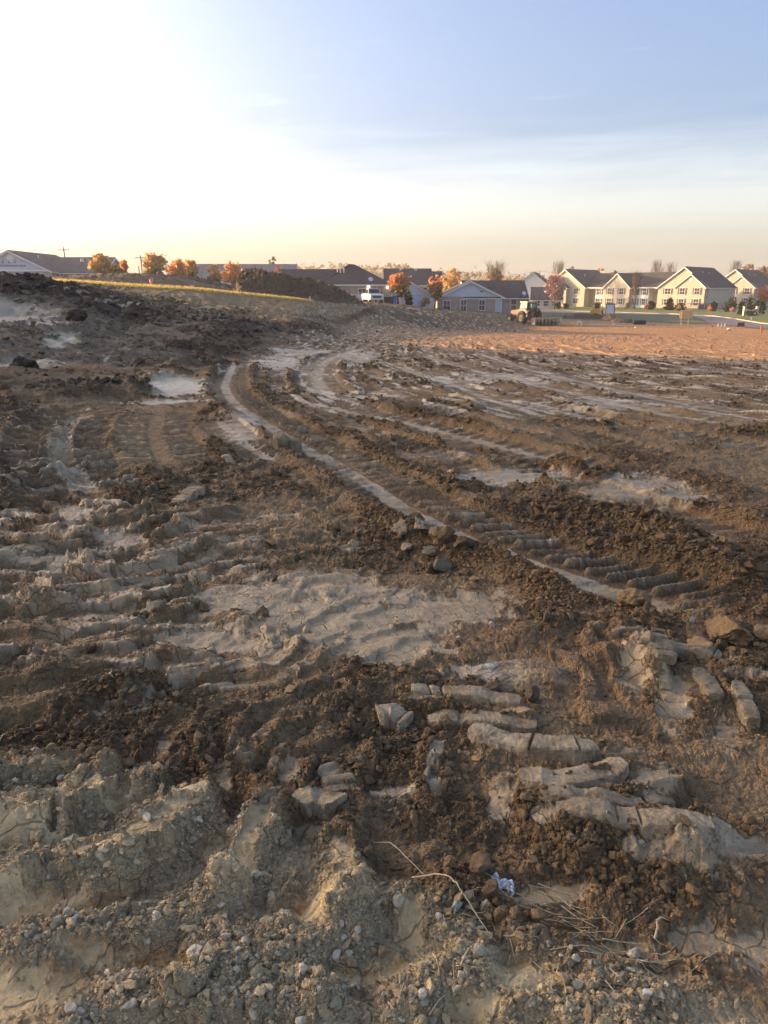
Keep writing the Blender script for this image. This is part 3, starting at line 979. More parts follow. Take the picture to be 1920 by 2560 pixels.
# layered, flaking crust: terraces with sharp torn edges
tn = 0.085 * fbm(X / 0.75 + 0.35 * patchf, Y / 0.22 + 0.35 * patchf, 241, 3, 0.5)
q_ = 0.014
fl = np.floor(tn / q_)
ter = q_ * (fl + sstep(0.80, 1.0, tn / q_ - fl))
crust = np.clip(0.35 + SM, 0, 1) * (RAD < 13) * (1 - sstep(9, 13, RAD)) * (1 - HOLM) * (1 - 0.7 * DRY) * (1 - 0.8 * BERM) * (1 - 0.8 * TRK) * (1 - 0.9 * SHEEN)
H += ter * crust * lod(0.2)
# ragged torn edges on the smear: small scarps
scarp = vnoise(X / 0.55 + 0.35 * patchf, Y / 0.26, 231)
H += 0.014 * (sstep(0.02, 0.08, scarp)) * lod(0.35) * (RAD < 12) * SM * (1 - HOLM) * (1 - 0.8 * SHEEN)
H *= farfade * (1 - sstep(82, 90, RAD) * sstep(14.5, 16.5, BEAR))

gz = gz0.copy()
gz[near_m] += H

# ------------------------------------------------------------------ soil colours
c_dark = np.array([0.135, 0.087, 0.044])
c_mid = np.array([0.235, 0.156, 0.080])
c_red = np.array([0.195, 0.115, 0.058])
c_smear = np.array([0.355, 0.262, 0.155])  # pressed mud tan, with some sky reflection painted in
c_dry = np.array([0.44, 0.338, 0.205])
c_dryhol = np.array([0.58, 0.44, 0.25])
c_clay_glint = np.array([0.58, 0.50, 0.39])
c_top = np.array([0.098, 0.074, 0.046])
c_sunlit = np.array([0.31, 0.170, 0.075])
c_grass = np.array([0.125, 0.115, 0.055])


def lerp(a, b, t):
    return a * (1 - t[:, None]) + b * t[:, None]


C = np.tile(c_mid, (len(X), 1))
C = lerp(C, c_dark, sstep(-0.25, 0.35, patchn + 0.5 * patchf))
C = lerp(C, c_red, 0.7 * sstep(0.05, 0.5, fbm(X / 1.7, Y / 1.7, 71, 4)) * (1 - DRY))
C = lerp(C, c_dark, 0.5 * BERM * (1 - DRY))
C = lerp(C, c_sunlit, 0.75 * ORANGE * (1 - 0.6 * BERM))
C = lerp(C, c_mid * 0.8, 0.65 * sstep(32, 42, RAD) * sstep(0.04, 0.28, streak2 + 0.4 * streak) * (1 - TOP))
C = lerp(C, c_top, TOP * 0.92)
C = lerp(C, np.array([0.070, 0.046, 0.030]), 0.75 * DUG)
C = lerp(C, c_dry, DRY * (0.75 + 0.25 * np.clip(patchf + 0.5, 0, 1)))
smc = lerp(np.tile(c_smear, (len(X), 1)), c_clay_glint * 0.8, 0.45 * sstep(0.1, 0.5, patchf + patchn))
smc = lerp(smc, c_sunlit * 1.25, ORANGE * 0.75)
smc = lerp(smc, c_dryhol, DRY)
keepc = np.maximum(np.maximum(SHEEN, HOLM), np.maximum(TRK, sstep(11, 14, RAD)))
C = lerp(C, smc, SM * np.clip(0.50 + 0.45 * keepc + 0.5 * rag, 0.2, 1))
C = lerp(C, c_clay_glint, CLAY)
C = lerp(C, c_clay_glint, 0.75 * field * (1 - BERM) * (1 - 0.6 * ORANGE) * sstep(0.30, 0.46, streak2 + 0.35 * streak) * (1 - sstep(60, 90, RAD)))  # glints on the wet field streaks painted in with the clay colour
# tan subsoil face and slope below the left mound
tanm = (1 - sstep(-16.5, -13, BEAR + 2.5 * patchn)) * (1 - sstep(36, 41, RAD + 2 * patchn)) * sstep(17, 20, RAD)
C = lerp(C, np.array([0.20, 0.155, 0.105]), 0.75 * tanm * (1 - CLAY) * (1 - SM))
# thin grass on the slope under the straw strip
gslope = sstep(54, 66, RAD + 6 * patchn) * (1 - sstep(82, 88, RAD)) * (1 - sstep(-3.5, -1.5, BEAR + 1.0 * patchn)) * sstep(-20, -17, BEAR)
C = lerp(C, c_grass, 0.6 * gslope * (0.7 + 0.6 * patchf))
strw = (np.abs(RAD - 82.5 + 0.6 * patchn) < np.interp(BEAR, [-24, -19, -14, -9, -5.3], [3.4, 3.2, 2.4, 2.0, 0.6])) * (BEAR > -24) * (BEAR < -5.3)
C = lerp(C, np.array([0.36, 0.30, 0.12]), strw * 0.85)
jit = 1 + 0.22 * fbm(X / 0.12, Y / 0.12, 81, 3) * lod(0.12)
C = np.clip(C * jit[:, None] * np.array([1.17, 1.14, 1.06]), 0.01, 0.8)
CF = np.tile(np.array([0.11, 0.105, 0.055]), (len(gx), 1))
CF[gr < 112] = np.array([0.20, 0.14, 0.08])
far_field = sstep(118, 128, gr)
CFn = C.copy()
CFn = lerp(CFn, np.array([0.11, 0.105, 0.055]), sstep(112, 124, RAD))
CF[near_m] = CFn
WET = np.zeros(len(gx))
WET[near_m] = np.clip((0.55 * SM + 0.45 * SHEEN) * (1 - 0.85 * DRY) * (1 - 0.5 * CLAY), 0, 1)

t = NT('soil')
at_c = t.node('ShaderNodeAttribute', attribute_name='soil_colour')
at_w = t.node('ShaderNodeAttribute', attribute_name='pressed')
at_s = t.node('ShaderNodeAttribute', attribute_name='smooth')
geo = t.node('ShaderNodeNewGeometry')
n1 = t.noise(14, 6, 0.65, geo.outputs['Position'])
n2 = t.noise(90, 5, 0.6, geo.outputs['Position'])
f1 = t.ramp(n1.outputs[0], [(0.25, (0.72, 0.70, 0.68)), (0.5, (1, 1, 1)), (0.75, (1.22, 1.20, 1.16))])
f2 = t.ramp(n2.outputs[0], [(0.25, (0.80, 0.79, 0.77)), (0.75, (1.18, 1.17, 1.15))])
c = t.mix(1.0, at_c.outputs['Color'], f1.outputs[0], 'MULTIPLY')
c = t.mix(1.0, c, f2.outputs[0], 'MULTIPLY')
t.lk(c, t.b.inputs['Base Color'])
rr = t.math('MULTIPLY_ADD', at_w.outputs['Fac'], -0.62)
rr.node.inputs[2].default_value = 0.92
rr2 = t.math('ADD', rr, t.math('MULTIPLY', t.math('SUBTRACT', n1.outputs[0], 0.5), 0.25), True)
t.lk(rr2, t.b.inputs['Roughness'])
t.b.inputs['Specular IOR Level'].default_value = 0.45
vc = t.node('ShaderNodeTexVoronoi', feature='DISTANCE_TO_EDGE')
vc.inputs['Scale'].default_value = 9.0
wv = t.noise(5, 3, 0.6, geo.outputs['Position'])
vadd_ = t.node('ShaderNodeVectorMath', operation='MULTIPLY_ADD')
t.lk(wv.outputs['Color'], vadd_.inputs[0])
vadd_.inputs[1].default_value = (0.12, 0.12, 0.12)
t.lk(geo.outputs['Position'], vadd_.inputs[2])
t.lk(vadd_.outputs[0], vc.inputs['Vector'])
cr = t.ramp(vc.outputs['Distance'], [(0.0, (0, 0, 0)), (0.035, (1, 1, 1))])
crk = t.math('MULTIPLY', t.math('SUBTRACT', cr.outputs[0], 1.0), t.math('GREATER_THAN', wv.outputs[0], 0.47))
v1 = t.node('ShaderNodeTexVoronoi')
v1.inputs['Scale'].default_value = 45.0
t.lk(vadd_.outputs[0], v1.inputs['Vector'])
v2 = t.node('ShaderNodeTexVoronoi')
v2.inputs['Scale'].default_value = 130.0
t.lk(vadd_.outputs[0], v2.inputs['Vector'])
crumb = t.math('ADD', t.math('MULTIPLY', v1.outputs['Distance'], -0.9), t.math('MULTIPLY', v2.outputs['Distance'], -0.4))
crumb = t.math('MULTIPLY', crumb, t.math('SUBTRACT', 1.0, at_s.outputs['Fac'], True))
hb0 = t.math('ADD', t.math('ADD', t.math('MULTIPLY', n2.outputs[0], 0.45), n1.outputs[0]), t.math('MULTIPLY', crk, 0.8))
hb = t.math('ADD', hb0, crumb)
t.bump(hb, 0.85, 0.020)
M_SOIL = t.m

ii = np.arange(NR_ - 1)[:, None] * NT_ + np.arange(NT_ - 1)[None, :]
quads = np.stack([ii, ii + 1, ii + 1 + NT_, ii + NT_], -1).reshape(-1, 4)
wrap = np.arange(NR_ - 1) * NT_
quads_w = np.stack([wrap + NT_ - 1, wrap, wrap + NT_, wrap + 2 * NT_ - 1], -1)
vv = np.stack([gx, gy, gz], -1)
vv = np.vstack([vv, [[0, 0, float(gz[:NT_].mean())]]])
cen = len(vv) - 1
fan = np.array([[cen, k + 1, k] for k in range(NT_ - 1)] + [[cen, 0, NT_ - 1]])
allq = np.vstack([quads, quads_w])[:, ::-1]
me = np_mesh('ground', vv, allq, fan[:, ::-1] if False else fan, M_SOIL, True)
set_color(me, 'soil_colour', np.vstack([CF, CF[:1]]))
set_float(me, 'pressed', np.append(WET, 0))
SMA = np.zeros(len(gx) + 1)
SMA[near_m] = np.clip(SM, 0, 1)
set_float(me, 'smooth', SMA)
ground = put('ground', me)
tag(ground, kind='structure')


def ground_z(x, y):
    """height of the built ground (relief included) at a point, bilinear on the polar grid"""
    th, r = math.atan2(x, y), math.hypot(x, y)
    j = int(np.clip(np.searchsorted(TH, th) - 1, 0, NT_ - 2))
    i = int(np.clip(np.searchsorted(RR, r) - 1, 0, NR_ - 2))
    a = (th - TH[j]) / (TH[j + 1] - TH[j])
    b = (r - RR[i]) / (RR[i + 1] - RR[i])
    g = gz
    return float((g[i * NT_ + j] * (1 - a) + g[i * NT_ + j + 1] * a) * (1 - b) + (g[(i + 1) * NT_ + j] * (1 - a) + g[(i + 1) * NT_ + j + 1] * a) * b)

# ------------------------------------------------------------------ loose clods and crumbs
def clod_mesh(name, mat, seed, sub=2, squash=0.75, facet=0.5, jag=0.25, smooth=False):
    """an irregular lump of unit radius: an icosphere cut by random planes and roughened"""
    rng = np.random.default_rng(seed)
    bm = bmesh.new()
    bmesh.ops.create_icosphere(bm, subdivisions=sub, radius=1.0)
    planes = []
    for _ in range(9):
        n = rng.normal(size=3)
        n /= np.linalg.norm(n)
        planes.append((n, 0.45 + 0.4 * rng.random()))
    off = rng.random(3) * 50
    sc3 = np.array([1.0, 0.65 + 0.35 * rng.random(), squash * (0.8 + 0.3 * rng.random())])
    from mathutils import noise as mn
    for v in bm.verts:
        p = np.array(v.co)
        for n, d in planes:
            e = p @ n - d
            if e > 0: p = p - n * e * (0.6 + 0.4 * facet)
        k = mn.fractal(Vector(p * 1.9 + off), 0.9, 2.1, 4)
        p = p * (1 + jag * k)
        v.co = p * sc3
    me = bpy.data.meshes.new(name)
    bm.to_mesh(me)
    bm.free()
    for q in me.polygons: q.use_smooth = smooth
    me.materials.append(mat)
    return me


def soil_clod_mat(name, inst, base=(0.2, 0.14, 0.085), rough=0.92):
    t = NT(name)
    oi = t.node('ShaderNodeObjectInfo')
    tc = t.node('ShaderNodeTexCoord')
    geo = t.node('ShaderNodeNewGeometry')
    n1 = t.noise(2.2, 6, 0.65, tc.outputs['Object'])
    n2 = t.noise(120, 4, 0.6, geo.outputs['Position'])
    f1 = t.ramp(n1.outputs[0], [(0.3, (0.70, 0.68, 0.66)), (0.7, (1.25, 1.24, 1.22))])
    if inst:
        a = t.node('ShaderNodeAttribute', attribute_name='soil_colour', attribute_type='INSTANCER')
        src = a.outputs['Color']
    else:
        rgb = t.node('ShaderNodeRGB')
        rgb.outputs[0].default_value = (*base, 1)
        src = rgb.outputs[0]
    c = t.mix(1.0, src, f1.outputs[0], 'MULTIPLY')
    v = t.ramp(oi.outputs['Random'], [(0, (0.72, 0.70, 0.67)), (0.6, (1.0, 1.0, 1.0)), (1, (1.35, 1.33, 1.30))])
    c = t.mix(1.0, c, v.outputs[0], 'MULTIPLY')
    t.lk(c, t.b.inputs['Base Color'])
    t.b.inputs['Roughness'].default_value = rough
    t.b.inputs['Specular IOR Level'].default_value = 0.35
    t.bump(t.math('ADD', n2.outputs[0], n1.outputs[0]), 0.5, 0.008)
    return t.m


def chip_mesh(name, mat, seed, pts=14, dims=(1, 0.8, 0.6)):
    """an angular chip: hull of a few points on an ellipsoid"""
    rng = np.random.default_rng(seed)
    p = rng.normal(size=(pts, 3))
    p = p / np.linalg.norm(p, axis=1)[:, None] * (0.75 + 0.35 * rng.random((pts, 1))) * np.array(dims)
    bm = bmesh.new()
    for q in p: bm.verts.new(q)
    bmesh.ops.convex_hull(bm, input=bm.verts)
    loose = [v for v in bm.verts if not v.link_faces]
    bmesh.ops.delete(bm, geom=loose, context='VERTS')
    me = bpy.data.meshes.new(name)
    bm.to_mesh(me)
    bm.free()
    me.materials.append(mat)
    return me


M_CLOD = soil_clod_mat('clod_soil', True)


def proto_collection(name, specs):
    c = bpy.data.collections.new(name)
    for i, sp in enumerate(specs):
        o = bpy.data.objects.new('%s_%s' % (name, 'abcdefghijkl'[i]), clod_mesh(name, M_CLOD, **sp) if i not in (1, 4, 5, 7) else chip_mesh(name, M_CLOD, 50 + i, 16, ((1, .8, .6), (1, .85, .7), (1, .7, .3), (1, .9, .4), (1, .75, .5), (1, .8, .35), (1, .9, .7), (1, .6, .5))[i]))
        c.objects.link(o)
    return c


PROTO = proto_collection('clod', [dict(seed=100 + i, sub=3 if i < 2 else 2, squash=(0.8, 0.7, 0.6, 0.85, 0.3, 0.35, 0.7, 0.5)[i], facet=1.0, jag=(0.3, 0.42, 0.36, 0.3, 0.22, 0.28, 0.45, 0.38)[i]) for i in range(8)])


def gn_scatter(name):
    g = bpy.data.node_groups.new(name, 'GeometryNodeTree')
    g.interface.new_socket('Geometry', in_out='INPUT', socket_type='NodeSocketGeometry')
    g.interface.new_socket('Geometry', in_out='OUTPUT', socket_type='NodeSocketGeometry')
    gi, go = g.nodes.new('NodeGroupInput'), g.nodes.new('NodeGroupOutput')
    ip = g.nodes.new('GeometryNodeInstanceOnPoints')
    ci = g.nodes.new('GeometryNodeCollectionInfo')
    ci.inputs['Collection'].default_value = PROTO
    ci.inputs['Separate Children'].default_value = True
    ci.inputs['Reset Children'].default_value = True

    def attr(n, typ):
        a = g.nodes.new('GeometryNodeInputNamedAttribute')
        a.data_type = typ
        a.inputs['Name'].default_value = n
        return a.outputs[0]
    g.links.new(gi.outputs[0], ip.inputs['Points'])
    g.links.new(ci.outputs[0], ip.inputs['Instance'])
    ip.inputs['Pick Instance'].default_value = True
    g.links.new(attr('pick', 'INT'), ip.inputs['Instance Index'])
    e2r = g.nodes.new('FunctionNodeEulerToRotation')
    g.links.new(attr('turn', 'FLOAT_VECTOR'), e2r.inputs[0])
    g.links.new(e2r.outputs[0], ip.inputs['Rotation'])
    g.links.new(attr('size', 'FLOAT_VECTOR'), ip.inputs['Scale'])
    g.links.new(ip.outputs[0], go.inputs[0])
    return g


GN = gn_scatter('scatter_clods')


def scatter(name, pos, size, turn, pick, colour):
    me = bpy.data.meshes.new(name)
    me.vertices.add(len(pos))
    me.vertices.foreach_set('co', np.ascontiguousarray(pos, dtype=np.float32).ravel())
    for nm, arr in (('size', size), ('turn', turn)):
        a = me.attributes.new(nm, 'FLOAT_VECTOR', 'POINT')
        a.data.foreach_set('vector', np.ascontiguousarray(arr, dtype=np.float32).ravel())
    a = me.attributes.new('pick', 'INT', 'POINT')
    a.data.foreach_set('value', np.ascontiguousarray(pick, dtype=np.int32))
    set_color(me, 'soil_colour', colour)
    o = put(name, me)
    m = o.modifiers.new('scatter', 'NODES')
    m.node_group = GN
    tag(o, kind='stuff')
    return o


_area = (np.tile(dth, NR_) * gr * np.repeat(dr, NT_))[near_m]
INFRAME = np.where(np.abs(X / np.maximum(Y, 0.05)) < 0.66, 1.0, 0.22)


def sow(n, weight, smin, smax, power, sink=0.25, bias=None, flatk=None):
    p = weight * _area * INFRAME
    p = p / p.sum()
    k = RNG.choice(len(X), size=n, p=p)
    u = RNG.random(n)
    s = smin * (1 - u * (1 - (smin / smax) ** power)) ** (-1 / power)
    j = (RNG.random((n, 2)) - 0.5) * SPC[k][:, None]
    pos = np.stack([X[k] + j[:, 0], Y[k] + j[:, 1], Z0[k] + H[k] + s * (0.30 - sink + 0.35 * RNG.random(n))], -1)
    size = s[:, None] * (0.8 + 0.4 * RNG.random((n, 3)))
    turn = np.stack([RNG.normal(0, 0.35, n), RNG.normal(0, 0.35, n), RNG.random(n) * 6.283], -1)
    pick = RNG.integers(0, 8, n)
    col = C[k] * (0.85 + 0.3 * RNG.random((n, 1)))
    return pos, size, turn, pick, col


parts = []
nost = (1 - (np.abs(RAD - 82.5) < 4) * (BEAR < -5)) * (1 - 0.9 * TRK) * (1 - 0.85 * SM)
clump = np.clip(0.30 + 1.5 * patchn + 1.1 * patchf, 0.03, 1.8)
wb = nost * (1 - 0.85 * ORANGE) * np.clip(ROUGH * 0.32 * (1 - 0.55 * field) + BERM ** 1.3, 0, 1) * clump * (1 - CLAY)
wd = DRY * np.clip(BERM ** 1.3 * 1.5 + 0.04 * clump, 0, 1) * (1 - 0.95 * HOLM) * (1 - 0.8 * SM)
brown = 1 - DRY
parts.append(sow(42000, wb * brown * (RAD < 4.5), 0.003, 0.032, 2.1))
parts.append(sow(48000, wb * brown * (RAD > 3.8) * (RAD < 11), 0.006, 0.046, 2.3))
parts.append(sow(34000, wb * brown * (RAD > 9.5) * (RAD < 30), 0.014, 0.09, 2.2))
parts.append(sow(12000, (wb * (0.4 + TOP) + 0.003 * nost) * (RAD > 26) * (RAD < 62), 0.03, 0.16, 2.2))
parts.append(sow(9000, DUG * (0.3 + clump) * (RAD > 10), 0.03, 0.17, 2.2))
parts.append(sow(3500, (mound + 0.15 * TOP * (1 - gslope) * (RAD < 75)) * nost * clump * (RAD > 34), 0.10, 0.34, 2.4))
parts.append(sow(13000, (wb * TOP + 0.003) * (RAD > 55) * (RAD < 112) * (1 - gslope) * nost, 0.05, 0.20, 2.4))
cat = [np.concatenate([p[i] for p in parts]) for i in range(5)]
scatter('loose_soil_clods', *cat)
dp = [sow(34000, wd * (RAD < 5), 0.0024, 0.024, 2.5), sow(4000, (DRY * 0.5 + wd) * (RAD < 5), 0.003, 0.012, 2.0)]
dc = [np.concatenate([p[i] for p in dp]) for i in range(5)]
# chips of pale shale and grey stone among the dry crumbs
g = RNG.random(len(dc[0]))
dc[4] = np.where(g[:, None] < 0.3, np.array([0.36, 0.31, 0.205]) * (0.8 + 0.4 * RNG.random((len(g), 1))), dc[4])
dc[3] = np.where(RNG.random(len(g)) < 0.5, np.array([1, 4, 5, 7])[RNG.integers(0, 4, len(g))], dc[3])
scatter('dry_soil_crumbs', *dc)

# ------------------------------------------------------------------ materials of the far side
def mat_siding(name, col):
    t = NT(name)
    tc = t.node('ShaderNodeTexCoord')
    w = t.node('ShaderNodeTexWave', wave_type='BANDS', bands_direction='Z', wave_profile='SAW')
    w.inputs['Scale'].default_value = 0.8
    w.inputs['Distortion'].default_value = 0.0
    t.lk(tc.outputs['Object'], w.inputs['Vector'])
    nz = t.noise(0.8, 5, 0.6, tc.outputs['Object'])
    rp = t.ramp(nz.outputs[0], [(0.3, tuple(c * 0.9 for c in col)), (0.7, col)])
    t.lk(rp.outputs[0], t.b.inputs['Base Color'])
    t.b.inputs['Roughness'].default_value = 0.6
    t.bump(w.outputs[0], 0.5, 0.015)
    return t.m


def mat_brick(name, a, b, mortar=(0.42, 0.39, 0.36)):
    t = NT(name)
    tc = t.node('ShaderNodeTexCoord')
    mp = t.node('ShaderNodeMapping')
    mp.inputs['Rotation'].default_value = (PI / 2, 0, 0)
    t.lk(tc.outputs['Object'], mp.inputs['Vector'])
    br = t.node('ShaderNodeTexBrick')
    t.lk(mp.outputs[0], br.inputs['Vector'])
    br.inputs['Color1'].default_value = (*a, 1)
    br.inputs['Color2'].default_value = (*b, 1)
    br.inputs['Mortar'].default_value = (*mortar, 1)
    br.inputs['Scale'].default_value = 1.0
    br.inputs['Brick Width'].default_value = 0.22
    br.inputs['Row Height'].default_value = 0.075
    br.inputs['Mortar Size'].default_value = 0.008
    nz = t.noise(1.2, 5, 0.6, tc.outputs['Object'])
    f = t.ramp(nz.outputs[0], [(0.3, (0.82, 0.8, 0.8)), (0.7, (1.1, 1.1, 1.1))])
    t.lk(t.mix(1.0, br.outputs[0], f.outputs[0], 'MULTIPLY'), t.b.inputs['Base Color'])
    t.b.inputs['Roughness'].default_value = 0.85
    return t.m


def mat_shingle(name, col):
    t = NT(name)
    tc = t.node('ShaderNodeTexCoord')
    br = t.node('ShaderNodeTexBrick')
    t.lk(tc.outputs['Object'], br.inputs['Vector'])
    br.inputs['Color1'].default_value = (*[c * 0.8 for c in col], 1)
    br.inputs['Color2'].default_value = (*[c * 1.25 for c in col], 1)
    br.inputs['Mortar'].default_value = (*[c * 0.5 for c in col], 1)
    br.inputs['Scale'].default_value = 1.0
    br.inputs['Brick Width'].default_value = 0.4
    br.inputs['Row Height'].default_value = 0.25
    br.inputs['Mortar Size'].default_value = 0.01
    nz = t.noise(0.7, 6, 0.65, tc.outputs['Object'])
    f = t.ramp(nz.outputs[0], [(0.3, (0.8, 0.8, 0.8)), (0.7, (1.2, 1.2, 1.2))])
    t.lk(t.mix(1.0, br.outputs[0], f.outputs[0], 'MULTIPLY'), t.b.inputs['Base Color'])
    t.b.inputs['Roughness'].default_value = 0.9
    return t.m


M_CREAM = mat_siding('cream_siding', (0.47, 0.415, 0.34))
M_WHITE_S = mat_siding('white_siding', (0.72, 0.74, 0.76))
M_BLUE_S = mat_siding('blue_grey_siding', (0.58, 0.64, 0.74))
M_BRICK = mat_brick('rosy_brick', (0.34, 0.235, 0.20), (0.42, 0.31, 0.27))
M_BRICK2 = mat_brick('tan_brick', (0.40, 0.30, 0.25), (0.46, 0.36, 0.30))
M_ROOF = mat_shingle('charcoal_shingles', (0.045, 0.046, 0.052))
M_ROOF2 = mat_shingle('brown_grey_shingles', (0.085, 0.082, 0.085))
M_ROOF3 = mat_shingle('pale_grey_shingles', (0.15, 0.15, 0.165))
M_TRIM = mat_plain('white_trim', (0.78, 0.78, 0.76), 0.5, 0, 0.05)
M_DARKTRIM = mat_plain('dark_trim', (0.06, 0.06, 0.065), 0.5, 0, 0.1)
M_SHUTTER = mat_plain('dark_shutter_paint', (0.10, 0.105, 0.14), 0.5, 0, 0.1)
M_DARKVOID = mat_plain('stairwell_shade', (0.055, 0.05, 0.045), 0.8, 0, 0.2)
M_BEIGE = mat_plain('beige_render', (0.56, 0.48, 0.36), 0.8, 0, 0.08)
M_DOOR = mat_plain('grey_blue_door_paint', (0.42, 0.50, 0.60), 0.4, 0, 0.05)
M_METAL = mat_plain('galvanised_metal', (0.55, 0.56, 0.58), 0.35, 0.8, 0.1)
M_BLACK = mat_plain('black_rubber', (0.022, 0.022, 0.024), 0.75, 0, 0.3)
M_WOODPOLE = mat_plain('weathered_pole_wood', (0.14, 0.11, 0.085), 0.9, 0, 0.25)
t = NT('window_glass')
t.b.inputs['Base Color'].default_value = (0.035, 0.045, 0.06, 1)
t.b.inputs['Roughness'].default_value = 0.06
t.b.inputs['Specular IOR Level'].default_value = 0.9
M_GLASS = t.m

_WC = {}


def window(parent, x, y, z, w, h, shutters=True, facing='front', bars=1, name='window'):
    """window centred at (x, y, z) on a wall that faces local -y (front), +x (right) or -x (left)"""
    key = (round(w, 2), round(h, 2), bars)
    if key not in _WC:
        fr, pn = MB(), MB()
        b = 0.08
        fr.box(-w / 2 - b, w / 2 + b, -0.07, 0.02, h / 2, h / 2 + b + 0.03)
        fr.box(-w / 2 - b - 0.03, w / 2 + b + 0.03, -0.10, 0.02, -h / 2 - b, -h / 2)
        fr.box(-w / 2 - b, -w / 2, -0.065, 0.02, -h / 2, h / 2)
        fr.box(w / 2, w / 2 + b, -0.065, 0.02, -h / 2, h / 2)
        fr.box(-w / 2, w / 2, -0.055, 0.01, -0.03, 0.03)
        for k in range(bars):
            xx = -w / 2 + w * (k + 1) / (bars + 1)
            fr.box(xx - 0.02, xx + 0.02, -0.05, 0.01, -h / 2, h / 2)
        pn.box(-w / 2, w / 2, -0.025, -0.005, -h / 2, h / 2)
        sh = MB()
        sh.box(-0.19, 0.19, -0.05, -0.002, -h / 2 - 0.05, h / 2 + 0.05)
        for q in range(6):
            zz = -h / 2 + h * (q + 0.5) / 6
            sh.box(-0.15, 0.15, -0.062, -0.05, zz - h * 0.06, zz + h * 0.06)
        _WC[key] = (fr.mesh('window', M_TRIM), pn.mesh('pane', M_GLASS), sh.mesh('shutter', M_SHUTTER))
    a, b_, c = _WC[key]
    rz = {'front': 0.0, 'right': PI / 2, 'left': -PI / 2}[facing]
    o = put(name, a, parent, (x, y, z), (0, 0, rz))
    put('pane', b_, o)
    if shutters:
        for s in (-1, 1): put('shutter', c, o, (s * (w / 2 + 0.30), 0, 0))
    return o


def gable(parent, x0, x1, y0, y1, zb, ze, zr, ridge='y', wall=None, roof=None, over=0.40, trim=True, wallname='wall', gable_mat=None, gutter=True):
    """a rectangular block under a gable roof; the ridge runs along local y or x"""
    m = Matrix.Identity(4)
    if ridge == 'x':
        # local frame turned a quarter: profile across y
        m = Matrix(((0, 1, 0, 0), (1, 0, 0, 0), (0, 0, 1, 0), (0, 0, 0, 1)))
        x0, x1, y0, y1 = y0, y1, x0, x1
    xm = (x0 + x1) / 2
    b = MB()
    if gable_mat is None:
        b.prism([(x0, zb), (x1, zb), (x1, ze), (xm, zr), (x0, ze)], y0, y1)
    else:
        b.box(x0, x1, y0, y1, zb, ze)
        g = MB()
        g.prism([(x0, ze + 0.02), (x1, ze + 0.02), (xm, zr)], y0 + 0.06, y1 - 0.06)
        g.xf(m).build('gable', gable_mat, parent)
    b.xf(m).build(wallname, wall, parent)
    sl = (zr - ze) / (x1 - xm)
    th = 0.16
    r = MB()
    for s in (-1, 1):
        xe = xm + s * ((x1 - x0) / 2 + over)
        zl = ze - sl * over
        p = [(xm, zr + 0.03), (xe, zl + 0.03), (xe, zl + 0.03 + th), (xm, zr + 0.03 + th * 1.15)]
        r.prism(p, y0 - over * 0.8, y1 + over * 0.8)
    ro = r.xf(m).build('roof', roof, parent)
    if trim:
        tr = MB()
        for s in (-1, 1):
            xe = xm + s * ((x1 - x0) / 2 + over)
            zl = ze - sl * over
            for yy in (y0 - over * 0.8, y1 + over * 0.8):
                d = -0.05 if yy < (y0 + y1) / 2 else 0.05
                tr.prism([(xm, zr - 0.16), (xe, zl - 0.16), (xe, zl + 0.10), (xm, zr + 0.12)], yy + d * 0.2, yy + d)
            if gutter:
                tr.box(min(xe, xe + s * 0.12), max(xe, xe + s * 0.12), y0 - over * 0.8, y1 + over * 0.8, zl - 0.08, zl + 0.06)
        tr.xf(m).build('trim', M_TRIM, parent)
    return ro


# ------------------------------------------------------------------ apartment buildings, right
D0 = np.array([at_dist(1645, 197), 197.0])
APZ = -2.8


def u_of(px):
    k = (px - 960) * CP / F_PX
    return (k * D0[1] - D0[0]) / (0.70711 * (1 + k))


def end_block(par, u0, mirror=False, back=17.0):
    """the gabled end of an apartment row with its shallower front gable"""
    w = 12.8
    gable(par, u0, u0 + w, 0, back, -0.4, 5.15, 9.85, 'y', M_CREAM, M_ROOF)
    a, b = (u0 + 5.0, u0 + 12.5) if not mirror else (u0 + 0.3, u0 + 7.8)
    gable(par, a, b, -1.25, 0.4, -0.4, 5.13, 8.1, 'y', M_CREAM, M_ROOF, 0.32)
    mid = (a + b) / 2
    for dx in (-1.85, 1.85):
        for z in (1.55, 4.15):
            window(par, mid + dx, -1.27, z, 1.25, 1.5)
    vt = MB()
    vt.lathe([(0.35, 0), (0.35, 0.06), (0.0, 0.06)], (mid, -1.26, 6.9), (0, -1, 0), 8)
    vt.build('gable_vent', M_TRIM, par)
    o = u0 + 2.6 if not mirror else u0 + w - 2.6
    for z in (1.55, 4.15):
        window(par, o, -0.02, z, 1.5, 1.4, shutters=not mirror)


def plumbing(par, pts):
    for p in pts:
        MB().tube([p, (p[0], p[1], p[2] + 0.75)], 0.09, 6).build('vent_pipe', M_TRIM, par)


apt = empty('apartment_building', (D0[0], D0[1], APZ), -PI / 4, 'long two-storey cream apartment building with four front gables and charcoal roofs', 'apartment building')
end_block(apt, 0.0)
uA = u_of(1455)
end_block(apt, uA - 12.0, True)
gable(apt, uA - 0.3, 0.3, 3.4, 13.5, -0.4, 5.05, 8.75, 'x', M_BEIGE, M_ROOF, 0.4)
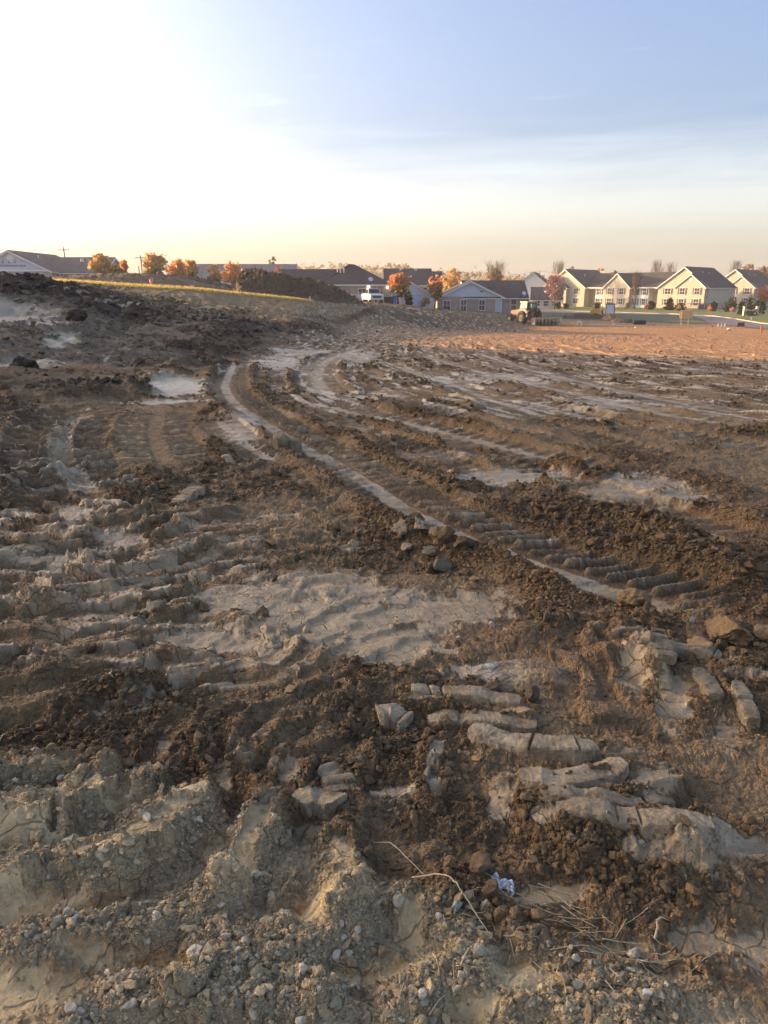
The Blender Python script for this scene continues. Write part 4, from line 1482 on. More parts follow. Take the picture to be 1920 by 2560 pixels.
# roof carried forward over the recessed entries
for a, b in ((u_of(1487), u_of(1512)), (u_of(1577), u_of(1620))):
    MB().box(a, b, 0.6, 3.5, -0.4, 4.9).build('wall', M_WHITE_S, apt)
    n = 2
    for q in range(n):
        for z in (1.5, 4.0):
            window(apt, a + (b - a) * (q + 0.5) / n, 0.58, z, 0.95, 1.5)
for a, b in ((u_of(1456), u_of(1512)), (u_of(1577), u_of(1645) + 0.1)):
    MB().prism([(0.2, 5.0), (3.6, 6.4), (3.6, 6.56), (0.2, 5.16)], a, b, 'x').build('roof', M_ROOF, apt)
    MB().box(a, b, 0.06, 0.19, 4.86, 5.1).build('trim', M_TRIM, apt)
ub0, ub1 = u_of(1512), u_of(1577)
gable(apt, ub0, ub1, -0.7, 8.0, -0.4, 5.12, 8.55, 'y', M_CREAM, M_ROOF, 0.36)
for px in (1528, 1557):
    for z in (1.55, 4.15):
        window(apt, u_of(px), -0.72, z, 1.25, 1.5)
for a, b in ((u_of(1476), u_of(1486)), (u_of(1637), u_of(1644.5))):
    sw = MB()
    sw.box(a, b, 3.05, 3.38, -0.3, 4.8)  # dark panel standing in for the shade inside the open stairwell
    so = sw.build('stairwell', M_DARKVOID, apt)
    rl = MB()
    for z in (2.6, 3.5):
        rl.box(a, b, 2.9, 2.98, z, z + 0.08)
    for k in range(6):
        xx = a + (b - a) * (k + 0.5) / 6
        rl.box(xx - 0.03, xx + 0.03, 2.92, 2.97, 2.6, 3.5)
    rl.build('railing', M_TRIM, so)
plumbing(apt, [(8.4, 6, 8.2), (8.6, 9.5, 8.0), (uA - 3, 6, 8.0)])

E0 = np.array([at_dist(1776, 222), 222.0])
apt2 = empty('apartment_building', (E0[0], E0[1], APZ), -PI / 4, 'cream apartment block with one charcoal roof at the right edge, behind the columnar evergreens', 'apartment building')
end_block(apt2, 0.0)
plumbing(apt2, [(8.4, 5, 8.1), (8.6, 9, 8.0)])

# left neighbour: white gabled end with a lower roof running right
N0 = np.array([at_dist(1288, 226), 226.0])
apt3 = empty('apartment_building', (N0[0], N0[1], APZ), R(-18), 'white gabled apartment end with dark roof behind the brick house', 'apartment building')
gable(apt3, 0, 9.6, 0, 12, -0.4, 5.6, 9.3, 'y', M_WHITE_S, M_ROOF)
gable(apt3, 9.3, 19, 2, 12, -0.4, 5.2, 8.2, 'x', M_WHITE_S, M_ROOF)
for z in (1.5, 4.1):
    window(apt3, 7.4, -0.02, z, 1.2, 1.4, False)
gar = empty('garage_row', (at_dist(1331, 192), 192, APZ), R(-10), 'low white garage row under a dark roof behind the tractor cab', 'garage')
gable(gar, 0, 7.2, 0, 7, -0.3, 2.35, 5.0, 'x', M_WHITE_S, M_ROOF2, 0.5)
for k in range(3):
    window(gar, 1.4 + 2.1 * k, -0.02, 1.25, 1.1, 1.2, False)

# ------------------------------------------------------------------ brick house, centre
BY = 128.0
bx0, bx1 = at_dist(1097, BY), at_dist(1256, BY)
bz = float(base_z((bx0 + bx1) / 2, BY)) - 0.1
eave = z_at(742, BY) - bz
peak = z_at(704, BY) - bz
W = bx1 - bx0
bh = empty('brick_house', (bx0, BY, bz), 0.0, 'single-storey pink brick house with blue-grey front gable and nearly black roof', 'house')
gable(bh, 0, W, 0, 9, -1.6, eave, peak, 'y', M_BRICK, M_ROOF, 0.45, gable_mat=M_BLUE_S)
wx1 = at_dist(1318, BY) - bx0
gable(bh, W - 6, wx1, 0.35, 9.6, -2.0, eave - 0.05, peak + 0.05, 'x', M_BRICK, M_ROOF, 0.45)
for px, w, h in ((1118, 1.1, 1.4), (1160, 0.9, 1.7), (1206, 0.9, 1.6)):
    window(bh, at_dist(px, BY) - bx0, -0.02, eave - 1.35, w, h, False)
window(bh, at_dist(1286, BY + .35) - bx0, 0.33, eave - 1.3, 0.95, 1.9, False, bars=0)
d = MB()
dx = at_dist(1247, BY) - bx0
d.box(dx - 0.5, dx + 0.5, -0.05, 0.02, eave - 2.45, eave - 0.35)
do = d.build('door', M_DOOR, bh)
MB().lathe([(0.04, 0), (0.06, 0.05), (0.0, 0.08)], (dx - 0.38, -0.05, eave - 1.5), (0, -1, 0), 8).build('handle', M_METAL, do)
MB().tube([(W - 0.08, -0.06, -1.5), (W - 0.08, -0.06, eave - 0.1)], 0.06, 6).build('downspout', M_TRIM, bh)
v = MB()
v.box(at_dist(1204, BY) - bx0 - .25, at_dist(1204, BY) - bx0 + .25, -0.03, 0.05, eave + 0.75, eave + 0.95)
v.build('gable_vent', M_DARKTRIM, bh)
cb = MB()
cb.box(wx1 + 0.05, wx1 + 0.55, 0.5, 1.0, -2.0, eave - 0.15)
cb.build('porch_post', mat_plain('red_brown_post', (0.11, 0.06, 0.055), 0.8), bh)


def dish(parent, p, r=0.35, yaw=0.3):
    a = MB()
    a.lathe([(0.02, -0.12), (r * 0.5, -0.08), (r, 0.0), (r * 0.98, 0.02), (r * 0.5, -0.05), (0.02, -0.09)], p, (math.sin(yaw), -0.9, 0.45), 14)
    a.tube([(p[0], p[1] + 0.1, p[2] - 0.05), (p[0], p[1] + 0.25, p[2] - 0.55)], 0.035, 6)
    a.build('satellite_dish', M_METAL, parent)


dish(bh, (at_dist(1311, BY) - bx0, -0.15, eave + 0.55))

# ------------------------------------------------------------------ hip-roofed house, centre left
HY = 116.0
hx = at_dist(872, HY)
hz = float(base_z(at_dist(930, HY), HY)) - 0.1
ev = z_at(711, HY) - hz
pk = z_at(660, HY + 5) - hz
hh = empty('hip_roof_house', (hx, HY, hz), 0.0, 'tan brick house with steep charcoal hip roof behind the dark stockpile', 'house')
xr, xl = at_dist(984, HY) - hx, at_dist(800, HY) - hx
MB().box(xl + 0.4, xr - 0.4, 0.4, 10.5, -1.2, ev).build('wall', M_BRICK2, hh)
rf = MB()
rf.add([(xl, 0, ev), (xr, 0, ev), (xr, 11, ev), (xl, 11, ev), (-0.2, 5.3, pk), (0.6, 5.9, pk), (xl, 0, ev - 0.18), (xr, 0, ev - 0.18), (xr, 11, ev - 0.18), (xl, 11, ev - 0.18)],
       [(0, 1, 5, 4), (1, 2, 5), (2, 3, 4, 5), (3, 0, 4), (0, 6, 7, 1), (1, 7, 8, 2), (2, 8, 9, 3), (3, 9, 6, 0), (9, 8, 7, 6)])
rf.build('roof', M_ROOF, hh)
gable(hh, at_dist(690, HY) - hx, 1.5, 2.0, 9.5, -1.2, ev - 0.1, z_at(676, HY + 5) - hz, 'x', M_BRICK2, M_ROOF, 0.4)
fs = MB()
fs.box(xl, xr, -0.10, -0.01, ev - 0.20, ev - 0.02)
fs.build('trim', M_TRIM, hh)
plumbing(hh, [(at_dist(px, HY + 3) - hx, 3.4, z_at(682, HY + 3) - hz) for px in (844, 851, 860)])
dish(hh, (at_dist(927, HY) - hx, 1.0, ev + 0.75), 0.36)
for px in (905,):
    window(hh, at_dist(px, HY) - hx, 0.38, ev - 1.2, 1.0, 1.1, False)
d = MB()
dx = at_dist(919, HY) - hx
d.box(dx - 0.5, dx + 0.5, 0.31, 0.41, -0.1, 2.0)
do = d.build('door', mat_plain('dark_green_door', (0.05, 0.065, 0.06), 0.5), hh)
MB().lathe([(0.04, 0), (0.06, 0.05), (0.0, 0.08)], (dx + 0.38, 0.31, 1.0), (0, -1, 0), 8).build('handle', M_METAL, do)
t = NT('lit_wall_lamp')
t.b.inputs['Base Color'].default_value = (0.9, 0.88, 0.8, 1)
t.b.inputs['Emission Color'].default_value = (1, 0.93, 0.8, 1)
t.b.inputs['Emission Strength'].default_value = 3.0
for px, py in ((921, 716.5), (969, 718)):
    l = MB()
    l.lathe([(0.02, -0.16), (0.11, -0.12), (0.13, 0.05), (0.05, 0.14), (0.0, 0.16)], (at_dist(px, HY) - hx, 0.24, z_at(py, HY) - hz), (0, 0, 1), 8)
    l.build('wall_lamp', t.m, hh)
ub = MB()
for px, w in ((883, 1.2), (899, 0.9)):
    c = at_dist(px, HY) - hx
    ub.box(c - w / 2, c + w / 2, 0.05, 0.38, -0.1, 1.25)
ub.build('utility_box', M_METAL, hh)
MB().tube([(at_dist(943, HY) - hx, 0.33, -1), (at_dist(943, HY) - hx, 0.33, ev - 0.15)], 0.05, 6).build('downspout', M_TRIM, hh)

# ------------------------------------------------------------------ tall dark-roofed house behind and its white garage
TY = 150.0
tx0, tx1 = at_dist(958, TY), at_dist(1082, TY)
tz = float(base_z((tx0 + tx1) / 2, TY)) - 0.1
te_, tp_ = z_at(710, TY) - tz, z_at(674, TY + 5) - tz
th_ = empty('dark_roof_house', (tx0, TY, tz), 0.0, 'white house with a tall plain black roof behind the orange tree', 'house')
gable(th_, 0.4, tx1 - tx0 - 0.4, 0, 9.5, -1.5, te_, tp_, 'x', M_WHITE_S, M_ROOF, 0.45)
plumbing(th_, [(at_dist(px, TY + 4) - tx0, 4.2, tp_ - 0.45) for px in (1000, 1004, 1037, 1041)])
MB().lathe([(0.22, 0), (0.22, 0.35), (0.0, 0.38)], (at_dist(1027, TY + 2) - tx0, 2.2, te_ + 1.15), (0, -0.4, 1), 8).build('roof_vent', M_TRIM, th_)
gable(th_, tx1 - tx0 - 0.5, at_dist(1106, TY) - tx0, 2, 8.5, -1.5, te_ - 0.3, z_at(681, TY + 5) - tz, 'x', M_WHITE_S, M_ROOF2, 0.3)
window(th_, at_dist(1060, TY) - tx0, -0.02, te_ - 1.3, 1.1, 1.3, False)

GY = 124.0
gx0, gx1 = at_dist(955, GY), at_dist(1079, GY)
gzz = float(base_z((gx0 + gx1) / 2, GY)) - 0.1
gg = empty('garage', (gx0, GY, gzz), 0.0, 'white gabled garage with pale blue door beside the orange tree', 'garage')
gable(gg, 0, gx1 - gx0, 0, 8, -1.0, z_at(735, GY) - gzz, z_at(700, GY) - gzz, 'y', M_WHITE_S, M_ROOF, 0.35)
d = MB()
a, b = at_dist(1025, GY) - gx0, at_dist(1053, GY) - gx0
d.box(a, b, -0.06, 0.02, -0.5, z_at(737, GY) - gzz)
do = d.build('garage_door', mat_plain('pale_blue_door', (0.50, 0.60, 0.78), 0.4, 0, 0.04), gg)
for k in range(4):
    pz = -0.4 + (z_at(737, GY) - gzz + 0.3) * k / 4
    p = MB()
    p.box(a + 0.08, b - 0.08, -0.085, -0.06, pz + 0.05, pz + (z_at(737, GY) - gzz + 0.3) / 4 - 0.03)
    p.build('panel', bpy.data.materials['pale_blue_door'], do)

# ------------------------------------------------------------------ long grey building behind the left trees
LY = 165.0
lx0, lx1 = at_dist(478, LY), at_dist(735, LY)
lz = float(base_z((lx0 + lx1) / 2, LY)) - 0.1
lb = empty('long_building', (lx0, LY, lz), R(3), 'long low building with pale grey roof behind the dirt mound', 'building')
gable(lb, 0, lx1 - lx0, 0, 11, -2, z_at(690, LY) - lz, z_at(662, LY + 5) - lz, 'x', M_BLUE_S, M_ROOF3, 0.5)
for k in range(6):
    window(lb, (lx1 - lx0) * (k + 0.5) / 6, -0.02, z_at(690, LY) - lz - 1.3, 1.2, 1.2, False)

# ------------------------------------------------------------------ bank, far left
KY = 128.0
kx0, kx1 = at_dist(-62, KY), at_dist(131, KY)
kz = float(base_z(at_dist(60, KY), KY)) - 0.1
kc = (kx0 + kx1) / 2
ke, kp = z_at(677, KY) - kz, z_at(628, KY) - kz
bk = empty('bank_building', (kc, KY, kz), 0.0, 'brick bank with lettered blue-grey gable and long dark roof', 'building')
hw = (kx1 - kx0) / 2
gable(bk, -hw, hw, 0, 18, -2.2, ke, kp, 'y', M_BRICK2, M_ROOF2, 0.45, gable_mat=M_BLUE_S)
MB().box(-hw - 0.05, hw + 0.05, -0.10, -0.02, ke - 0.10, ke + 0.14).build('trim', M_TRIM, bk)
wxe = at_dist(262, KY + 3) - kc
gable(bk, hw - 6, wxe, 2.5, 15, -2.2, z_at(681, KY + 2.5) - kz, z_at(646, KY + 9) - kz, 'x', M_BRICK2, M_ROOF2, 0.45)
cx = at_dist(36, KY) - kc
MB().lathe([(0.62, 0), (0.62, 0.06), (0.5, 0.09), (0.0, 0.09)], (cx, 0.05, z_at(644, KY) - kz), (0, -1, 0), 20).build('gable_vent', M_TRIM, bk)
for px in (19, 34.5, 49.5):
    l = MB()
    lx_ = at_dist(px, KY) - kc
    lz_ = z_at(655.5, KY) - kz
    l.lathe([(0.17, -0.14), (0.10, 0.0), (0.04, 0.1), (0.03, 0.14)], (lx_, -0.35, lz_), (0, 0, 1), 10)
    l.tube([(lx_, -0.35, lz_ + 0.1), (lx_, -0.33, lz_ + 0.28), (lx_, -0.15, lz_ + 0.34), (lx_, 0.06, lz_ + 0.3)], 0.03, 6)
    l.build('sign_lamp', M_DARKTRIM, bk)
tx = bpy.data.curves.new('lettering_text', 'FONT')
tx.body = 'NAPOLEON STATE BANK'
tx.align_x = 'CENTER'
tx.align_y = 'CENTER'
tx.size = 0.40
tx.extrude = 0.03
tmp_o = bpy.data.objects.new('lettering_text', tx)
link(tmp_o)
bpy.context.view_layer.update()
lt_me = bpy.data.meshes.new_from_object(tmp_o.evaluated_get(bpy.context.evaluated_depsgraph_get()))
bpy.data.objects.remove(tmp_o)
lt_me.name = 'lettering'
lt_me.materials.clear()
to = bpy.data.objects.new('lettering', lt_me)
to.parent = bk
to.location = (at_dist(38, KY) - kc, 0.02, z_at(664.5, KY) - kz)
to.rotation_euler = (PI / 2, 0, 0)
to.data.materials.append(mat_plain('lettering_grey', (0.13, 0.14, 0.18), 0.5))
link(to)
for px in (96, 103, 146, 154):
    k_ = 0.0 if px < 131 else 2.5
    window(bk, at_dist(px + 4, KY + k_) - kc, k_ - 0.02, z_at(694, KY + k_) - kz, 0.55, 1.3, False)
MB().tube([(hw + 0.1, -0.05, -2), (hw + 0.1, -0.05, ke - 0.1)], 0.06, 6).build('downspout', M_TRIM, bk)
plumbing(bk, [(at_dist(106, KY + 6) - kc, 6, z_at(650, KY + 6) - kz), (at_dist(208, KY + 6) - kc, 6.5, z_at(658, KY + 6.5) - kz), (at_dist(213, KY + 6) - kc, 6.5, z_at(658, KY + 6.5) - kz)])

# ------------------------------------------------------------------ lawns, road, kerbs on the flat ground to the right
def sheet(name, edge_a, edge_b, mat, lift, n=40, m=14, kind='structure'):
    """a ground sheet between two edges given as (image column, distance) lists, draped on the base terrain"""
    A = [(at_dist(p, y), y) for p, y in edge_a]
    B = [(at_dist(p, y), y) for p, y in edge_b]

    def res(P, q):
        P = np.array(P)
        d = np.concatenate([[0], np.cumsum(np.hypot(*np.diff(P, axis=0).T))])
        return np.stack([np.interp(q * d[-1], d, P[:, k]) for k in (0, 1)], -1)
    q = np.linspace(0, 1, n)
    a, b = res(A, q), res(B, q)
    s = np.linspace(0, 1, m)[:, None, None]
    g = a[None] * (1 - s) + b[None] * s
    g = g.reshape(-1, 2)
    z = base_z(g[:, 0], g[:, 1]) + lift
    ii = np.arange(m - 1)[:, None] * n + np.arange(n - 1)[None, :]
    qd = np.stack([ii, ii + 1, ii + 1 + n, ii + n], -1).reshape(-1, 4)
    me = np_mesh(name, np.column_stack([g, z]), qd, None, mat, True)
    o = put(name, me)
    tag(o, kind=kind)
    return o, a, b


def mat_grass(name, a, b):
    t = NT(name)
    geo = t.node('ShaderNodeNewGeometry')
    n1 = t.noise(0.25, 6, 0.65, geo.outputs['Position'])
    n2 = t.noise(3.0, 5, 0.7, geo.outputs['Position'])
    rp = t.ramp(t.math('ADD', t.math('MULTIPLY', n1.outputs[0], 0.6), t.math('MULTIPLY', n2.outputs[0], 0.4)), [(0.35, a), (0.65, b)])
    t.lk(rp.outputs[0], t.b.inputs['Base Color'])
    t.b.inputs['Roughness'].default_value = 0.9
    t.bump(n2.outputs[0], 1.0, 0.35)
    return t.m


M_LAWN = mat_grass('lawn_grass', (0.085, 0.13, 0.040), (0.15, 0.185, 0.060))
M_LAWN2 = mat_grass('dull_grass', (0.075, 0.10, 0.055), (0.12, 0.13, 0.075))
M_ROAD = mat_plain('worn_asphalt', (0.12, 0.12, 0.135), 0.85, 0, 0.12, 0.8)
M_CONC = mat_plain('concrete_kerb', (0.38, 0.33, 0.26), 0.85, 0, 0.15, 0.8)
up = [(1240, 172), (1400, 166), (1560, 154), (1680, 145.5), (1794, 132), (1843, 121), (1920, 103), (2160, 84), (2500, 70)]
lo = [(1240, 160), (1400, 152), (1480, 148), (1560, 143), (1650, 138), (1738, 133), (1780, 109), (1819, 100), (1865, 95), (1930, 89), (2160, 76), (2500, 62)]
sheet('lawn', [(p, y + 0.4) for p, y in up], [(1240, 262), (1560, 262), (1900, 255), (2200, 240), (2600, 200)], M_LAWN, 0.05, 60, 20)
sheet('verge', [(1390, 120), (1500, 116), (1600, 112), (1700, 107), (1786, 104)], [(1390, 151), (1480, 147), (1560, 142), (1650, 137), (1738, 132)], M_LAWN2, 0.05, 40, 14)
road, ra, rb = sheet('road', lo, up, M_ROAD, 0.09, 70, 10)
kb = MB()
for E, s in ((rb, 1),):
    for k in range(len(E) - 1):
        p, q = E[k], E[k + 1]
        za, zb_ = float(base_z(*p)), float(base_z(*q))
        kb.bar((p[0], p[1] + 0.12 * s, za + 0.10), (q[0], q[1] + 0.12 * s, zb_ + 0.10), 0.2, 0.2)
tag(kb.build('kerb', M_CONC), kind='structure')
sheet('driveway', [(1225, 176), (1300, 172), (1360, 168)], [(1235, 215), (1300, 208), (1345, 190)], M_ROAD, 0.12, 20, 8)
sheet('pavement', [(p, y + 1.6) for p, y in up[2:6]], [(p, y + 3.4) for p, y in up[2:6]], M_CONC, 0.11, 40, 4)

# ------------------------------------------------------------------ trees
def mat_leaf(name, stops, trans=0.5, zmix=None):
    """leaf colour varies leaf by leaf; zmix = (colours of the low leaves)"""
    t = NT(name)
    geo = t.node('ShaderNodeNewGeometry')
    rp = t.ramp(geo.outputs['Random Per Island'], [(i / max(1, len(stops) - 1), c) for i, c in enumerate(stops)])
    col = rp.outputs[0]
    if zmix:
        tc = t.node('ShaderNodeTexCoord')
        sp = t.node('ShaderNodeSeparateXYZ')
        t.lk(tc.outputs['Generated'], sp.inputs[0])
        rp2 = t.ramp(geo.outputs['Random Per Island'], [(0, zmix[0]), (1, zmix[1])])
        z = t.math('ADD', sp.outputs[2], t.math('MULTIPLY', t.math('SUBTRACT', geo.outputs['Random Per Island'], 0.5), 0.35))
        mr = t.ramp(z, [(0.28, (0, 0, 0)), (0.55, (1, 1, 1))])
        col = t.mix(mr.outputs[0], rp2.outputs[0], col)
    df = t.node('ShaderNodeBsdfDiffuse')
    tr = t.node('ShaderNodeBsdfTranslucent')
    mx = t.node('ShaderNodeMixShader')
    mx.inputs[0].default_value = trans
    t.lk(col, df.inputs[0])
    t.lk(col, tr.inputs[0])
    t.lk(df.outputs[0], mx.inputs[1])
    t.lk(tr.outputs[0], mx.inputs[2])
    t.lk(mx.outputs[0], t.n['Material Output'].inputs['Surface'])
    return t.m


L_ORANGE = mat_leaf('orange_leaves', [(0.550, 0.238, 0.113), (0.608, 0.312, 0.140), (0.653, 0.403, 0.185)])
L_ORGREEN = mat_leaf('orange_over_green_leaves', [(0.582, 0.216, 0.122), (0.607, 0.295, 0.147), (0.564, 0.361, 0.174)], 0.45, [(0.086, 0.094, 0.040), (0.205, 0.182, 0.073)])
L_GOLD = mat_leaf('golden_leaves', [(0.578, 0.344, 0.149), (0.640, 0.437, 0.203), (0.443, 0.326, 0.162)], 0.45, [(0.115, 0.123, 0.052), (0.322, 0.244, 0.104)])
L_RED = mat_leaf('red_leaves', [(0.561, 0.163, 0.116), (0.602, 0.227, 0.141), (0.466, 0.217, 0.147)])
L_PINK = mat_leaf('pink_leaves', [(0.531, 0.289, 0.250), (0.593, 0.375, 0.312), (0.443, 0.272, 0.225)])
L_OLIVE = mat_leaf('olive_leaves', [(0.095, 0.095, 0.045), (0.168, 0.145, 0.067), (0.206, 0.167, 0.097)])
L_BROWN = mat_leaf('brown_leaves', [(0.277, 0.184, 0.129), (0.353, 0.251, 0.166), (0.225, 0.170, 0.115)])
L_EVER = mat_leaf('evergreen_needles', [(0.018, 0.032, 0.018), (0.030, 0.045, 0.022), (0.045, 0.055, 0.025)], 0.15)
L_FAR = mat_leaf('far_wood_leaves', [(0.20, 0.18, 0.11), (0.30, 0.24, 0.15), (0.36, 0.25, 0.15), (0.24, 0.23, 0.14)], 0.3)
M_BARK = mat_plain('grey_bark', (0.10, 0.075, 0.058), 0.95, 0, 0.25)
M_TWIG = mat_plain('bare_twigs', (0.20, 0.145, 0.105), 0.95, 0, 0.2)


def leaf_cloud(n, shape, size, rng, clumps=14, spread=0.34):
    """n small leaf clumps gathered in clusters inside shape(u) -> point; returns verts, quads"""
    cc = np.array([shape(rng) for _ in range(clumps)])
    who = rng.integers(0, clumps, n)
    base = cc[who] + rng.normal(size=(n, 3)) * spread
    a = rng.normal(size=(n, 3))
    a /= np.linalg.norm(a, axis=1)[:, None]
    b = np.cross(a, rng.normal(size=(n, 3)))
    b /= np.linalg.norm(b, axis=1)[:, None]
    s = size * (0.55 + 0.9 * rng.random(n))[:, None]
    v = np.stack([base - a * s, base + b * s * 0.55, base + a * s, base - b * s * 0.55], 1).reshape(-1, 3)
    q = np.arange(n * 4).reshape(n, 4)
    return v, q


def limbs(h, w, rng, n=7, base=0.3, fan=0.75):
    """trunk with rising limbs and forks"""
    m = MB()
    lean = rng.normal(size=2) * 0.03 * h
    r0 = 0.022 * h + 0.03
    m.tube([(0, 0, -0.4), (0, 0, 0), (lean[0] * .4, lean[1] * .4, h * 0.35), (lean[0], lean[1], h * 0.8)], [r0 * 1.3, r0 * 1.15, r0 * 0.8, r0 * 0.25], 7)
    for k in range(n):
        z0 = h * (base + (0.65 - base) * k / n)
        a = k * 2.4 + rng.random()
        e = np.array([math.cos(a), math.sin(a)]) * w * 0.5 * (0.55 + 0.4 * rng.random())
        z1 = min(h * 0.97, z0 + h * (0.18 + 0.22 * rng.random()))
        m.tube([(0, 0, z0), (e[0] * .5, e[1] * .5, (z0 + z1) / 2 + 0.04 * h), (e[0], e[1], z1)], [r0 * 0.45, r0 * 0.3, r0 * 0.1], 5)
        for q in range(2):
            f = e * 0.6 + rng.normal(size=2) * w * 0.12
            m.tube([(e[0] * .45, e[1] * .45, (z0 + z1) / 2), (f[0], f[1], z1 + h * 0.08 * rng.random())], [r0 * 0.2, r0 * 0.06], 4)
    return m


def tree(label, px, ptop, pbase, wpx, Y, mat, name='autumn_tree', cat='tree', group=None, n=700, trunk_share=0.28, shape='round', leaf=0.30, seed=0, clumps=16):
    rng = np.random.default_rng(900 + seed + int(px))
    x = at_dist(px, Y)
    zg = float(base_z(x, Y))
    zt = z_at(ptop, Y)
    h = max(0.8, zt - zg)
    w = wpx * CP / F_PX * Y
    o = empty(name, (x, Y, zg), 0, label, cat, group)
    tr = limbs(h * 0.92, w, rng, 6, trunk_share)
    tr.build('trunk', M_BARK, o)
    zb = h * trunk_share
    zc, hz = (h + zb) / 2, (h - zb) / 2

    def sh(r):
        while True:
            p = r.random(3) * 2 - 1
            if shape == 'cone':
                if np.hypot(p[0], p[1]) < (1 - (p[2] + 1) / 2) * 0.9 + 0.08: break
            elif shape == 'column':
                if np.hypot(p[0], p[1]) < 0.85 * (1 - max(0, p[2]) ** 2.2) ** 0.5 + 0.05: break
            elif shape == 'vase':
                if np.hypot(p[0], p[1]) < 0.35 + 0.6 * (p[2] + 1) / 2 and np.linalg.norm(p) < 1.15: break
            else:
                d = np.linalg.norm(p)
                if 0.45 < d < 1.0: break
        return np.array([p[0] * w * 0.40, p[1] * w * 0.40, zc + p[2] * hz * 0.84])
    v, q = leaf_cloud(n, sh, leaf, rng, clumps, 0.105 * w + 0.06)
    v[:, 2] = np.maximum(v[:, 2], 0.05)
    if shape == 'round' and n > 250:
        # ragged outline: a few leading sprays stand out of the crown
        for _ in range(9):
            a_ = rng.random() * 6.28
            e_ = rng.random() * 1.2 + 0.15
            c_ = np.array([math.cos(a_) * math.cos(e_) * w * 0.5, math.sin(a_) * math.cos(e_) * w * 0.5, zc + math.sin(e_) * hz * 1.0])
            v2, q2 = leaf_cloud(max(6, n // 45), lambda r, c_=c_: c_, leaf, rng, 2, 0.05 * w)
            q = np.vstack([q, q2 + len(v)])
            v = np.vstack([v, v2])
    put('crown', np_mesh('crown', v, q, None, mat, False), o)
    return o


def bare_tree(label, px, ptop, wpx, Y, seed=0, group=None, mat=None, name='bare_tree'):
    rng = np.random.default_rng(1500 + seed + int(px))
    x = at_dist(px, Y)
    zg = float(base_z(x, Y))
    h = z_at(ptop, Y) - zg
    w = wpx * CP / F_PX * Y
    o = empty(name, (x, Y, zg), 0, label, 'tree', group)
    limbs(h * 0.8, w * 0.6, rng, 5, 0.2).build('trunk', M_BARK, o)
    m = MB()
    for k in range(46):
        a = rng.random() * 6.28
        z0 = h * (0.2 + 0.5 * rng.random())
        r = w * 0.5 * (0.25 + 0.75 * rng.random())
        z1 = min(h, z0 + h * (0.2 + 0.4 * rng.random()))
        s = Vector((math.cos(a) * r * .15, math.sin(a) * r * .15, z0))
        e = Vector((math.cos(a) * r, math.sin(a) * r, z1))
        mid = s.lerp(e, 0.5) + Vector((0, 0, -0.05 * h))
        m.tube([s, mid, e], [0.06, 0.045, 0.02], 4, False)
        for q in range(5):
            f = e + Vector(rng.normal(size=3)) * w * 0.10 + Vector((0, 0, h * 0.05))
            m.tube([mid.lerp(e, 0.2 + 0.16 * q), f], [0.035, 0.015], 3, False)
    m.build('branches', mat or M_TWIG, o)
    return o


AUT = 'autumn trees behind the earthworks'
tree('broad golden orange tree at the right end of the bank roof', 259, 637, 690, 44, 122, L_GOLD, group=AUT, n=900, seed=1)
tree('small orange tree just right of the golden one by the bank', 315, 652, 690, 20, 126, L_ORANGE, group=AUT, n=350, seed=2)
tree('low olive shrub between the golden tree and the small orange tree', 292, 664, 690, 36, 124, L_OLIVE, 'shrub', 'shrub', n=420, seed=3, trunk_share=0.08)
tree('round golden orange tree standing alone beside the second power pole', 391, 637, 688, 52, 128, L_GOLD, group=AUT, n=1100, seed=4, clumps=22)
tree('wide low red orange tree at the left end of the long grey roof', 447, 651, 690, 46, 132, L_ORANGE, group=AUT, n=800, seed=5)
tree('orange tree with drooping right side beside the long grey roof', 480, 652, 690, 36, 135, L_GOLD, group=AUT, n=600, seed=6)
tree('small golden tree in front of the long grey roof', 537, 664, 690, 30, 130, L_GOLD, group=AUT, n=500, seed=7)
tree('wider orange tree in front of the long grey roof, next to the dark stockpile', 583, 662, 692, 46, 128, L_ORANGE, group=AUT, n=700, seed=8)
tree('bright red orange treetop showing over the dark stockpile', 699, 668, 700, 20, 126, L_RED, group=AUT, n=350, seed=9)
tree('tall thin olive tree rising behind the right end of the long grey roof', 685, 644, 690, 20, 190, L_OLIVE, 'tall_tree', group=None, n=300, seed=10, leaf=.4)
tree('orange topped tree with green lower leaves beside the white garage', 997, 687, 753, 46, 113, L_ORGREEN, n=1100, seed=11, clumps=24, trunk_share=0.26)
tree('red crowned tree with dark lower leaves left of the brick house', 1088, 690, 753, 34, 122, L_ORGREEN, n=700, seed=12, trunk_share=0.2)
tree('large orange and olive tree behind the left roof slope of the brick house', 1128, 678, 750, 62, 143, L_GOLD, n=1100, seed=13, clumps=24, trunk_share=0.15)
tree('small orange treetop at the ridge of the brick house gable', 1153, 697, 750, 22, 147, L_ORANGE, n=350, seed=14)
tree('orange treetop over the black roof of the brick house', 1260, 694, 750, 26, 165, L_GOLD, n=350, seed=15)
tree('dark evergreen behind the black roof of the brick house', 1237, 672, 750, 34, 190, L_OLIVE, 'evergreen_tree', n=600, seed=16, leaf=.4)
tree('pink leaved tree in front of the left apartment gable', 1388, 690, 772, 46, 186, L_PINK, n=900, seed=17, leaf=.38, trunk_share=0.3)
tree('red leaved tree at the right edge behind the evergreens', 1918, 716, 764, 40, 190, L_RED, n=600, seed=18, leaf=.36)
bare_tree('pale bare tree with wide fine twigs behind the brick house', 1238, 661, 60, 215, 1)
bare_tree('slim pinkish bare tree in front of the apartment front gable', 1590, 684, 26, 186, 2)
bare_tree('tall pale bare tree behind the white gabled apartment end', 1393, 660, 30, 260, 3)
bare_tree('wide bare tree behind the middle apartment roofs', 1638, 657, 36, 285, 4)
bare_tree('smaller bare tree just left of the tallest apartment gable', 1674, 662, 34, 290, 5)
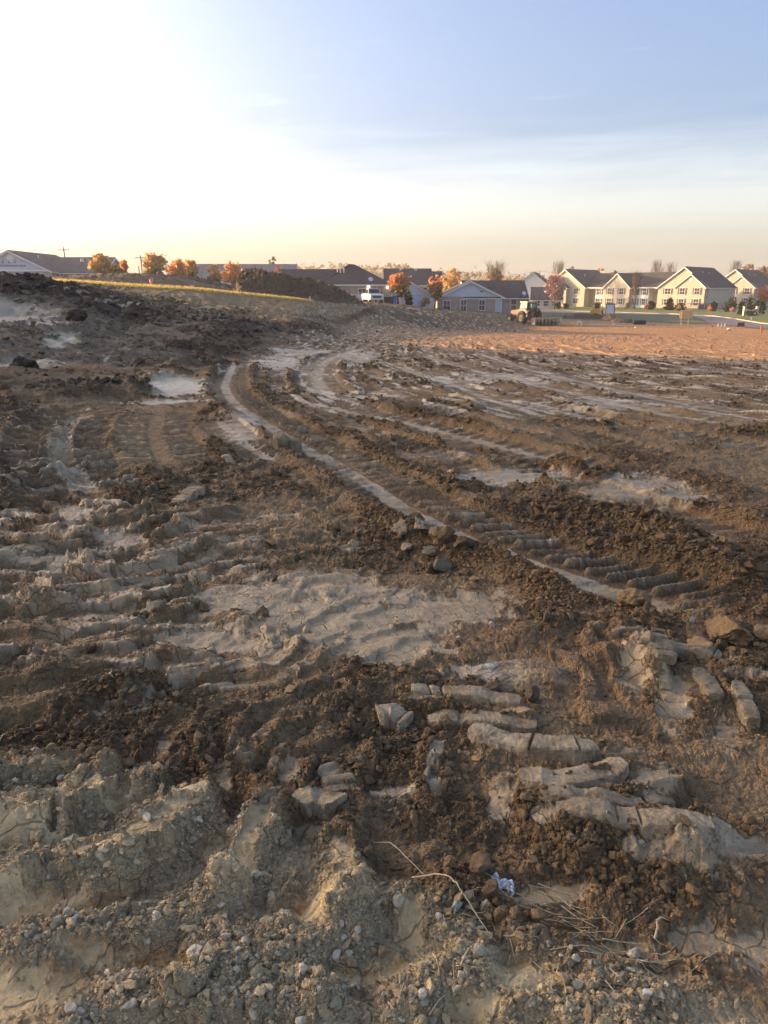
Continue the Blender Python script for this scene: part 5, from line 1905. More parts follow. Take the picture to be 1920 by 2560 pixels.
bare_tree('bare tree behind the right apartment block', 1832, 657, 30, 290, 6)
tree('russet tree behind the right apartment block', 1868, 661, 764, 40, 280, L_BROWN, n=450, seed=19, leaf=.5)
tree('tan bushy tree at the right edge of the picture behind the red tree', 1905, 668, 764, 44, 260, L_BROWN, n=500, seed=20, leaf=.5)
tree('reddish treetop at the left apartment ridge', 1425, 667, 764, 20, 275, L_BROWN, n=300, seed=21, leaf=.45)
tree('broad golden treetop over the middle apartment roof', 1500, 672, 764, 40, 285, L_GOLD, n=500, seed=22, leaf=.5)
tree('dark evergreen treetop over the middle apartment roof', 1532, 667, 764, 22, 285, L_EVER, 'evergreen_tree', n=350, seed=23, leaf=.5, shape='column')
tree('round treetop between the dark roofed house and the brick house', 1010, 665, 750, 60, 260, L_BROWN, n=500, seed=24, leaf=.5)

EV = 'evergreens along the apartment lawn'
for i, (px, pt, w, yd, shp, lab) in enumerate([
    (1678, 735, 25, 176, 'cone', 'broad dark evergreen in front of the tallest apartment gable'),
    (1706, 757, 24, 170, 'cone', 'low spreading evergreen beside the golden shrub'),
    (1632, 754, 15, 180, 'round', 'rounded dark evergreen beside the copper shrub at the entry recess'),
    (1789, 754, 14, 165, 'column', 'small upright evergreen beside the red shrub'),
    (1835, 741, 34, 162, 'cone', 'largest wide evergreen on the lawn, below the right apartment block'),
    (1860, 752, 12, 143, 'column', 'slim columnar evergreen left of the white entrance sign'),
    (1911, 749, 12, 145, 'column', 'slim columnar evergreen right of the white entrance sign'),
    (1879, 738, 16, 158, 'cone', 'pale topped conifer behind the white entrance sign'),
    (1897, 742, 16, 160, 'cone', 'dark conifer behind the right end of the entrance sign'),
    (1022, 729, 14, 117, 'column', 'tall dark columnar evergreen left of the white garage front'),
]):
    tree(lab, px, pt, 780, w, yd, L_EVER, 'evergreen', 'evergreen', EV if i < 9 else None, 520, 0.03, shp, 0.28, 40 + i, 20)
for i, (px, pt, w, yd, m, lab) in enumerate([
    (1621, 757, 10, 176, L_ORANGE, 'copper shrub at the apartment entry recess'),
    (1700, 760, 8, 168, L_GOLD, 'golden shrub left of the low spreading evergreen'),
    (1781, 763, 8, 163, L_RED, 'red shrub hugging the small upright evergreen'),
    (1838, 766, 8, 158, L_PINK, 'small pink shrub in front of the largest evergreen'),
    (1398, 755, 12, 190, L_EVER, 'dark rounded shrub under the pink tree'),
    (1418, 755, 13, 190, L_EVER, 'dark rounded shrub right of the pink tree'),
    (1574, 757, 13, 186, L_BROWN, 'dark brown shrub under the slim bare tree'),
    (1061, 741, 24, 119, L_BROWN, 'brown clipped shrub right of the garage door'),
]):
    tree(lab, px, pt, 780, w, yd, m, 'shrub', 'shrub', None, 200, 0.04, 'round', 0.2, 60 + i, 9)

# far wood: one hazy mass of crowns
rng = np.random.default_rng(77)
V, Q, c0 = [], [], 0
for k in range(330):
    px = 690 + 1500 * rng.random() if k < 250 else -500 + 1500 * rng.random()
    yd = 430 + 260 * rng.random()
    top = (652 if px < 1000 else 668 if px < 1250 else 684) + 14 * rng.random() if k < 250 else 690 + 8 * rng.random()
    x = at_dist(px, yd)
    zg = -2.4
    h = max(6, z_at(top, yd) - zg)
    w = 7 + 7 * rng.random()

    def sh(r, x=x, Y=yd, h=h, w=w, zg=zg):
        p = r.random(3) * 2 - 1
        p /= max(1, np.linalg.norm(p))
        return np.array([x + p[0] * w * .42, Y + p[1] * w * .42, zg + h * (0.55 + 0.40 * p[2])])
    v, q = leaf_cloud(130, sh, 1.0, rng, 12, 0.9)
    V.append(v)
    Q.append(q + c0)
    c0 += len(v)
tag(put('far_wood', np_mesh('far_wood', np.vstack(V), np.vstack(Q), None, L_FAR, False)), kind='stuff')
# low far hills closing the horizon
hx = np.linspace(-4200, 4200, 160)
hv, hq = [], []
for j, (yy, base, amp) in enumerate(((900, -4, 0), (1100, 4, 5), (1500, 9, 8), (2200, 14, 12))):
    hv.append(np.column_stack([hx * yy / 1500, np.full_like(hx, yy), base + amp * (vnoise(hx / 420.0, np.full_like(hx, j * 2.1), 91) + 0.25) * (j > 0)]))
hv = np.vstack(hv)
ii = np.arange(3)[:, None] * 160 + np.arange(159)[None, :]
hq = np.stack([ii, ii + 1, ii + 161, ii + 160], -1).reshape(-1, 4)
tag(put('hills', np_mesh('hills', hv, hq, None, mat_grass('hill_woods', (0.10, 0.09, 0.05), (0.16, 0.13, 0.07)), True)), kind='structure')

# ------------------------------------------------------------------ earth heaps
def heap(name, label, px, ptop, wpx, Y, depth, mat, seed, crest=0.25, jag=0.10, base_drop=0.3, cat='soil heap', nx=90, ny=40, prof=None):
    """a dumped heap: rough mound with clods; prof = crest heights (share of full) from its left to its right end"""
    x0, x1 = at_dist(px - wpx / 2, Y), at_dist(px + wpx / 2, Y)
    xc = (x0 + x1) / 2
    hw = (x1 - x0) / 2
    zg = float(base_z(xc, Y))
    hgt = z_at(ptop, Y) - zg
    gx_, gy_ = np.meshgrid(np.linspace(-1, 1, nx), np.linspace(-1, 1, ny))
    u, v_ = gx_.ravel(), gy_.ravel()
    if prof is None:
        cr = np.sqrt(np.clip(1 - u * u, 0, 1))
    else:
        cr = np.interp(u, np.linspace(-1, 1, len(prof)), prof)
    cross = np.clip(1 - np.abs(v_) ** 1.3, 0, 1)
    X_, Y_ = u * hw, v_ * depth
    wz = fbm(X_ / 1.4 + seed, Y_ / 1.4, seed, 4, 0.6)
    z = hgt * cr * cross * (1 + 0.22 * wz)
    body = np.clip(cr * cross * 3, 0, 1)
    z = z + body * (0.55 * jag * hgt * lumps(X_ / 0.9, Y_ / 0.9, seed + 5, .8) + 0.35 * jag * hgt * lumps(X_ / 0.4, Y_ / 0.4, seed + 6, .9)) + jag * hgt * 0.6 * wz * body
    z = z - base_drop * (1 - body)
    # sit on the slope of the land
    z = z + (base_z(xc + X_, Y + Y_) - zg)
    ii = np.arange(ny - 1)[:, None] * nx + np.arange(nx - 1)[None, :]
    q = np.stack([ii, ii + 1, ii + 1 + nx, ii + nx], -1).reshape(-1, 4)
    o = put(name, np_mesh(name, np.column_stack([X_, Y_, z]), q, None, mat, False), None, (xc, Y, zg))
    rg_ = np.random.default_rng(seed)
    nc = int(min(1600, 14 * hw * depth * 4))
    pick_ = rg_.choice(len(X_), nc, p=body / body.sum())
    cs = (0.05 + 0.22 * rg_.random(nc) ** 3) * min(1.0, 0.35 + hgt / 3)
    dirs = np.array([[1, 0, 0], [-1, 0, 0], [0, 1, 0], [0, -1, 0], [0, 0, 1], [0, 0, -1]], float)
    pv = dirs[None] * cs[:, None, None] * (0.6 + 0.8 * rg_.random((nc, 6, 1))) + 0.25 * cs[:, None, None] * rg_.normal(size=(nc, 6, 3))
    pv = pv + np.stack([X_[pick_] + 0.1 * rg_.normal(size=nc), Y_[pick_] + 0.1 * rg_.normal(size=nc), z[pick_] + cs * 0.3], -1)[:, None, :]
    tri = np.array([[0, 2, 4], [2, 1, 4], [1, 3, 4], [3, 0, 4], [2, 0, 5], [1, 2, 5], [3, 1, 5], [0, 3, 5]])
    tri = (tri[None] + 6 * np.arange(nc)[:, None, None]).reshape(-1, 3)
    tag(put('clods', np_mesh('clods', pv.reshape(-1, 3), None, tri, mat, False), o), kind='stuff')
    return tag(o, label, cat)


def mat_earth(name, a, b):
    t = NT(name)
    geo = t.node('ShaderNodeNewGeometry')
    n1 = t.noise(1.6, 6, 0.65, geo.outputs['Position'])
    n2 = t.noise(9, 5, 0.7, geo.outputs['Position'])
    rp = t.ramp(t.math('ADD', t.math('MULTIPLY', n1.outputs[0], 0.6), t.math('MULTIPLY', n2.outputs[0], 0.4)), [(0.32, a), (0.68, b)])
    t.lk(rp.outputs[0], t.b.inputs['Base Color'])
    t.b.inputs['Roughness'].default_value = 0.95
    t.bump(n2.outputs[0], 1.0, 0.12)
    return t.m


M_TOPS = mat_earth('dark_topsoil', (0.055, 0.042, 0.027), (0.13, 0.098, 0.062))
M_SANDY = mat_earth('sandy_subsoil', (0.24, 0.155, 0.085), (0.36, 0.24, 0.13))
heap('soil_stockpile', 'large dark topsoil stockpile in front of the hip-roofed house', 752, 686, 334, 92, 5.5, M_TOPS, 311, prof=(0.0, 0.72, 0.95, 0.9, 0.93, 0.80, 0.76, 0.68, 0.62, 0.50, 0.33, 0.2, 0.0), jag=0.28, nx=150, ny=60)
heap('soil_stockpile', 'long low dark soil berm behind the yellow straw strip', 385, 686, 540, 101, 3.5, M_TOPS, 321, prof=(0.0, 0.5, 0.85, 0.95, 1.0, 0.95, 1.0, 0.9, 0.95, 0.85, 0.6, 0.4), jag=0.05, nx=150, ny=40)
heap('soil_heap', 'sandy yellow soil heap beside the yellow loader', 1537, 786, 56, 118, 2.0, M_SANDY, 331, jag=0.15, nx=50, ny=30, prof=(0, .6, 1, .8, .7, .45, 0))
heap('soil_heap', 'smaller sandy heap in front of the larger sandy heap', 1557, 796, 44, 110, 1.4, M_SANDY, 332, jag=0.15, nx=40, ny=24)
heap('soil_heap', 'grey brown soil heap right of the sandy heaps', 1575, 799, 30, 108, 1.0, M_TOPS, 333, jag=0.15, nx=40, ny=24)
heap('soil_heap', 'low dark soil bank under the yellow loader', 1478, 786, 150, 122, 3.0, M_TOPS, 334, jag=0.2, nx=80, ny=30, prof=(0, .5, .8, 1, .9, 1, .6, .2, 0))
heap('soil_heap', 'dark clod heap with the concrete pipe on the left mound', 52, 694, 120, 51, 1.6, M_TOPS, 335, jag=0.5, nx=60, ny=30, prof=(0.3, .6, .5, 1, .8, .6, .7, .3, 0))

# ------------------------------------------------------------------ straw strip on the bank
sx = []
rng = np.random.default_rng(5)
n = 9000
bear = -23.5 + 18.2 * rng.random(n)
px_ = 960 + np.tan(np.radians(bear)) * F_PX / CP
rmid = np.interp(bear, [-23.5, -19, -14, -10.6, -7, -5.3], [81, 82.5, 82.5, 82, 82.5, 83])
wid = np.interp(bear, [-23.5, -19, -14, -9, -5.3], [3.2, 3.0, 2.2, 1.8, 0.6])
rr_ = rmid + (rng.random(n) - 0.5) * 2 * wid
bx_, by_ = rr_ * np.sin(np.radians(bear)), rr_ * np.cos(np.radians(bear))
bz_ = base_z(bx_, by_)
hgt = 0.16 + 0.22 * rng.random(n) ** 2
an = rng.random(n) * 6.283
ww = 0.05 + 0.05 * rng.random(n)
dx_, dy_ = np.cos(an) * ww, np.sin(an) * ww
ln_ = rng.normal(size=(n, 2)) * 0.10
v = np.stack([np.stack([bx_ - dx_, by_ - dy_, bz_ - 0.02], -1), np.stack([bx_ + dx_, by_ + dy_, bz_ - 0.02], -1), np.stack([bx_ + ln_[:, 0], by_ + ln_[:, 1], bz_ + hgt], -1)], 1).reshape(-1, 3)
L_STRAW = mat_leaf('straw', [(0.50, 0.38, 0.12), (0.62, 0.50, 0.20), (0.45, 0.40, 0.14)], 0.4)
tag(put('straw_grass', np_mesh('straw_grass', v, None, np.arange(3 * n).reshape(-1, 3), L_STRAW, False)), kind='stuff')

# ------------------------------------------------------------------ poles, wires, stakes
def utility_pole(px, ptop, Y, label, arms=1, lean=0.0):
    x = at_dist(px, Y)
    zg = float(base_z(x, Y))
    h = z_at(ptop, Y) - zg
    o = empty('utility_pole', (x, Y, zg), 0, label, 'power pole', 'wooden power poles')
    MB().tube([(0, 0, -0.5), (lean * h, 0, h)], [0.17, 0.12], 8).build('pole', M_WOODPOLE, o)
    for k in range(arms):
        a = MB()
        z = h - 0.55 - 0.9 * k
        a.box(lean * h - 1.25, lean * h + 1.25, -0.16, -0.03, z - 0.07, z + 0.07)
        ao = a.build('crossarm', M_WOODPOLE, o)
        for q in (-1.1, -0.45, 0.45, 1.1):
            MB().lathe([(0.03, 0), (0.07, 0.05), (0.05, 0.16), (0.0, 0.2)], (lean * h + q, -0.1, z + 0.07), (0, 0, 1), 6).build('insulator', M_METAL, ao)
    return o, x, zg + h


utility_pole(174, 618, 168, 'power pole with one crossarm rising behind the bank roof', 1, -0.03)
MB_t = None
o, _, _ = utility_pole(359, 638, 172, 'power pole with one crossarm left of the round golden tree', 1, 0.0)
MB().lathe([(0.0, 0), (0.22, 0.0), (0.24, 0.7), (0.0, 0.78)], (0.32, 0, 6.2), (0, 0, 1), 10).build('transformer', M_METAL, o)
utility_pole(352, 665, 200, 'short plain pole just left of the second power pole', 0)
p1 = utility_pole(1323, 678, 300, 'short power pole behind the white gabled apartment end', 0)
p2 = utility_pole(1347, 676, 300, 'taller power pole over the white gabled apartment end', 0)
wr = MB()


def wire(m, a, b, sag):
    pts = []
    for k in range(9):
        t_ = k / 8
        p = Vector(a).lerp(Vector(b), t_)
        p.z -= sag * 4 * t_ * (1 - t_)
        pts.append(p)
    m.tube(pts, 0.035, 4, False)


za = z_at(677, 300)
wire(wr, (at_dist(1150, 300), 300, z_at(683, 300)), (p2[1], 300, za), 1.2)
wr2 = MB()
wire(wr2, (p2[1], 300, za), (at_dist(1560, 300), 300, z_at(676, 300)), 1.5)
tag(wr.build('power_line', M_BLACK), 'thin power line running left from the pole over the white apartment end', 'power line')
tag(wr2.build('power_line', M_BLACK), 'thin power line running right from the pole over the white apartment end', 'power line')

M_STAKE = mat_plain('pale_stake_wood', (0.60, 0.50, 0.36), 0.8, 0, 0.1)
M_WHITE = mat_plain('white_paint', (0.80, 0.80, 0.78), 0.5, 0, 0.05)
M_PINKF = mat_plain('red_flag_plastic', (0.80, 0.10, 0.10), 0.5, 0, 0.1)


def stake(px, ptop, pbase, Y, label, mat=M_STAKE, group='survey stakes', lean=0.0, w=0.06, flag=False):
    x = at_dist(px, Y)
    zg = float(base_z(x, Y))
    h = max(0.35, (pbase - ptop) / 2016 * Y)
    o = empty('survey_stake', (x, Y, zg), 0, label, 'stake', group)
    MB().prism([(-w / 2 + lean * 0, -0.25), (w / 2, -0.25), (w / 2 + lean * h, h), (lean * h, h + 0.06), (-w / 2 + lean * h, h)], -0.02, 0.02).build('lath', mat, o)
    if flag:
        f = MB()
        P = [(0.03, 0, h), (0.03, 0, h - 0.55), (-0.18, -0.05, h - 0.62), (-0.26, 0.02, h - 0.35), (-0.20, -0.04, h - 0.02)]
        f.add(P + [(a, b + 0.02, c) for a, b, c in P], [(0, 1, 2, 3, 4), (9, 8, 7, 6, 5)] + [(k, (k + 1) % 5, (k + 1) % 5 + 5, k + 5) for k in range(5)])
        f.build('flag', M_PINKF, o)
    return o


stake(382, 695, 718, 80, 'stake with a red flag at the edge of the straw strip', flag=True, w=0.10, group=None)
stake(305, 703, 712, 80, 'plain lath left of the red flag on the straw strip', group=None, w=0.08)
stake(404, 713, 720, 79, 'short lath right of the red flag', group=None, w=0.08)
stake(354, 709, 716, 79, 'short lath just left of the red flag', group=None, w=0.08)
stake(774, 736, 751, 82, 'white lath at the right end of the straw strip', M_WHITE, None, w=0.12)
stake(600, 722, 729, 82, 'low lath halfway along the straw strip', group=None, w=0.08)
stake(1003, 734, 754, 104, 'leaning orange and white post in front of the orange topped tree', mat_plain('faded_orange', (0.75, 0.45, 0.35), 0.6), None, -0.22, 0.32)
for k, px in enumerate((1807, 1815.5, 1823.5)):
    stake(px, 811.5, 819, 96, ('first', 'middle', 'last')[k] + ' of three short white stakes at the road edge near the plywood sign', M_WHITE, 'white stakes at the road edge', 0, 0.12)
stake(1889, 797, 803, 118, 'lone white marker post on the lawn right of the entrance sign', M_WHITE, None, 0, 0.18)
stake(1918, 816, 834, 84, 'orange stake at the right edge of the picture', mat_plain('orange_stake_paint', (0.75, 0.22, 0.08), 0.6), None, 0, 0.2)

# ------------------------------------------------------------------ concrete pipe on the left mound
x, Y_ = at_dist(73, 50.2), 50.2
pc = empty('concrete_pipe', (x, Y_, z_at(695, Y_)), R(-28), 'short round concrete pipe with a dark mouth on the left mound', 'pipe')
b = MB()
b.lathe([(0.15, 0.9), (0.15, 0.0), (0.24, 0.0), (0.24, 0.9), (0.15, 0.9)], (0, 0, 0), (0, 1, 0), 20)
b.build('pipe_body', mat_plain('grey_concrete', (0.45, 0.43, 0.40), 0.9), pc, True)
b = MB()
b.lathe([(0.0, 0.5), (0.15, 0.5)], (0, 0, 0), (0, 1, 0), 20)  # black disc painted in as the shade inside the bore
b.build('bore_shade', M_BLACK, pc)

# ------------------------------------------------------------------ white pickup in front of the hip-roofed house
M_CARW = mat_plain('white_car_paint', (0.72, 0.74, 0.76), 0.25, 0, 0.03)
PY = 107.0
pk_ = empty('pickup_truck', (at_dist(931, PY), PY, float(base_z(at_dist(931, PY), PY)) + 0.02), R(14), 'white pickup truck parked in front of the tan brick house', 'pickup truck')
b = MB()
b.prism([(-2.7, 0.45), (-2.75, 0.85), (-2.6, 1.08), (-1.3, 1.16), (0.0, 1.16), (2.7, 1.16), (2.75, 0.5), (2.3, 0.38), (-2.4, 0.38)], -0.94, 0.94, 'x')
b.build('body', M_CARW, pk_, False, 0.05)
b = MB()
lo_ = [(-1.25, 1.14), (0.95, 1.14)]
b.add([(-0.88, -1.35, 1.15), (0.88, -1.35, 1.15), (0.88, 1.0, 1.15), (-0.88, 1.0, 1.15), (-0.72, -0.62, 1.84), (0.72, -0.62, 1.84), (0.72, 0.85, 1.84), (-0.72, 0.85, 1.84)], [(0, 3, 2, 1), (4, 5, 6, 7), (0, 1, 5, 4), (1, 2, 6, 5), (2, 3, 7, 6), (3, 0, 4, 7)])
b.build('cab', M_CARW, pk_, False, 0.04)
b = MB()
b.add([(-0.78, -1.29, 1.22), (0.78, -1.29, 1.22), (0.66, -0.70, 1.78), (-0.66, -0.70, 1.78), (-0.78, -1.33, 1.24), (0.78, -1.33, 1.24), (0.66, -0.74, 1.80), (-0.66, -0.74, 1.80)], [(0, 1, 2, 3), (7, 6, 5, 4), (0, 4, 5, 1), (1, 5, 6, 2), (2, 6, 7, 3), (3, 7, 4, 0)])
b.build('windshield', M_GLASS, pk_)
for s in (-1, 1):
    b = MB()
    b.add([(s * 0.885, -1.1, 1.22), (s * 0.885, 0.85, 1.22), (s * 0.75, 0.75, 1.76), (s * 0.75, -0.55, 1.76), (s * 0.905, -1.1, 1.22), (s * 0.905, 0.85, 1.22), (s * 0.77, 0.75, 1.76), (s * 0.77, -0.55, 1.76)], [(0, 1, 2, 3), (7, 6, 5, 4), (0, 4, 5, 1), (1, 5, 6, 2), (2, 6, 7, 3), (3, 7, 4, 0)])
    b.build('side_window', M_GLASS, pk_)
    b = MB()
    b.box(s * 0.72 - 0.2, s * 0.72 + 0.2, -2.76, -2.66, 0.78, 0.98)
    b.build('headlight', M_METAL, pk_)
    b = MB()
    b.box(min(s * 0.95, s * 1.15), max(s * 0.95, s * 1.15), -1.05, -0.93, 1.2, 1.42)
    b.build('mirror', M_BLACK, pk_)
    for yy in (-1.75, 1.75):
        w = MB()
        w.lathe([(0.0, -0.12), (0.26, -0.12), (0.38, -0.10), (0.39, 0.0), (0.38, 0.10), (0.26, 0.12), (0.0, 0.12)], (s * 0.85, yy, 0.38), (1, 0, 0), 18)
        wo = w.build('wheel', M_BLACK, pk_, True)
        r = MB()
        r.lathe([(0.0, 0.0), (0.24, 0.0), (0.24, 0.03), (0.0, 0.04)], (s * 0.97, yy, 0.38), (s, 0, 0), 12)
        r.build('rim', M_METAL, wo)
b = MB()
b.box(-0.62, 0.62, -2.79, -2.70, 0.62, 0.95)
b.build('grille', M_DARKTRIM, pk_)
b = MB()
b.box(-0.95, 0.95, -2.86, -2.70, 0.40, 0.58)
b.build('bumper', M_METAL, pk_)

# dark skip, blue bin and black bin by the hip-roofed house
def bin_(name, label, px, ptop, wpx, Y, col, skip=False, cat='bin'):
    x = at_dist(px, Y)
    zg = float(base_z(x, Y))
    h = z_at(ptop, Y) - zg
    w = wpx * CP / F_PX * Y
    m = mat_plain(label.split()[0] + '_bin_plastic', col, 0.5)
    o = empty(name, (x, Y, zg), 0, label, cat)
    b = MB()
    t_ = 0.86 if not skip else 0.92
    b.add([(-w / 2 * t_, -0.4, 0.05), (w / 2 * t_, -0.4, 0.05), (w / 2 * t_, 0.4, 0.05), (-w / 2 * t_, 0.4, 0.05), (-w / 2, -0.5, h * 0.92), (w / 2, -0.5, h * 0.92), (w / 2, 0.5, h * 0.92), (-w / 2, 0.5, h * 0.92)], [(0, 3, 2, 1), (4, 5, 6, 7), (0, 1, 5, 4), (1, 2, 6, 5), (2, 3, 7, 6), (3, 0, 4, 7)])
    b.build('body', m, o)
    l = MB()
    l.prism([(-0.55, h * 0.92), (0.55, h * 0.92), (0.5, h), (-0.5, h * 0.97)], -w / 2 - 0.03, w / 2 + 0.03, 'x')
    l.build('lid', m, o)
    for s in (-1, 1):
        MB().lathe([(0, -0.04), (0.11, -0.04), (0.11, 0.04), (0, 0.04)], (s * w / 2 * 0.8, 0.35, 0.11), (1, 0, 0), 10).build('wheel', M_BLACK, o)
    return o


bin_('waste_skip', 'black low skip right of the white pickup', 972, 741, 24, 108, (0.03, 0.03, 0.034), True, 'skip')
bin_('wheeled_bin', 'blue wheeled bin beside the black skip', 986, 738, 10, 109, (0.05, 0.20, 0.55))
bin_('wheeled_bin', 'dark wheeled bin right of the blue bin', 996, 737, 9, 109.5, (0.04, 0.03, 0.035))

# ------------------------------------------------------------------ tractor with its disc harrow
M_TYRE = mat_plain('dusty_tyre_rubber', (0.055, 0.048, 0.042), 0.85, 0, 0.3)
M_RIM = mat_plain('dusty_yellow_rim', (0.52, 0.36, 0.14), 0.6, 0, 0.2)
M_TAN = mat_plain('sunlit_cab_panel', (0.42, 0.31, 0.18), 0.5, 0, 0.15)  # tan-gold of sunlight on the cab painted into the panel colour
M_NAVY = mat_plain('dark_blue_paint', (0.030, 0.032, 0.060), 0.4, 0, 0.2)
M_SMV = mat_plain('red_orange_reflector', (0.75, 0.08, 0.03), 0.5)
M_DISC = mat_plain('worn_disc_steel', (0.50, 0.42, 0.32), 0.45, 0.3, 0.25)
M_RUST = mat_plain('yellow_brown_frame_paint', (0.50, 0.30, 0.08), 0.6, 0, 0.25)
t = NT('tinted_cab_glass')
t.b.inputs['Base Color'].default_value = (0.35, 0.5, 0.45, 1)
t.b.inputs['Roughness'].default_value = 0.03
t.b.inputs['Transmission Weight'].default_value = 0.85
t.b.inputs['IOR'].default_value = 1.05
M_CABGLASS = t.m


def lug_tyre(parent, name, c, r, w, rim_mat, lugs=18):
    """agricultural tyre across local x with raised bar lugs, and its rim"""
    b = MB()
    b.lathe([(r * 0.56, -w / 2 * 0.9), (r * 0.80, -w / 2), (r * 0.93, -w / 2 * 0.92), (r * 0.96, 0), (r * 0.93, w / 2 * 0.92), (r * 0.80, w / 2), (r * 0.56, w / 2 * 0.9), (r * 0.56, -w / 2 * 0.9)], c, (1, 0, 0), 32)
    for k in range(lugs):
        for s in (-1, 1):
            a = 2 * PI * (k + (0.5 if s > 0 else 0)) / lugs
            n = len(b.v)
            b.box(0.0 if s > 0 else -w * 0.49, w * 0.49 if s > 0 else 0.0, -r * 0.045, r * 0.045, r * 0.90, r)
            b.xf(Matrix.Translation(c) @ Matrix.Rotation(a, 4, 'X') @ Matrix.Rotation(s * 0.5, 4, 'Z'), n)
    o = b.build(name, M_TYRE, parent)
    q = MB()
    for s in (-1, 1):
        q.lathe([(r * 0.57, s * w * 0.40), (r * 0.50, s * w * 0.30), (r * 0.22, s * w * 0.18), (r * 0.18, s * w * 0.34), (0.0, s * w * 0.36)], c, (1, 0, 0), 20)
    q.build('rim', rim_mat, o, True)
    return o


TRY = 101.0
trx = at_dist(1326, TRY)
trz = float(base_z(trx, TRY)) - 0.03
tr = empty('tractor', (trx, TRY, trz), R(24), 'dusty dark blue farm tractor seen from behind with pale cab side', 'tractor')
tr.scale = (1.12, 1.12, 1.07)
# local frame: +y forward (away), x right; rear axle at y=0
for s in (-1, 1):
    lug_tyre(tr, 'rear_wheel', (s * 0.95, 0, 0.80), 0.80, 0.58, M_RIM, 20)
    lug_tyre(tr, 'front_wheel', (s * 0.90, 2.65, 0.55), 0.55, 0.40, M_RIM, 16)
    f = MB()
    pts = [(s * 0.95, 0.85 * math.cos(a) * 1.08, 0.80 + 0.9 * math.sin(a) * 1.02) for a in np.linspace(0.5, 2.9, 9)]
    for p, q in zip(pts[:-1], pts[1:]):
        f.bar(p, q, 0.60, 0.05, (1, 0, 0))
    f.build('fender', M_NAVY, tr)
    l = MB()
    l.lathe([(0, 0), (0.09, 0), (0.09, 0.05), (0, 0.05)], (s * 0.62, -0.72, 1.62), (0, -1, 0), 10)
    l.build('tail_light', M_SMV, tr)
b = MB()
b.box(-0.33, 0.33, -0.35, 3.0, 0.55, 1.05)
b.box(-0.45, 0.45, -0.55, 0.5, 0.62, 1.30)
b.build('chassis', M_NAVY, tr, False, 0.03)
b = MB()
b.prism([(1.15, 1.0), (3.25, 1.0), (3.35, 1.25), (3.2, 1.62), (1.15, 1.78)], -0.40, 0.40, 'x')
b.build('hood', mat_plain('dark_maroon_paint', (0.075, 0.025, 0.022), 0.6, 0, 0.2), tr, False, 0.06)
b = MB()
b.box(-0.05, 0.05, 1.5, 1.6, 1.7, 2.55)
b.build('exhaust', M_BLACK, tr)
b = MB()
for sx, sy, tx_, ty_ in ((-0.72, -0.55, -0.62, -0.45), (0.72, -0.55, 0.62, -0.45), (-0.72, 1.12, -0.62, 0.85), (0.72, 1.12, 0.62, 0.85)):
    b.bar((sx, sy, 1.25), (tx_, ty_, 2.55), 0.10)
b.bar((-0.72, -0.55, 1.28), (0.72, -0.55, 1.28), 0.08)
b.bar((-0.62, -0.45, 2.52), (0.62, -0.45, 2.52), 0.10)
b.bar((0, -0.52, 1.3), (0, -0.46, 2.5), 0.035)
b.build('cab_frame', M_BLACK, tr)
b = MB()
b.add([(-0.74, -0.56, 1.25), (-0.74, 1.12, 1.25), (-0.64, 0.86, 2.55), (-0.64, -0.46, 2.55), (-0.69, -0.56, 1.25), (-0.69, 1.12, 1.25), (-0.59, 0.86, 2.55), (-0.59, -0.46, 2.55)], [(0, 1, 2, 3), (7, 6, 5, 4), (0, 4, 5, 1), (1, 5, 6, 2), (2, 6, 7, 3), (3, 7, 4, 0)])
b.build('cab_side', M_TAN, tr)
b = MB()
b.box(-0.70, 0.70, -0.55, 1.0, 2.55, 2.72)
b.build('cab_roof', M_TAN, tr, False, 0.05)
b = MB()
b.add([(-0.66, -0.53, 1.32), (0.66, -0.53, 1.32), (0.57, -0.44, 2.48), (-0.57, -0.44, 2.48), (-0.66, -0.51, 1.32), (0.66, -0.51, 1.32), (0.57, -0.42, 2.48), (-0.57, -0.42, 2.48)], [(0, 1, 2, 3), (7, 6, 5, 4), (0, 4, 5, 1), (1, 5, 6, 2), (2, 6, 7, 3), (3, 7, 4, 0)])
b.build('rear_window', M_CABGLASS, tr)
b = MB()
b.add([(-0.66, 1.07, 1.32), (0.66, 1.07, 1.32), (0.57, 0.83, 2.48), (-0.57, 0.83, 2.48), (-0.66, 1.09, 1.32), (0.66, 1.09, 1.32), (0.57, 0.85, 2.48), (-0.57, 0.85, 2.48)], [(0, 1, 2, 3), (7, 6, 5, 4), (0, 4, 5, 1), (1, 5, 6, 2), (2, 6, 7, 3), (3, 7, 4, 0)])
b.build('windshield', M_CABGLASS, tr)
b = MB()
b.box(-0.24, 0.24, 0.0, 0.12, 1.25, 2.0)
b.box(-0.24, 0.24, 0.0, 0.5, 1.2, 1.36)
b.build('seat', M_BLACK, tr, False, 0.04)
b = MB()
b.prism([(-0.24, 1.0), (0.24, 1.0), (0.0, 1.42)], -0.64, -0.60)
so = b.build('slow_vehicle_sign', M_SMV, tr)
b = MB()
for s in (-1, 1):
    b.bar((s * 0.42, -0.4, 0.62), (s * 0.36, -1.25, 0.52), 0.09)
b.bar((0, -0.55, 1.05), (0, -1.2, 1.0), 0.07)
b.build('hitch_arm', M_BLACK, tr)
b = MB()
b.bar((-0.80, -0.9, 1.65), (-1.0, -0.95, 0.9), 0.08)
b.build('lift_strut', M_WHITE, tr)

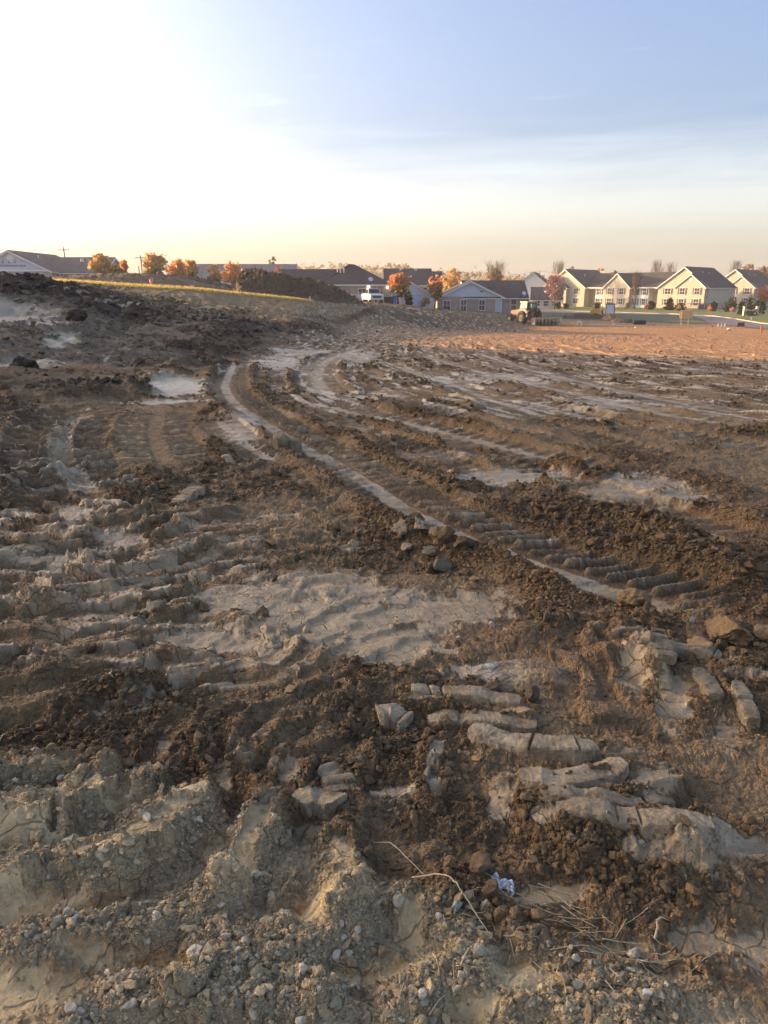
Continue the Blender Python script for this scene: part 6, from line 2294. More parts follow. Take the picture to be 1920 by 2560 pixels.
hr = empty('disc_harrow', (trx + 1.95, TRY - 1.4, float(base_z(trx + 1.95, TRY - 1.4))), R(12), 'wide disc harrow with rows of worn steel discs behind the tractor', 'disc harrow')
b = MB()
for y in (0.35, -0.75):
    b.bar((-1.75, y, 0.86), (1.75, y, 0.86), 0.14)
for x in (-1.6, -0.4, 0.5, 1.6):
    b.bar((x, 0.4, 0.86), (x, -0.8, 0.86), 0.10)
b.bar((-0.5, 0.4, 0.86), (-1.7, 1.5, 0.70), 0.12)
b.bar((0.5, 0.4, 0.86), (-1.7, 1.5, 0.70), 0.12)
b.build('frame', M_RUST, hr)
dm = MB()
dm.lathe([(0.0, 0.09), (0.16, 0.075), (0.32, 0.035), (0.52, -0.03), (0.52, -0.042), (0.32, 0.02), (0.16, 0.06), (0.0, 0.072)], (0, 0, 0), (1, 0, 0), 16)
DM = dm.mesh('disc', M_DISC, True)
for row, (y, yaw) in enumerate(((0.30, 0.30), (-0.80, -0.30))):
    for k in range(8):
        xx = -1.65 + 3.3 * k / 7
        put('disc', DM, hr, (xx, y + (xx * 0.12 if row == 0 else -xx * 0.12), 0.50), (0, 0, yaw * 1.6))
    b = MB()
    s = 0.12 if row == 0 else -0.12
    b.bar((-1.7, y - 1.7 * s, 0.40), (1.7, y + 1.7 * s, 0.40), 0.06)
    b.build('axle', M_BLACK, hr)
    b = MB()
    for xx in (-1.2, 0, 1.2):
        b.bar((xx, y + xx * s, 0.40), (xx, y + 0.05, 0.86), 0.07)
    b.build('hanger', M_RUST, hr)
b = MB()
b.tube([(1.6, -0.2, 0.86), (1.95, -0.1, 1.0), (2.2, -0.2, 0.75), (2.35, -0.3, 0.3), (2.75, -0.5, 0.05)], 0.045, 6)
b.build('hydraulic_hose', M_STAKE, hr)

hp = MB()
pts = [(0.30 * math.cos(a), 0.02, 0.22 + 0.30 * math.sin(a)) for a in np.linspace(-0.7, PI + 0.7, 14)]
hp.tube(pts, 0.05, 6)
tag(hp.build('hose_loop', M_WHITE), 'white hose loop sticking out of the soil right of the harrow', 'hose').location = (at_dist(1455, 99), 99, float(base_z(at_dist(1455, 99), 99)))
hp = MB()
P = []
for k in range(16):
    px = 1462 + (1570 - 1462) * k / 15
    yd = 99 - 3 * k / 15
    P.append((at_dist(px, yd), yd, float(base_z(at_dist(px, yd), yd)) + 0.13 + 0.03 * math.sin(k * 1.7)))
hp.tube(P, 0.06, 6)  # pale tube stands in for sunlight along the soil's top edge
tag(hp.build('hose', mat_plain('sunlit_soil_edge', (0.55, 0.47, 0.36), 0.6)), 'pale tube added for the sunlit edge of the soil right of the harrow', 'hose')

# ------------------------------------------------------------------ yellow compact loader
M_YEL = mat_plain('yellow_machine_paint', (0.62, 0.40, 0.06), 0.45, 0, 0.12)
SY = 134.0
sx_ = at_dist(1497, SY)
sk = empty('compact_loader', (sx_, SY, float(base_z(sx_, SY)) + 0.25), R(-22), 'yellow compact wheel loader facing the camera in front of the white monument sign', 'loader')
b = MB()
b.prism([(-0.9, 0.35), (1.35, 0.35), (1.45, 1.15), (0.6, 1.3), (-0.9, 0.95)], -0.62, 0.62, 'x')
b.build('body', M_YEL, sk, False, 0.04)
b = MB()
for s in (-1, 1):
    b.bar((s * 0.48, -0.55, 0.95), (s * 0.46, -0.40, 2.02), 0.10)
    b.bar((s * 0.48, 0.55, 1.25), (s * 0.46, 0.50, 2.02), 0.10)
b.box(-0.55, 0.55, -0.5, 0.6, 2.02, 2.12)
b.box(-0.52, 0.52, 0.48, 0.54, 1.2, 2.02)
b.build('cab_cage', M_YEL, sk)
b = MB()
b.box(-0.40, 0.40, -0.40, -0.36, 1.05, 1.95)
b.build('windshield', M_GLASS, sk)
for s in (-1, 1):
    b = MB()
    b.bar((s * 0.75, 1.2, 1.5), (s * 0.75, -0.9, 1.15), 0.14, 0.2)
    b.bar((s * 0.75, -0.9, 1.18), (s * 0.75, -1.45, 0.5), 0.14, 0.2)
    b.build('lift_arm', M_YEL, sk)
    for y in (-0.5, 0.85):
        lug_tyre(sk, 'wheel', (s * 0.80, y, 0.40), 0.40, 0.28, M_YEL, 12)
    l = MB()
    l.lathe([(0, 0), (0.08, 0), (0.08, 0.05), (0, 0.05)], (s * 0.42, -0.42, 2.08), (0, -1, 0), 8)
    l.build('work_light', M_WHITE, sk)
b = MB()
b.prism([(-1.45, 0.15), (-1.55, 0.65), (-1.50, 0.68), (-1.42, 0.22), (-2.15, 0.12), (-2.15, 0.07)], -0.95, 0.95, 'x')
for s in (-1, 1):
    b.prism([(-1.45, 0.15), (-1.55, 0.65), (-2.15, 0.12)], s * 0.95 - 0.02, s * 0.95 + 0.02, 'x')
b.build('bucket', M_YEL, sk)

# ------------------------------------------------------------------ signs
MY = 150.0
mx = at_dist(1529, MY)
mz = float(base_z(mx, MY))
w = 24 * CP / F_PX * MY
h = z_at(757, MY) - mz
ms = empty('monument_sign', (mx, MY, mz), 0, 'white monument sign in a dark arched frame behind the yellow loader', 'sign')
b = MB()
b.box(-w / 2, -w / 2 + 0.2, -0.15, 0.15, -0.2, h * 0.85)
b.box(w / 2 - 0.2, w / 2, -0.15, 0.15, -0.2, h * 0.85)
b.prism([(-w / 2 - 0.08, h * 0.83), (w / 2 + 0.08, h * 0.83), (w / 2 + 0.05, h * 0.90), (w * 0.2, h * 0.99), (-w * 0.2, h * 0.99), (-w / 2 - 0.05, h * 0.90)], -0.18, 0.18)
b.build('frame', mat_plain('dark_sign_frame', (0.10, 0.085, 0.08), 0.7), ms)
b = MB()
b.box(-w / 2 + 0.2, w / 2 - 0.2, -0.08, 0.08, 0.25, h * 0.83)
pn = b.build('panel', mat_plain('sign_white', (0.78, 0.80, 0.88), 0.5, 0, 0.03), ms)
b = MB()
rg = np.random.default_rng(3)
for k in range(4):
    z = 0.25 + (h * 0.83 - 0.25) * (k + 0.6) / 4.3
    x = -w / 2 + 0.34
    while x < w / 2 - 0.36:
        l = 0.06 + 0.1 * rg.random()
        b.box(x, min(x + l, w / 2 - 0.3), -0.09, -0.081, z - 0.03, z + 0.03)
        x += l + 0.04
b.build('lettering', mat_plain('sign_grey_print', (0.30, 0.33, 0.42), 0.6), pn)

WY = 101.0
wx_ = at_dist(1722, WY)
wz_ = float(base_z(wx_, WY))
ws = empty('plywood_sign', (wx_, WY, wz_), R(-16), 'plywood board on two posts glowing yellow in the sun beside the road', 'sign')
w = 30 * CP / F_PX * WY
zt, zb = z_at(775, WY) - wz_, z_at(797, WY) - wz_
b = MB()
b.box(-w / 2, w / 2, 0.0, 0.03, zb, zt)
t = NT('raw_plywood')
tc = t.node('ShaderNodeTexCoord')
mp = t.node('ShaderNodeMapping')
mp.inputs['Scale'].default_value = (1.5, 1, 12)
t.lk(tc.outputs['Object'], mp.inputs['Vector'])
nz = t.noise(2.0, 6, 0.6, mp.outputs[0])
rp = t.ramp(nz.outputs[0], [(0.3, (0.52, 0.34, 0.14)), (0.7, (0.70, 0.52, 0.26))])
t.lk(rp.outputs[0], t.b.inputs['Base Color'])
t.b.inputs['Roughness'].default_value = 0.65
b.build('board', t.m, ws)
for s in (-0.62, 0.48):
    MB().box(s * w / 2 - 0.05, s * w / 2 + 0.05, -0.11, -0.005, -0.4, zt - 0.12).build('post', M_STAKE, ws)
b = MB()
b.box(-w / 2 + 0.02, w / 2 - 0.02, -0.05, -0.002, zt - 0.14, zt - 0.04)
b.build('batten', M_STAKE, ws)

EY = 138.0
ex0, ex1 = at_dist(1866, EY), at_dist(1905, EY)
ez = float(base_z((ex0 + ex1) / 2, EY))
es = empty('entrance_sign', (ex0, EY, ez), R(8), 'pale stone entrance sign with two piers between the columnar evergreens', 'sign')
w = ex1 - ex0
M_STONE = mat_plain('pale_stone', (0.55, 0.52, 0.44), 0.9, 0, 0.2, 3, 0.02)
ht = z_at(767, EY) - ez
for k, x in enumerate((0.15, w - 0.15)):
    b = MB()
    b.box(x - 0.2, x + 0.2, -0.2, 0.2, -0.2, ht)
    po = b.build('pier', M_STONE, es)
    b = MB()
    b.box(x - 0.26, x + 0.26, -0.26, 0.26, ht, ht + 0.1)
    b.build('cap', M_CONC, po)
b = MB()
pf = [(0.35, 0.45)] + [(0.35 + (w - 0.7) * q, ht * 0.80 - 0.18 * math.sin(PI * q)) for q in np.linspace(0, 1, 8)] + [(w - 0.35, 0.45)]
b.prism(pf, -0.06, 0.06)
b.build('panel', M_STONE, es)
tree('low dark planting under the stone entrance sign', 1888, 780, 790, 30, 136.6, L_EVER, 'shrub', 'shrub', None, 260, 0.03, 'round', 0.15, 99, 14)

# ------------------------------------------------------------------ small things round the road
CY = 102.0
for k, (px, y_, lab) in enumerate(((1606, 102.5, 'front roll'), (1607, 103.4, 'rear roll'))):
    o = empty('drain_pipe_bundle', (at_dist(px, y_), y_, float(base_z(at_dist(px, y_), y_))), R(-4), 'black corrugated drain pipe %s lying by the sandy heaps' % lab, 'pipe')
    b = MB()
    r_ = 0.27
    prof = [(0.0, -0.8)]
    for q in range(33):
        prof.append((r_ * (1.0 if q % 2 else 0.90), -0.8 + 1.6 * q / 32))
    prof.append((0.0, 0.8))
    b.lathe(prof, (0, 0, r_ + 0.02), (1, 0, 0), 14)
    b.build('pipe', M_BLACK, o)
    for s in (-0.5, 0.5):
        b = MB()
        b.lathe([(r_ * 1.01, -0.03), (r_ * 1.03, -0.03), (r_ * 1.03, 0.03), (r_ * 1.01, 0.03)], (s, 0, r_ + 0.02), (1, 0, 0), 14)
        b.build('strap', M_DARKTRIM, o)
BX = 93.0
o = empty('barricade', (at_dist(1864, BX), BX, float(base_z(at_dist(1864, BX), BX)) + 0.1), R(-10), 'small black framed board standing on the road', 'barricade')
b = MB()
b.box(-0.34, 0.34, -0.03, 0.03, 0.14, 0.50)
b.build('board', mat_plain('black_board', (0.05, 0.05, 0.06), 0.6), o)
b = MB()
for s in (-0.36, 0.36):
    b.bar((s, -0.22, 0), (s, 0, 0.54), 0.05)
    b.bar((s, 0.22, 0), (s, 0, 0.54), 0.05)
b.bar((-0.38, 0, 0.53), (0.38, 0, 0.53), 0.05)
b.build('frame', M_BLACK, o)
M_ROCKW = soil_clod_mat('pale_rock', False, (0.62, 0.58, 0.52), 0.8)
for k, (px, yd, s, lab) in enumerate(((1834, 88, 0.22, 'white rock at the road edge below the black barricade'), (1598, 93, 0.15, 'white rock near the end of the pale tube'), (1541, 101, 0.14, 'white rock in front of the sandy heaps'), (1552, 96, 0.14, 'pale rock beside the pale tube'), (1523, 117, 0.16, 'pale rock between the loader and the sandy heap'))):
    x = at_dist(px, yd)
    o = put('rock', clod_mesh('rock', M_ROCKW, 700 + k, 3, 0.8), None, (x, yd, float(base_z(x, yd)) + s * 0.5), (0, 0, k), (s, s, s))
    tag(o, lab, 'rock')
# metal fence and meters behind the tallest apartment gable's right wall
fx0 = at_dist(1722, 182)
fo = empty('metal_fence', (fx0, 182, -2.8), R(-12), 'dark metal fence along the white side of the tallest apartment gable', 'fence')
wf = at_dist(1822, 182) - fx0
nb = 26
pkm = MB()
pkm.box(-0.05, 0.05, -0.02, 0.02, 0.05, 1.55)
PK = pkm.mesh('picket', M_SHUTTER)
for k in range(nb):
    put('picket', PK, fo, (wf * k / (nb - 1), 0, 0))
b = MB()
for z in (0.2, 1.4):
    b.box(0, wf, -0.05, -0.021, z, z + 0.08)
b.build('rail', M_SHUTTER, fo)
b = MB()
for k, (a, c) in enumerate(((0.28, 0.42), (0.44, 0.55), (0.62, 0.68))):
    b = MB()
    b.box(wf * a, wf * c, 0.5, 1.2, 0, 1.25)
    o = b.build('air_unit', mat_plain('air_unit_grey', (0.09, 0.09, 0.13), 0.6) if k == 0 else bpy.data.materials['air_unit_grey'])
    o.location = (fx0, 182, -2.8)
    o.rotation_euler = (0, 0, R(-12))
    tag(o, ('widest', 'middle', 'smallest')[k] + ' grey utility cabinet behind the dark metal fence', 'cabinet', 'utility cabinets behind the fence')

# ------------------------------------------------------------------ pressed mud slabs, big clods, stones, straw of the near ground
def slab_mat():
    t = NT('grey_mud_slab')
    geo = t.node('ShaderNodeNewGeometry')
    n1 = t.noise(16, 7, 0.68, geo.outputs['Position'])
    n2 = t.noise(70, 6, 0.65, geo.outputs['Position'])
    n3 = t.noise(6, 4, 0.6, geo.outputs['Position'])
    a = t.ramp(n3.outputs[0], [(0.35, (0.25, 0.182, 0.105)), (0.65, (0.48, 0.375, 0.235))])
    b = t.ramp(n1.outputs[0], [(0.30, (0.45, 0.42, 0.38)), (0.48, (1, 1, 1)), (0.75, (1.15, 1.14, 1.1))])
    c = t.mix(1.0, a.outputs[0], b.outputs[0], 'MULTIPLY')
    d = t.ramp(n2.outputs[0], [(0.3, (0.75, 0.73, 0.7)), (0.7, (1.15, 1.14, 1.12))])
    c = t.mix(1.0, c, d.outputs[0], 'MULTIPLY')
    t.lk(c, t.b.inputs['Base Color'])
    t.b.inputs['Roughness'].default_value = 0.85
    t.bump(t.math('ADD', n1.outputs[0], t.math('MULTIPLY', n2.outputs[0], 0.5)), 0.9, 0.02)
    return t.m


M_SLAB = slab_mat()
M_CLODB = soil_clod_mat('brown_mud_clod', False, (0.150, 0.098, 0.051), 0.92)
M_CLODG = soil_clod_mat('grey_mud_clod', False, (0.26, 0.21, 0.135), 0.9)
M_CLODY = soil_clod_mat('ochre_mud_clod', False, (0.25, 0.165, 0.08), 0.92)
M_STONEB = soil_clod_mat('pale_stone_chip', False, (0.50, 0.44, 0.32), 0.75)
M_STONEG = soil_clod_mat('grey_green_stone', False, (0.33, 0.35, 0.28), 0.7)
M_STONEW = soil_clod_mat('white_stone', False, (0.66, 0.62, 0.52), 0.6)


def slab(label, pts, hw, hh, seed, tip=0.35, mat=M_SLAB, name='mud_slab', lift=0.0, cracks=3):
    if hh < 0.1: hh, lift = hh * 0.74, lift - 0.004
    """a bar of clay cast by one tyre lug: curved, flat-topped, broken across, ragged along its lower edge"""
    L = smooth_line(pts, 80)
    rng = np.random.default_rng(seed)
    n = len(L)
    seg = np.hypot(*np.diff(L, axis=0).T)
    cum = np.concatenate([[0], np.cumsum(seg)])
    cen = L.mean(axis=0)
    zc = base_z(cen[0], cen[1]) * 1.0
    V, F = [], []
    cut = sorted(rng.random(cracks) * 0.8 + 0.1)
    ring = [(-1.0, -1.2), (-0.98, 0.6), (-0.88, 0.92), (-0.55, 0.98), (-0.15, 1.0), (0.25, 0.99), (0.60, 0.95), (0.74, 0.80), (0.80, 0.35), (0.84, -0.2), (0.88, -0.7), (0.90, -1.2)]
    m = len(ring)
    zr_ = np.array([ground_z(*q_) for q_ in L])
    zr_ = np.convolve(np.pad(zr_, 5, mode='edge'), np.ones(11) / 11, mode='valid')
    ra_, rb_ = np.array([q_[0] for q_ in ring]), np.array([q_[1] for q_ in ring])
    for i in range(n):
        d = L[min(i + 1, n - 1)] - L[max(i - 1, 0)]
        d = d / (np.hypot(*d) + 1e-9)
        side = np.array([d[1], -d[0]])         # towards the viewer for bars drawn left to right
        q = cum[i] / cum[-1]
        taper = min(1, 0.62 + 4.5 * min(q, 1 - q))
        cc = cum[i] + 0 * ra_
        pp = np.concatenate([[0], np.cumsum(np.hypot(np.diff(ra_) * hw, np.diff(rb_) * hh))])
        k1 = vnoise(cc / 0.09 + seed, pp / 0.09 + seed * 3.1, 3)
        k2 = vnoise(cc / 0.035 + seed, pp / 0.035 + seed, 4)
        k3 = vnoise(cc / 0.014, pp / 0.014 + seed, 5)
        gap = np.zeros(m)
        for c in cut:
            gap += math.exp(-(((q - c) * cum[-1] + 0.018 * float(vnoise(np.array([c * 9.0]), np.array([0.3 * seed]), 6)[0]) * 1) / 0.0035) ** 2)
        aa = ra_ * hw * taper * (1 + 0.10 * k1 + 0.10 * k2 + 0.12 * k3)
        bb = rb_ * hh * (0.8 + 0.2 * taper) * (1 + 0.08 * k1 * (rb_ > -1) + 0.10 * k2 + 0.12 * k3) * (1 - 0.6 * np.clip(gap, 0, 1) * (rb_ > -0.4))
        sid = sum(1 for c in cut if q > c)
        bb = bb + hh * (0.30 * (_hash(np.array([sid]), np.array([seed]), 9)[0] - 0.5) + 0.5 * (_hash(np.array([sid]), np.array([seed]), 10)[0] - 0.5) * (q - 0.5))
        aa = aa + hw * 0.35 * (_hash(np.array([sid]), np.array([seed]), 11)[0] - 0.5)
        c_, s_ = math.cos(tip * 0.6), math.sin(tip * 0.6)
        y_ = aa * c_
        z_ = -aa * s_ * 0.5 * 0 + aa * s_ * 0.35 + bb
        for k in range(m):
            P = L[i] + side * y_[k]
            V.append((P[0] - cen[0], P[1] - cen[1], zr_[i] + z_[k] + hh * 0.12 + lift - zc))
    for i in range(n - 1):
        for k in range(m):
            a, b = i * m + k, i * m + (k + 1) % m
            F.append((a, b, b + m, a + m))
    F.append(tuple(range(m))[::-1])
    F.append(tuple((n - 1) * m + k for k in range(m)))
    b = MB()
    b.add(V, F)
    o = b.build(name, mat)
    o.location = (cen[0], cen[1], zc)
    return tag(o, label, 'mud slab', None)


slab('longest curved slab of cracked grey mud, right of centre', [(1175, 1845), (1240, 1868), (1340, 1893), (1430, 1905), (1488, 1900)], 0.058, 0.050, 1, 0.3, lift=0.010, cracks=2)
slab('upper cracked mud slab lying behind the longest slab', [(1070, 1806), (1140, 1805), (1250, 1818), (1340, 1832)], 0.050, 0.036, 2, 0.3, cracks=2)
slab('topmost thick grey mud slab of the three stacked slabs', [(1030, 1755), (1110, 1750), (1220, 1762), (1300, 1778)], 0.050, 0.042, 3, 0.2, cracks=2)
slab('pale flat-topped mud slab below the longest slab', [(1295, 1985), (1380, 1995), (1470, 1985), (1555, 1962)], 0.052, 0.028, 4, 0.2, cracks=1)
slab('broad crumbling mud slab under the pale flat-topped one', [(1345, 2030), (1460, 2045), (1570, 2042), (1680, 2025)], 0.045, 0.034, 5, 0.3, cracks=2)
slab('lowest cracked mud slab of the right-hand row', [(1385, 2085), (1500, 2105), (1640, 2120), (1770, 2130)], 0.050, 0.032, 6, 0.3, cracks=3)
slab('short leaning mud slab with a pale top near the right edge', [(1738, 1705), (1768, 1730), (1782, 1765)], 0.045, 0.045, 7, 0.1, cracks=0)
slab('curved upright mud slab at the right edge', [(1833, 1745), (1862, 1778), (1880, 1820)], 0.038, 0.046, 8, 0.1, cracks=1)
slab('pale broken mud slab left of the short leaning one', [(1625, 1625), (1640, 1660), (1655, 1700)], 0.060, 0.030, 9, 0.15)
slab('grey mud slab half buried above the leaning slabs', [(1655, 1645), (1720, 1650), (1800, 1668)], 0.050, 0.030, 10, 0.3, cracks=1)
slab('thin straight mud slab lying like a plank at the right', [(1535, 1590), (1600, 1589), (1660, 1590)], 0.022, 0.016, 11, 0.2, cracks=1)
slab('rounded half-moon lump of pale mud near the bottom ridges', [(740, 2030), (775, 2012), (815, 2014), (850, 2036)], 0.060, 0.045, 12, 0.5, cracks=0)
slab('flat pale mud cake above the half-moon lump', [(815, 1935), (835, 1960), (848, 2000)], 0.060, 0.022, 13, 0.2, cracks=1)
slab('pale split mud cake left of the stacked slabs', [(945, 1808), (980, 1803), (1022, 1815)], 0.065, 0.055, 14, 0.3, cracks=1)
slab('grey mud bar at the left edge, lower of two', [(-60, 1430), (30, 1425), (105, 1430)], 0.075, 0.06, 15, 0.3, cracks=1)
slab('grey mud bar at the left edge, upper of two', [(-60, 1395), (40, 1390), (108, 1392)], 0.065, 0.055, 16, 0.3, cracks=1)
slab('upright split mud slab on the berm left of the long track', [(690, 1118), (722, 1110), (748, 1116)], 0.07, 0.11, 17, 0.1, cracks=1)
slab('cracked grey mud bar in the hollow left of centre', [(440, 1262), (475, 1252), (498, 1240)], 0.085, 0.07, 18, 0.3, cracks=2)


def big(label, px, py, r, mat, seed, sub=4, squash=0.8, name='mud_clod', cat='mud clod', rz=None, group=None, jag=0.25, aspect=(1, 1, 1), sink=0.42):
    p = ground_at(px, py)
    z = ground_z(p[0], p[1])
    o = put(name, clod_mesh(name, mat, seed, sub, squash, 1.0, jag), None, (p[0], p[1], z + r * sink), (0.1, -0.1, seed if rz is None else rz), (r * aspect[0], r * aspect[1], r * aspect[2]))
    return tag(o, label, cat, group)


big('largest ochre clod, boulder-like, at the right edge', 1810, 1598, 0.150, M_CLODY, 11, 5, 0.75, aspect=(1.15, 1, 0.9))
big('ochre clod with an orange face in the clod cluster', 1108, 1378, 0.105, M_CLODY, 12, 4)
big('brown clod leaning on the right of the ochre-faced clod', 1162, 1402, 0.080, M_CLODB, 13, 4)
big('pale grey cracked clod left of the ochre-faced clod', 1055, 1355, 0.080, M_CLODG, 14, 4)
big('grey clod at the left end of the clod cluster', 1002, 1352, 0.075, M_CLODG, 15, 4)
big('rounded grey clod at the front of the cluster', 1108, 1420, 0.075, M_CLODG, 16, 4)
big('small grey clod between the pale and the rounded clods', 1075, 1392, 0.055, M_CLODG, 17, 3)
big('small grey clod under the left end of the cluster', 1018, 1376, 0.048, M_CLODG, 18, 3)
big('brown clod at the right of the cluster, first of two', 1205, 1398, 0.070, M_CLODB, 19, 4)
big('brown clod at the far right of the cluster', 1232, 1415, 0.055, M_CLODB, 20, 3)
big('tall brown clod behind the cluster', 1042, 1295, 0.085, M_CLODB, 21, 4)
big('ochre clod left of the largest boulder-like clod', 1580, 1540, 0.085, M_CLODY, 22, 4)
big('brown clod under the largest boulder-like clod', 1800, 1640, 0.055, M_CLODB, 23, 3)
big('olive clod in front of the boulder-like clod', 1745, 1645, 0.060, M_CLODY, 24, 3, 0.7)
big('ochre clod cut by the right edge below the boulder', 1912, 1610, 0.060, M_CLODY, 25, 3)
big('rounded grey stone half sunk at the left edge above the dry ridges', 98, 1910, 0.050, M_STONEB, 26, 4, 0.85, 'stone', 'stone', jag=0.08)
big('dark brown clod standing above the stacked slabs', 1330, 1745, 0.050, M_CLODB, 27, 4, 0.95)
big('dark clod pair behind the topmost slab, left one', 1150, 1720, 0.050, M_CLODB, 28, 4)
big('dark clod pair behind the topmost slab, right one', 1225, 1730, 0.040, M_CLODB, 29, 4)
M_CLODD = soil_clod_mat('dark_topsoil_clod', False, (0.085, 0.064, 0.042), 0.95)
big('dark chunk on the pale ledge at the left', 62, 925, 0.30, M_CLODD, 36, 4, 0.75, jag=0.28)
big('dark rounded chunk on the left mound over the ledge', 195, 810, 0.50, M_CLODD, 37, 4, 0.7, jag=0.28)
big('white stone chip beside the boulder-like clod', 1731, 1553, 0.022, M_STONEW, 32, 3, 1.0, 'stone', 'stone', aspect=(0.6, 0.6, 1.3))
big('green white stone chip below the smooth centre patch', 1231, 1567, 0.020, M_STONEG, 33, 3, 0.8, 'stone', 'stone')
big('white rounded stone below the green white chip', 1225, 1672, 0.024, M_STONEW, 34, 3, 0.6, 'stone', 'stone')
big('small white stone left of the green white chip', 1148, 1592, 0.014, M_STONEW, 35, 3, 0.6, 'stone', 'stone')
big('pale square-edged stone on the dry ground near the bottom', 490, 2410, 0.026, M_STONEB, 36, 3, 0.5, 'stone', 'stone')
big('flat pale stone on the dry ridge at the left', 330, 2045, 0.018, M_STONEB, 37, 3, 0.8, 'stone', 'stone')
big('grey green flat stone at the left end of the second dry ridge', 182, 2150, 0.026, M_STONEG, 38, 3, 0.4, 'stone', 'stone')
big('angular grey stone beside the bent straw', 1140, 2300, 0.020, M_STONEG, 39, 3, 0.8, 'stone', 'stone')
big('orange tan clod near the bottom straw', 1352, 2345, 0.022, M_CLODY, 40, 3)
big('white oblong pebble near the bottom right', 1612, 2515, 0.017, M_STONEW, 41, 3, 0.6, 'stone', 'stone', aspect=(1.3, .8, 1))
big('tan stone with round top, lower right', 1585, 2380, 0.020, M_STONEB, 42, 3, 0.8, 'stone', 'stone')
big('leaning pale slate on the fourth dry ridge', 372, 2112, 0.030, M_STONEB, 43, 3, 0.25, 'stone', 'stone', aspect=(1.2, .6, 1))
big('flat oval stone in the tan hollow near the bottom ridges', 712, 2290, 0.022, M_STONEB, 44, 3, 0.35, 'stone', 'stone')
big('dark angular clod behind the plastic scrap', 1196, 2185, 0.040, M_CLODB, 45, 3, 0.9)
# stones and clods nothing tells apart: individuals that share a label
rng = np.random.default_rng(23)
stone_m = [clod_mesh('stone', M_STONEB, 800 + k, 2, (0.8, 0.6, 0.4)[k % 3], 1.0, 0.2) for k in range(6)]
clod_m = [clod_mesh('mud_clod', M_CLODB, 820 + k, 3, 0.8, 1.0, 0.3) for k in range(6)]
dk = RNG.choice(len(X), 130, p=(wd * _area * (INFRAME > 0.5) * (RAD < 4)) / (wd * _area * (INFRAME > 0.5) * (RAD < 4)).sum())
for k in dk:
    s = 0.008 + 0.014 * rng.random() ** 2
    o = put('stone', stone_m[int(rng.integers(0, 6))], None, (X[k], Y[k], Z0[k] + H[k] + s * 0.35), (rng.normal() * .3, rng.normal() * .3, rng.random() * 6), (s, s * (0.7 + .3 * rng.random()), s))
    tag(o, 'small pale stone among the crumbs of the dry near ridges', 'stone', 'small stones on the dry ridges')
w_ = wb * brown * _area * (INFRAME > 0.5) * (RAD > 3) * (RAD < 9)
dk = RNG.choice(len(X), 150, p=w_ / w_.sum())
for k in dk:
    s = (0.018 + 0.030 * rng.random() ** 2) * (0.6 + RAD[k] / 9)
    o = put('mud_clod', clod_m[int(rng.integers(0, 6))], None, (X[k], Y[k], Z0[k] + H[k] + s * 0.3), (rng.normal() * .3, rng.normal() * .3, rng.random() * 6), (s, s * (0.7 + .3 * rng.random()), s))
    tag(o, 'brown clod among the loose soil thrown up beside the tracks', 'mud clod', 'loose clods beside the tracks')

# ------------------------------------------------------------------ straw, roots, plastic
M_STRAW = mat_plain('dry_straw', (0.56, 0.46, 0.27), 0.7, 0, 0.15, 30)


def straw(name, label, pts, r, mat=M_STRAW, lift=0.012, cat='straw', group=None, hump=0.0):
    P = []
    m = len(pts)
    G = [ground_at(*q) for q in pts]
    for i in range(m - 1):
        for k in range(6):
            t_ = k / 6
            x, y = G[i][0] * (1 - t_) + G[i + 1][0] * t_, G[i][1] * (1 - t_) + G[i + 1][1] * t_
            P.append([x, y, 0])
    P.append([G[-1][0], G[-1][1], 0])
    P = np.array(P)
    z = np.array([ground_z(a, b) for a, b, c in P])
    zs = np.convolve(np.pad(z, 4, mode='edge'), np.ones(9) / 9, mode='valid')
    q = np.linspace(0, 1, len(P))
    P[:, 2] = np.maximum(zs, z - 0.004) + lift + hump * np.sin(PI * q)
    b = MB()
    b.tube([tuple(p) for p in P], [r * (1 - 0.55 * t_) for t_ in q], 5)
    o = b.build(name, mat, None, True)
    return tag(o, label, cat, group)


straw('straw', 'long bent straw arching from the bottom ridges towards the plastic scrap', [(935, 2112), (975, 2125), (1010, 2160), (1060, 2210)], 0.0022, hump=0.02)
straw('straw', 'longest straight straw crossing the dry crumbs, bottom centre', [(1030, 2212), (1085, 2225), (1125, 2250), (1170, 2300), (1205, 2340), (1240, 2375)], 0.0026, hump=0.012)
straw('straw', 'short straw lying across the longest straw', [(1168, 2300), (1190, 2312), (1212, 2311)], 0.0018)
straw('straw', 'straw pointing up to the right near the bottom clods', [(1148, 2465), (1168, 2440), (1188, 2418)], 0.0022, hump=0.012)
straw('straw', 'straw bent downwards beside the bottom clods', [(1080, 2420), (1090, 2450), (1098, 2485)], 0.002, hump=0.01)
straw('straw', 'forked straw at the bottom edge, right part', [(1072, 2558), (1095, 2530), (1112, 2518)], 0.002)
straw('straw', 'forked straw at the bottom edge, left part', [(992, 2550), (1002, 2520), (1010, 2500)], 0.002)
straw('straw', 'short straw at the bottom left of the forked straws', [(970, 2540), (985, 2560)], 0.002)
straw('straw', 'thin straw running from the plastic scrap to the lower right', [(1448, 2340), (1470, 2350), (1488, 2362)], 0.0016)
straw('straw', 'thin straw near the bottom right pebble', [(1510, 2482), (1535, 2515), (1562, 2548)], 0.0018)
straw('straw', 'curved straw by the bottom gravel, right of the bottom clods', [(1388, 2462), (1405, 2490), (1412, 2525)], 0.0018)
straw('straw', 'flat straw above the bottom right gravel', [(1505, 2352), (1560, 2358), (1615, 2366)], 0.0018)
straw('straw', 'straw stub at the left edge', [(0, 1868), (12, 1855), (20, 1848)], 0.0025, hump=0.01)
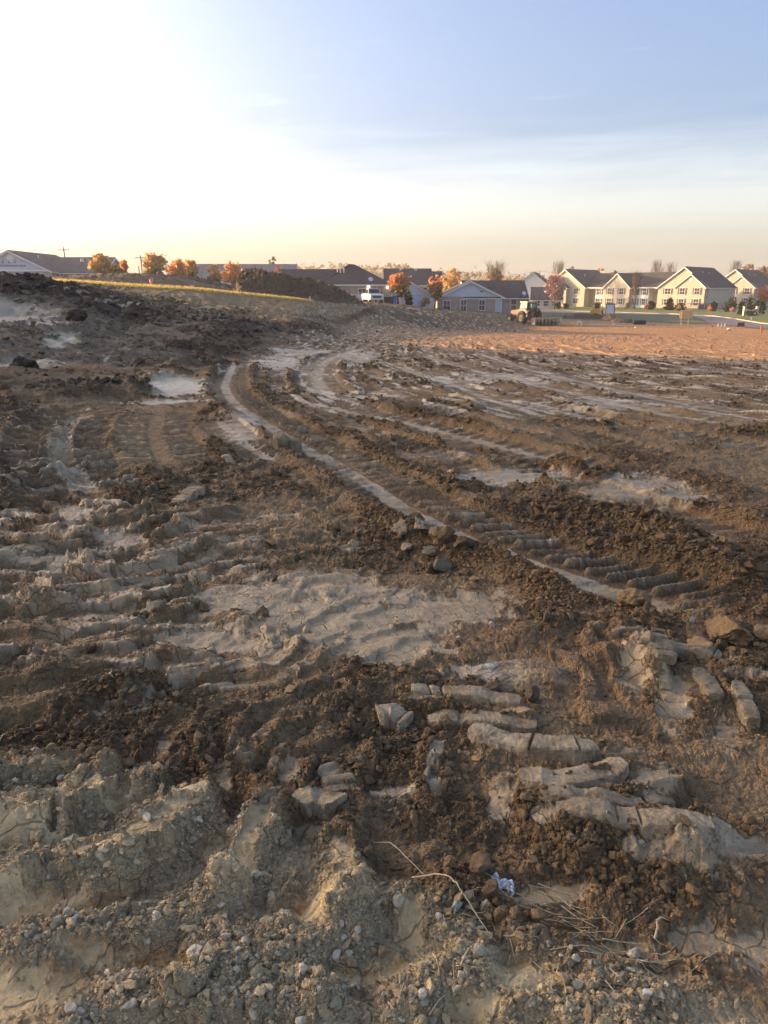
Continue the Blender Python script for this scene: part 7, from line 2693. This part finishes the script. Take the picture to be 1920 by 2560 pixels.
straw('root', 'pale forked root twig standing out of the wet mud at the lower right', [(1635, 2362), (1640, 2345), (1637, 2335), (1650, 2330), (1665, 2329)], 0.0035, lift=0.02, cat='root')
straw('root', 'thin fibre lying below the pale root twig', [(1632, 2390), (1655, 2390), (1675, 2382), (1690, 2370)], 0.0016, cat='root')
straw('root', 'dark fine root above the half sunk stone', [(140, 1925), (165, 1910), (190, 1905)], 0.0025, mat_plain('root_brown', (0.22, 0.17, 0.11), 0.9), cat='root')
rng = np.random.default_rng(61)
for k in range(70):
    px = 1230 + 420 * rng.random() if k < 40 else 1000 + 800 * rng.random()
    py = (2225 + (px - 1230) * 0.42 + rng.normal() * 24) if k < 40 else 2300 + 240 * rng.random()
    a = (0.45 if k < 40 else rng.random() * 3.1) + 0.35 * rng.normal()
    l = 18 + 50 * rng.random()
    straw('straw', 'thin fibre in the band of chopped straw along the dry edge' if k < 40 else 'loose thin straw bit on the dry ground', [(px - l * math.cos(a), py - l * math.sin(a) * 0.6), (px, py + 3), (px + l * math.cos(a), py + l * math.sin(a) * 0.6)], 0.0011 + 0.0005 * rng.random(), lift=0.006, group='chopped straw along the dry edge' if k < 40 else 'loose straw on the dry ground')

p = ground_at(1258, 2216)
bm = bmesh.new()
bmesh.ops.create_grid(bm, x_segments=14, y_segments=8, size=1)
for v in bm.verts:
    u, w = v.co.x, v.co.y
    v.co = Vector((u * 0.034 + 0.004 * math.sin(7 * w), w * 0.016 + 0.006 * math.sin(5 * u), 0.010 + 0.008 * math.sin(9 * u + 3 * w) + 0.006 * math.cos(11 * w) - 0.010 * w * w))
me = bpy.data.meshes.new('plastic_scrap')
bm.to_mesh(me)
bm.free()
t = NT('clear_plastic_film')
t.b.inputs['Base Color'].default_value = (0.80, 0.82, 0.86, 1)
t.b.inputs['Roughness'].default_value = 0.12
t.b.inputs['Specular IOR Level'].default_value = 0.9
me.materials.append(t.m)
o = put('plastic_scrap', me, None, (p[0], p[1], ground_z(p[0], p[1]) + 0.006), (0.35, 0.1, -0.45))
so = o.modifiers.new('thickness', 'SOLIDIFY')
so.thickness = 0.0015
tag(o, 'crumpled scrap of shiny white plastic film in the mud', 'plastic scrap')

# ------------------------------------------------------------------ thin evening haze round the whole place
HZ = MB()
HZ.box(-760, 760, -40, 760, -5.2, 24.5)
haze = HZ.build('haze', None)
tag(haze, kind='stuff')
hm = bpy.data.materials.new('thin_haze')
hm.use_nodes = True
hm.node_tree.nodes.clear()
ho = hm.node_tree.nodes.new('ShaderNodeOutputMaterial')
hv_ = hm.node_tree.nodes.new('ShaderNodeVolumePrincipled')
hv_.inputs['Color'].default_value = (0.95, 0.93, 0.90, 1)
hv_.inputs['Density'].default_value = 0.0004
hv_.inputs['Anisotropy'].default_value = 0.3
hm.node_tree.links.new(hv_.outputs[0], ho.inputs['Volume'])
haze.data.materials.append(hm)
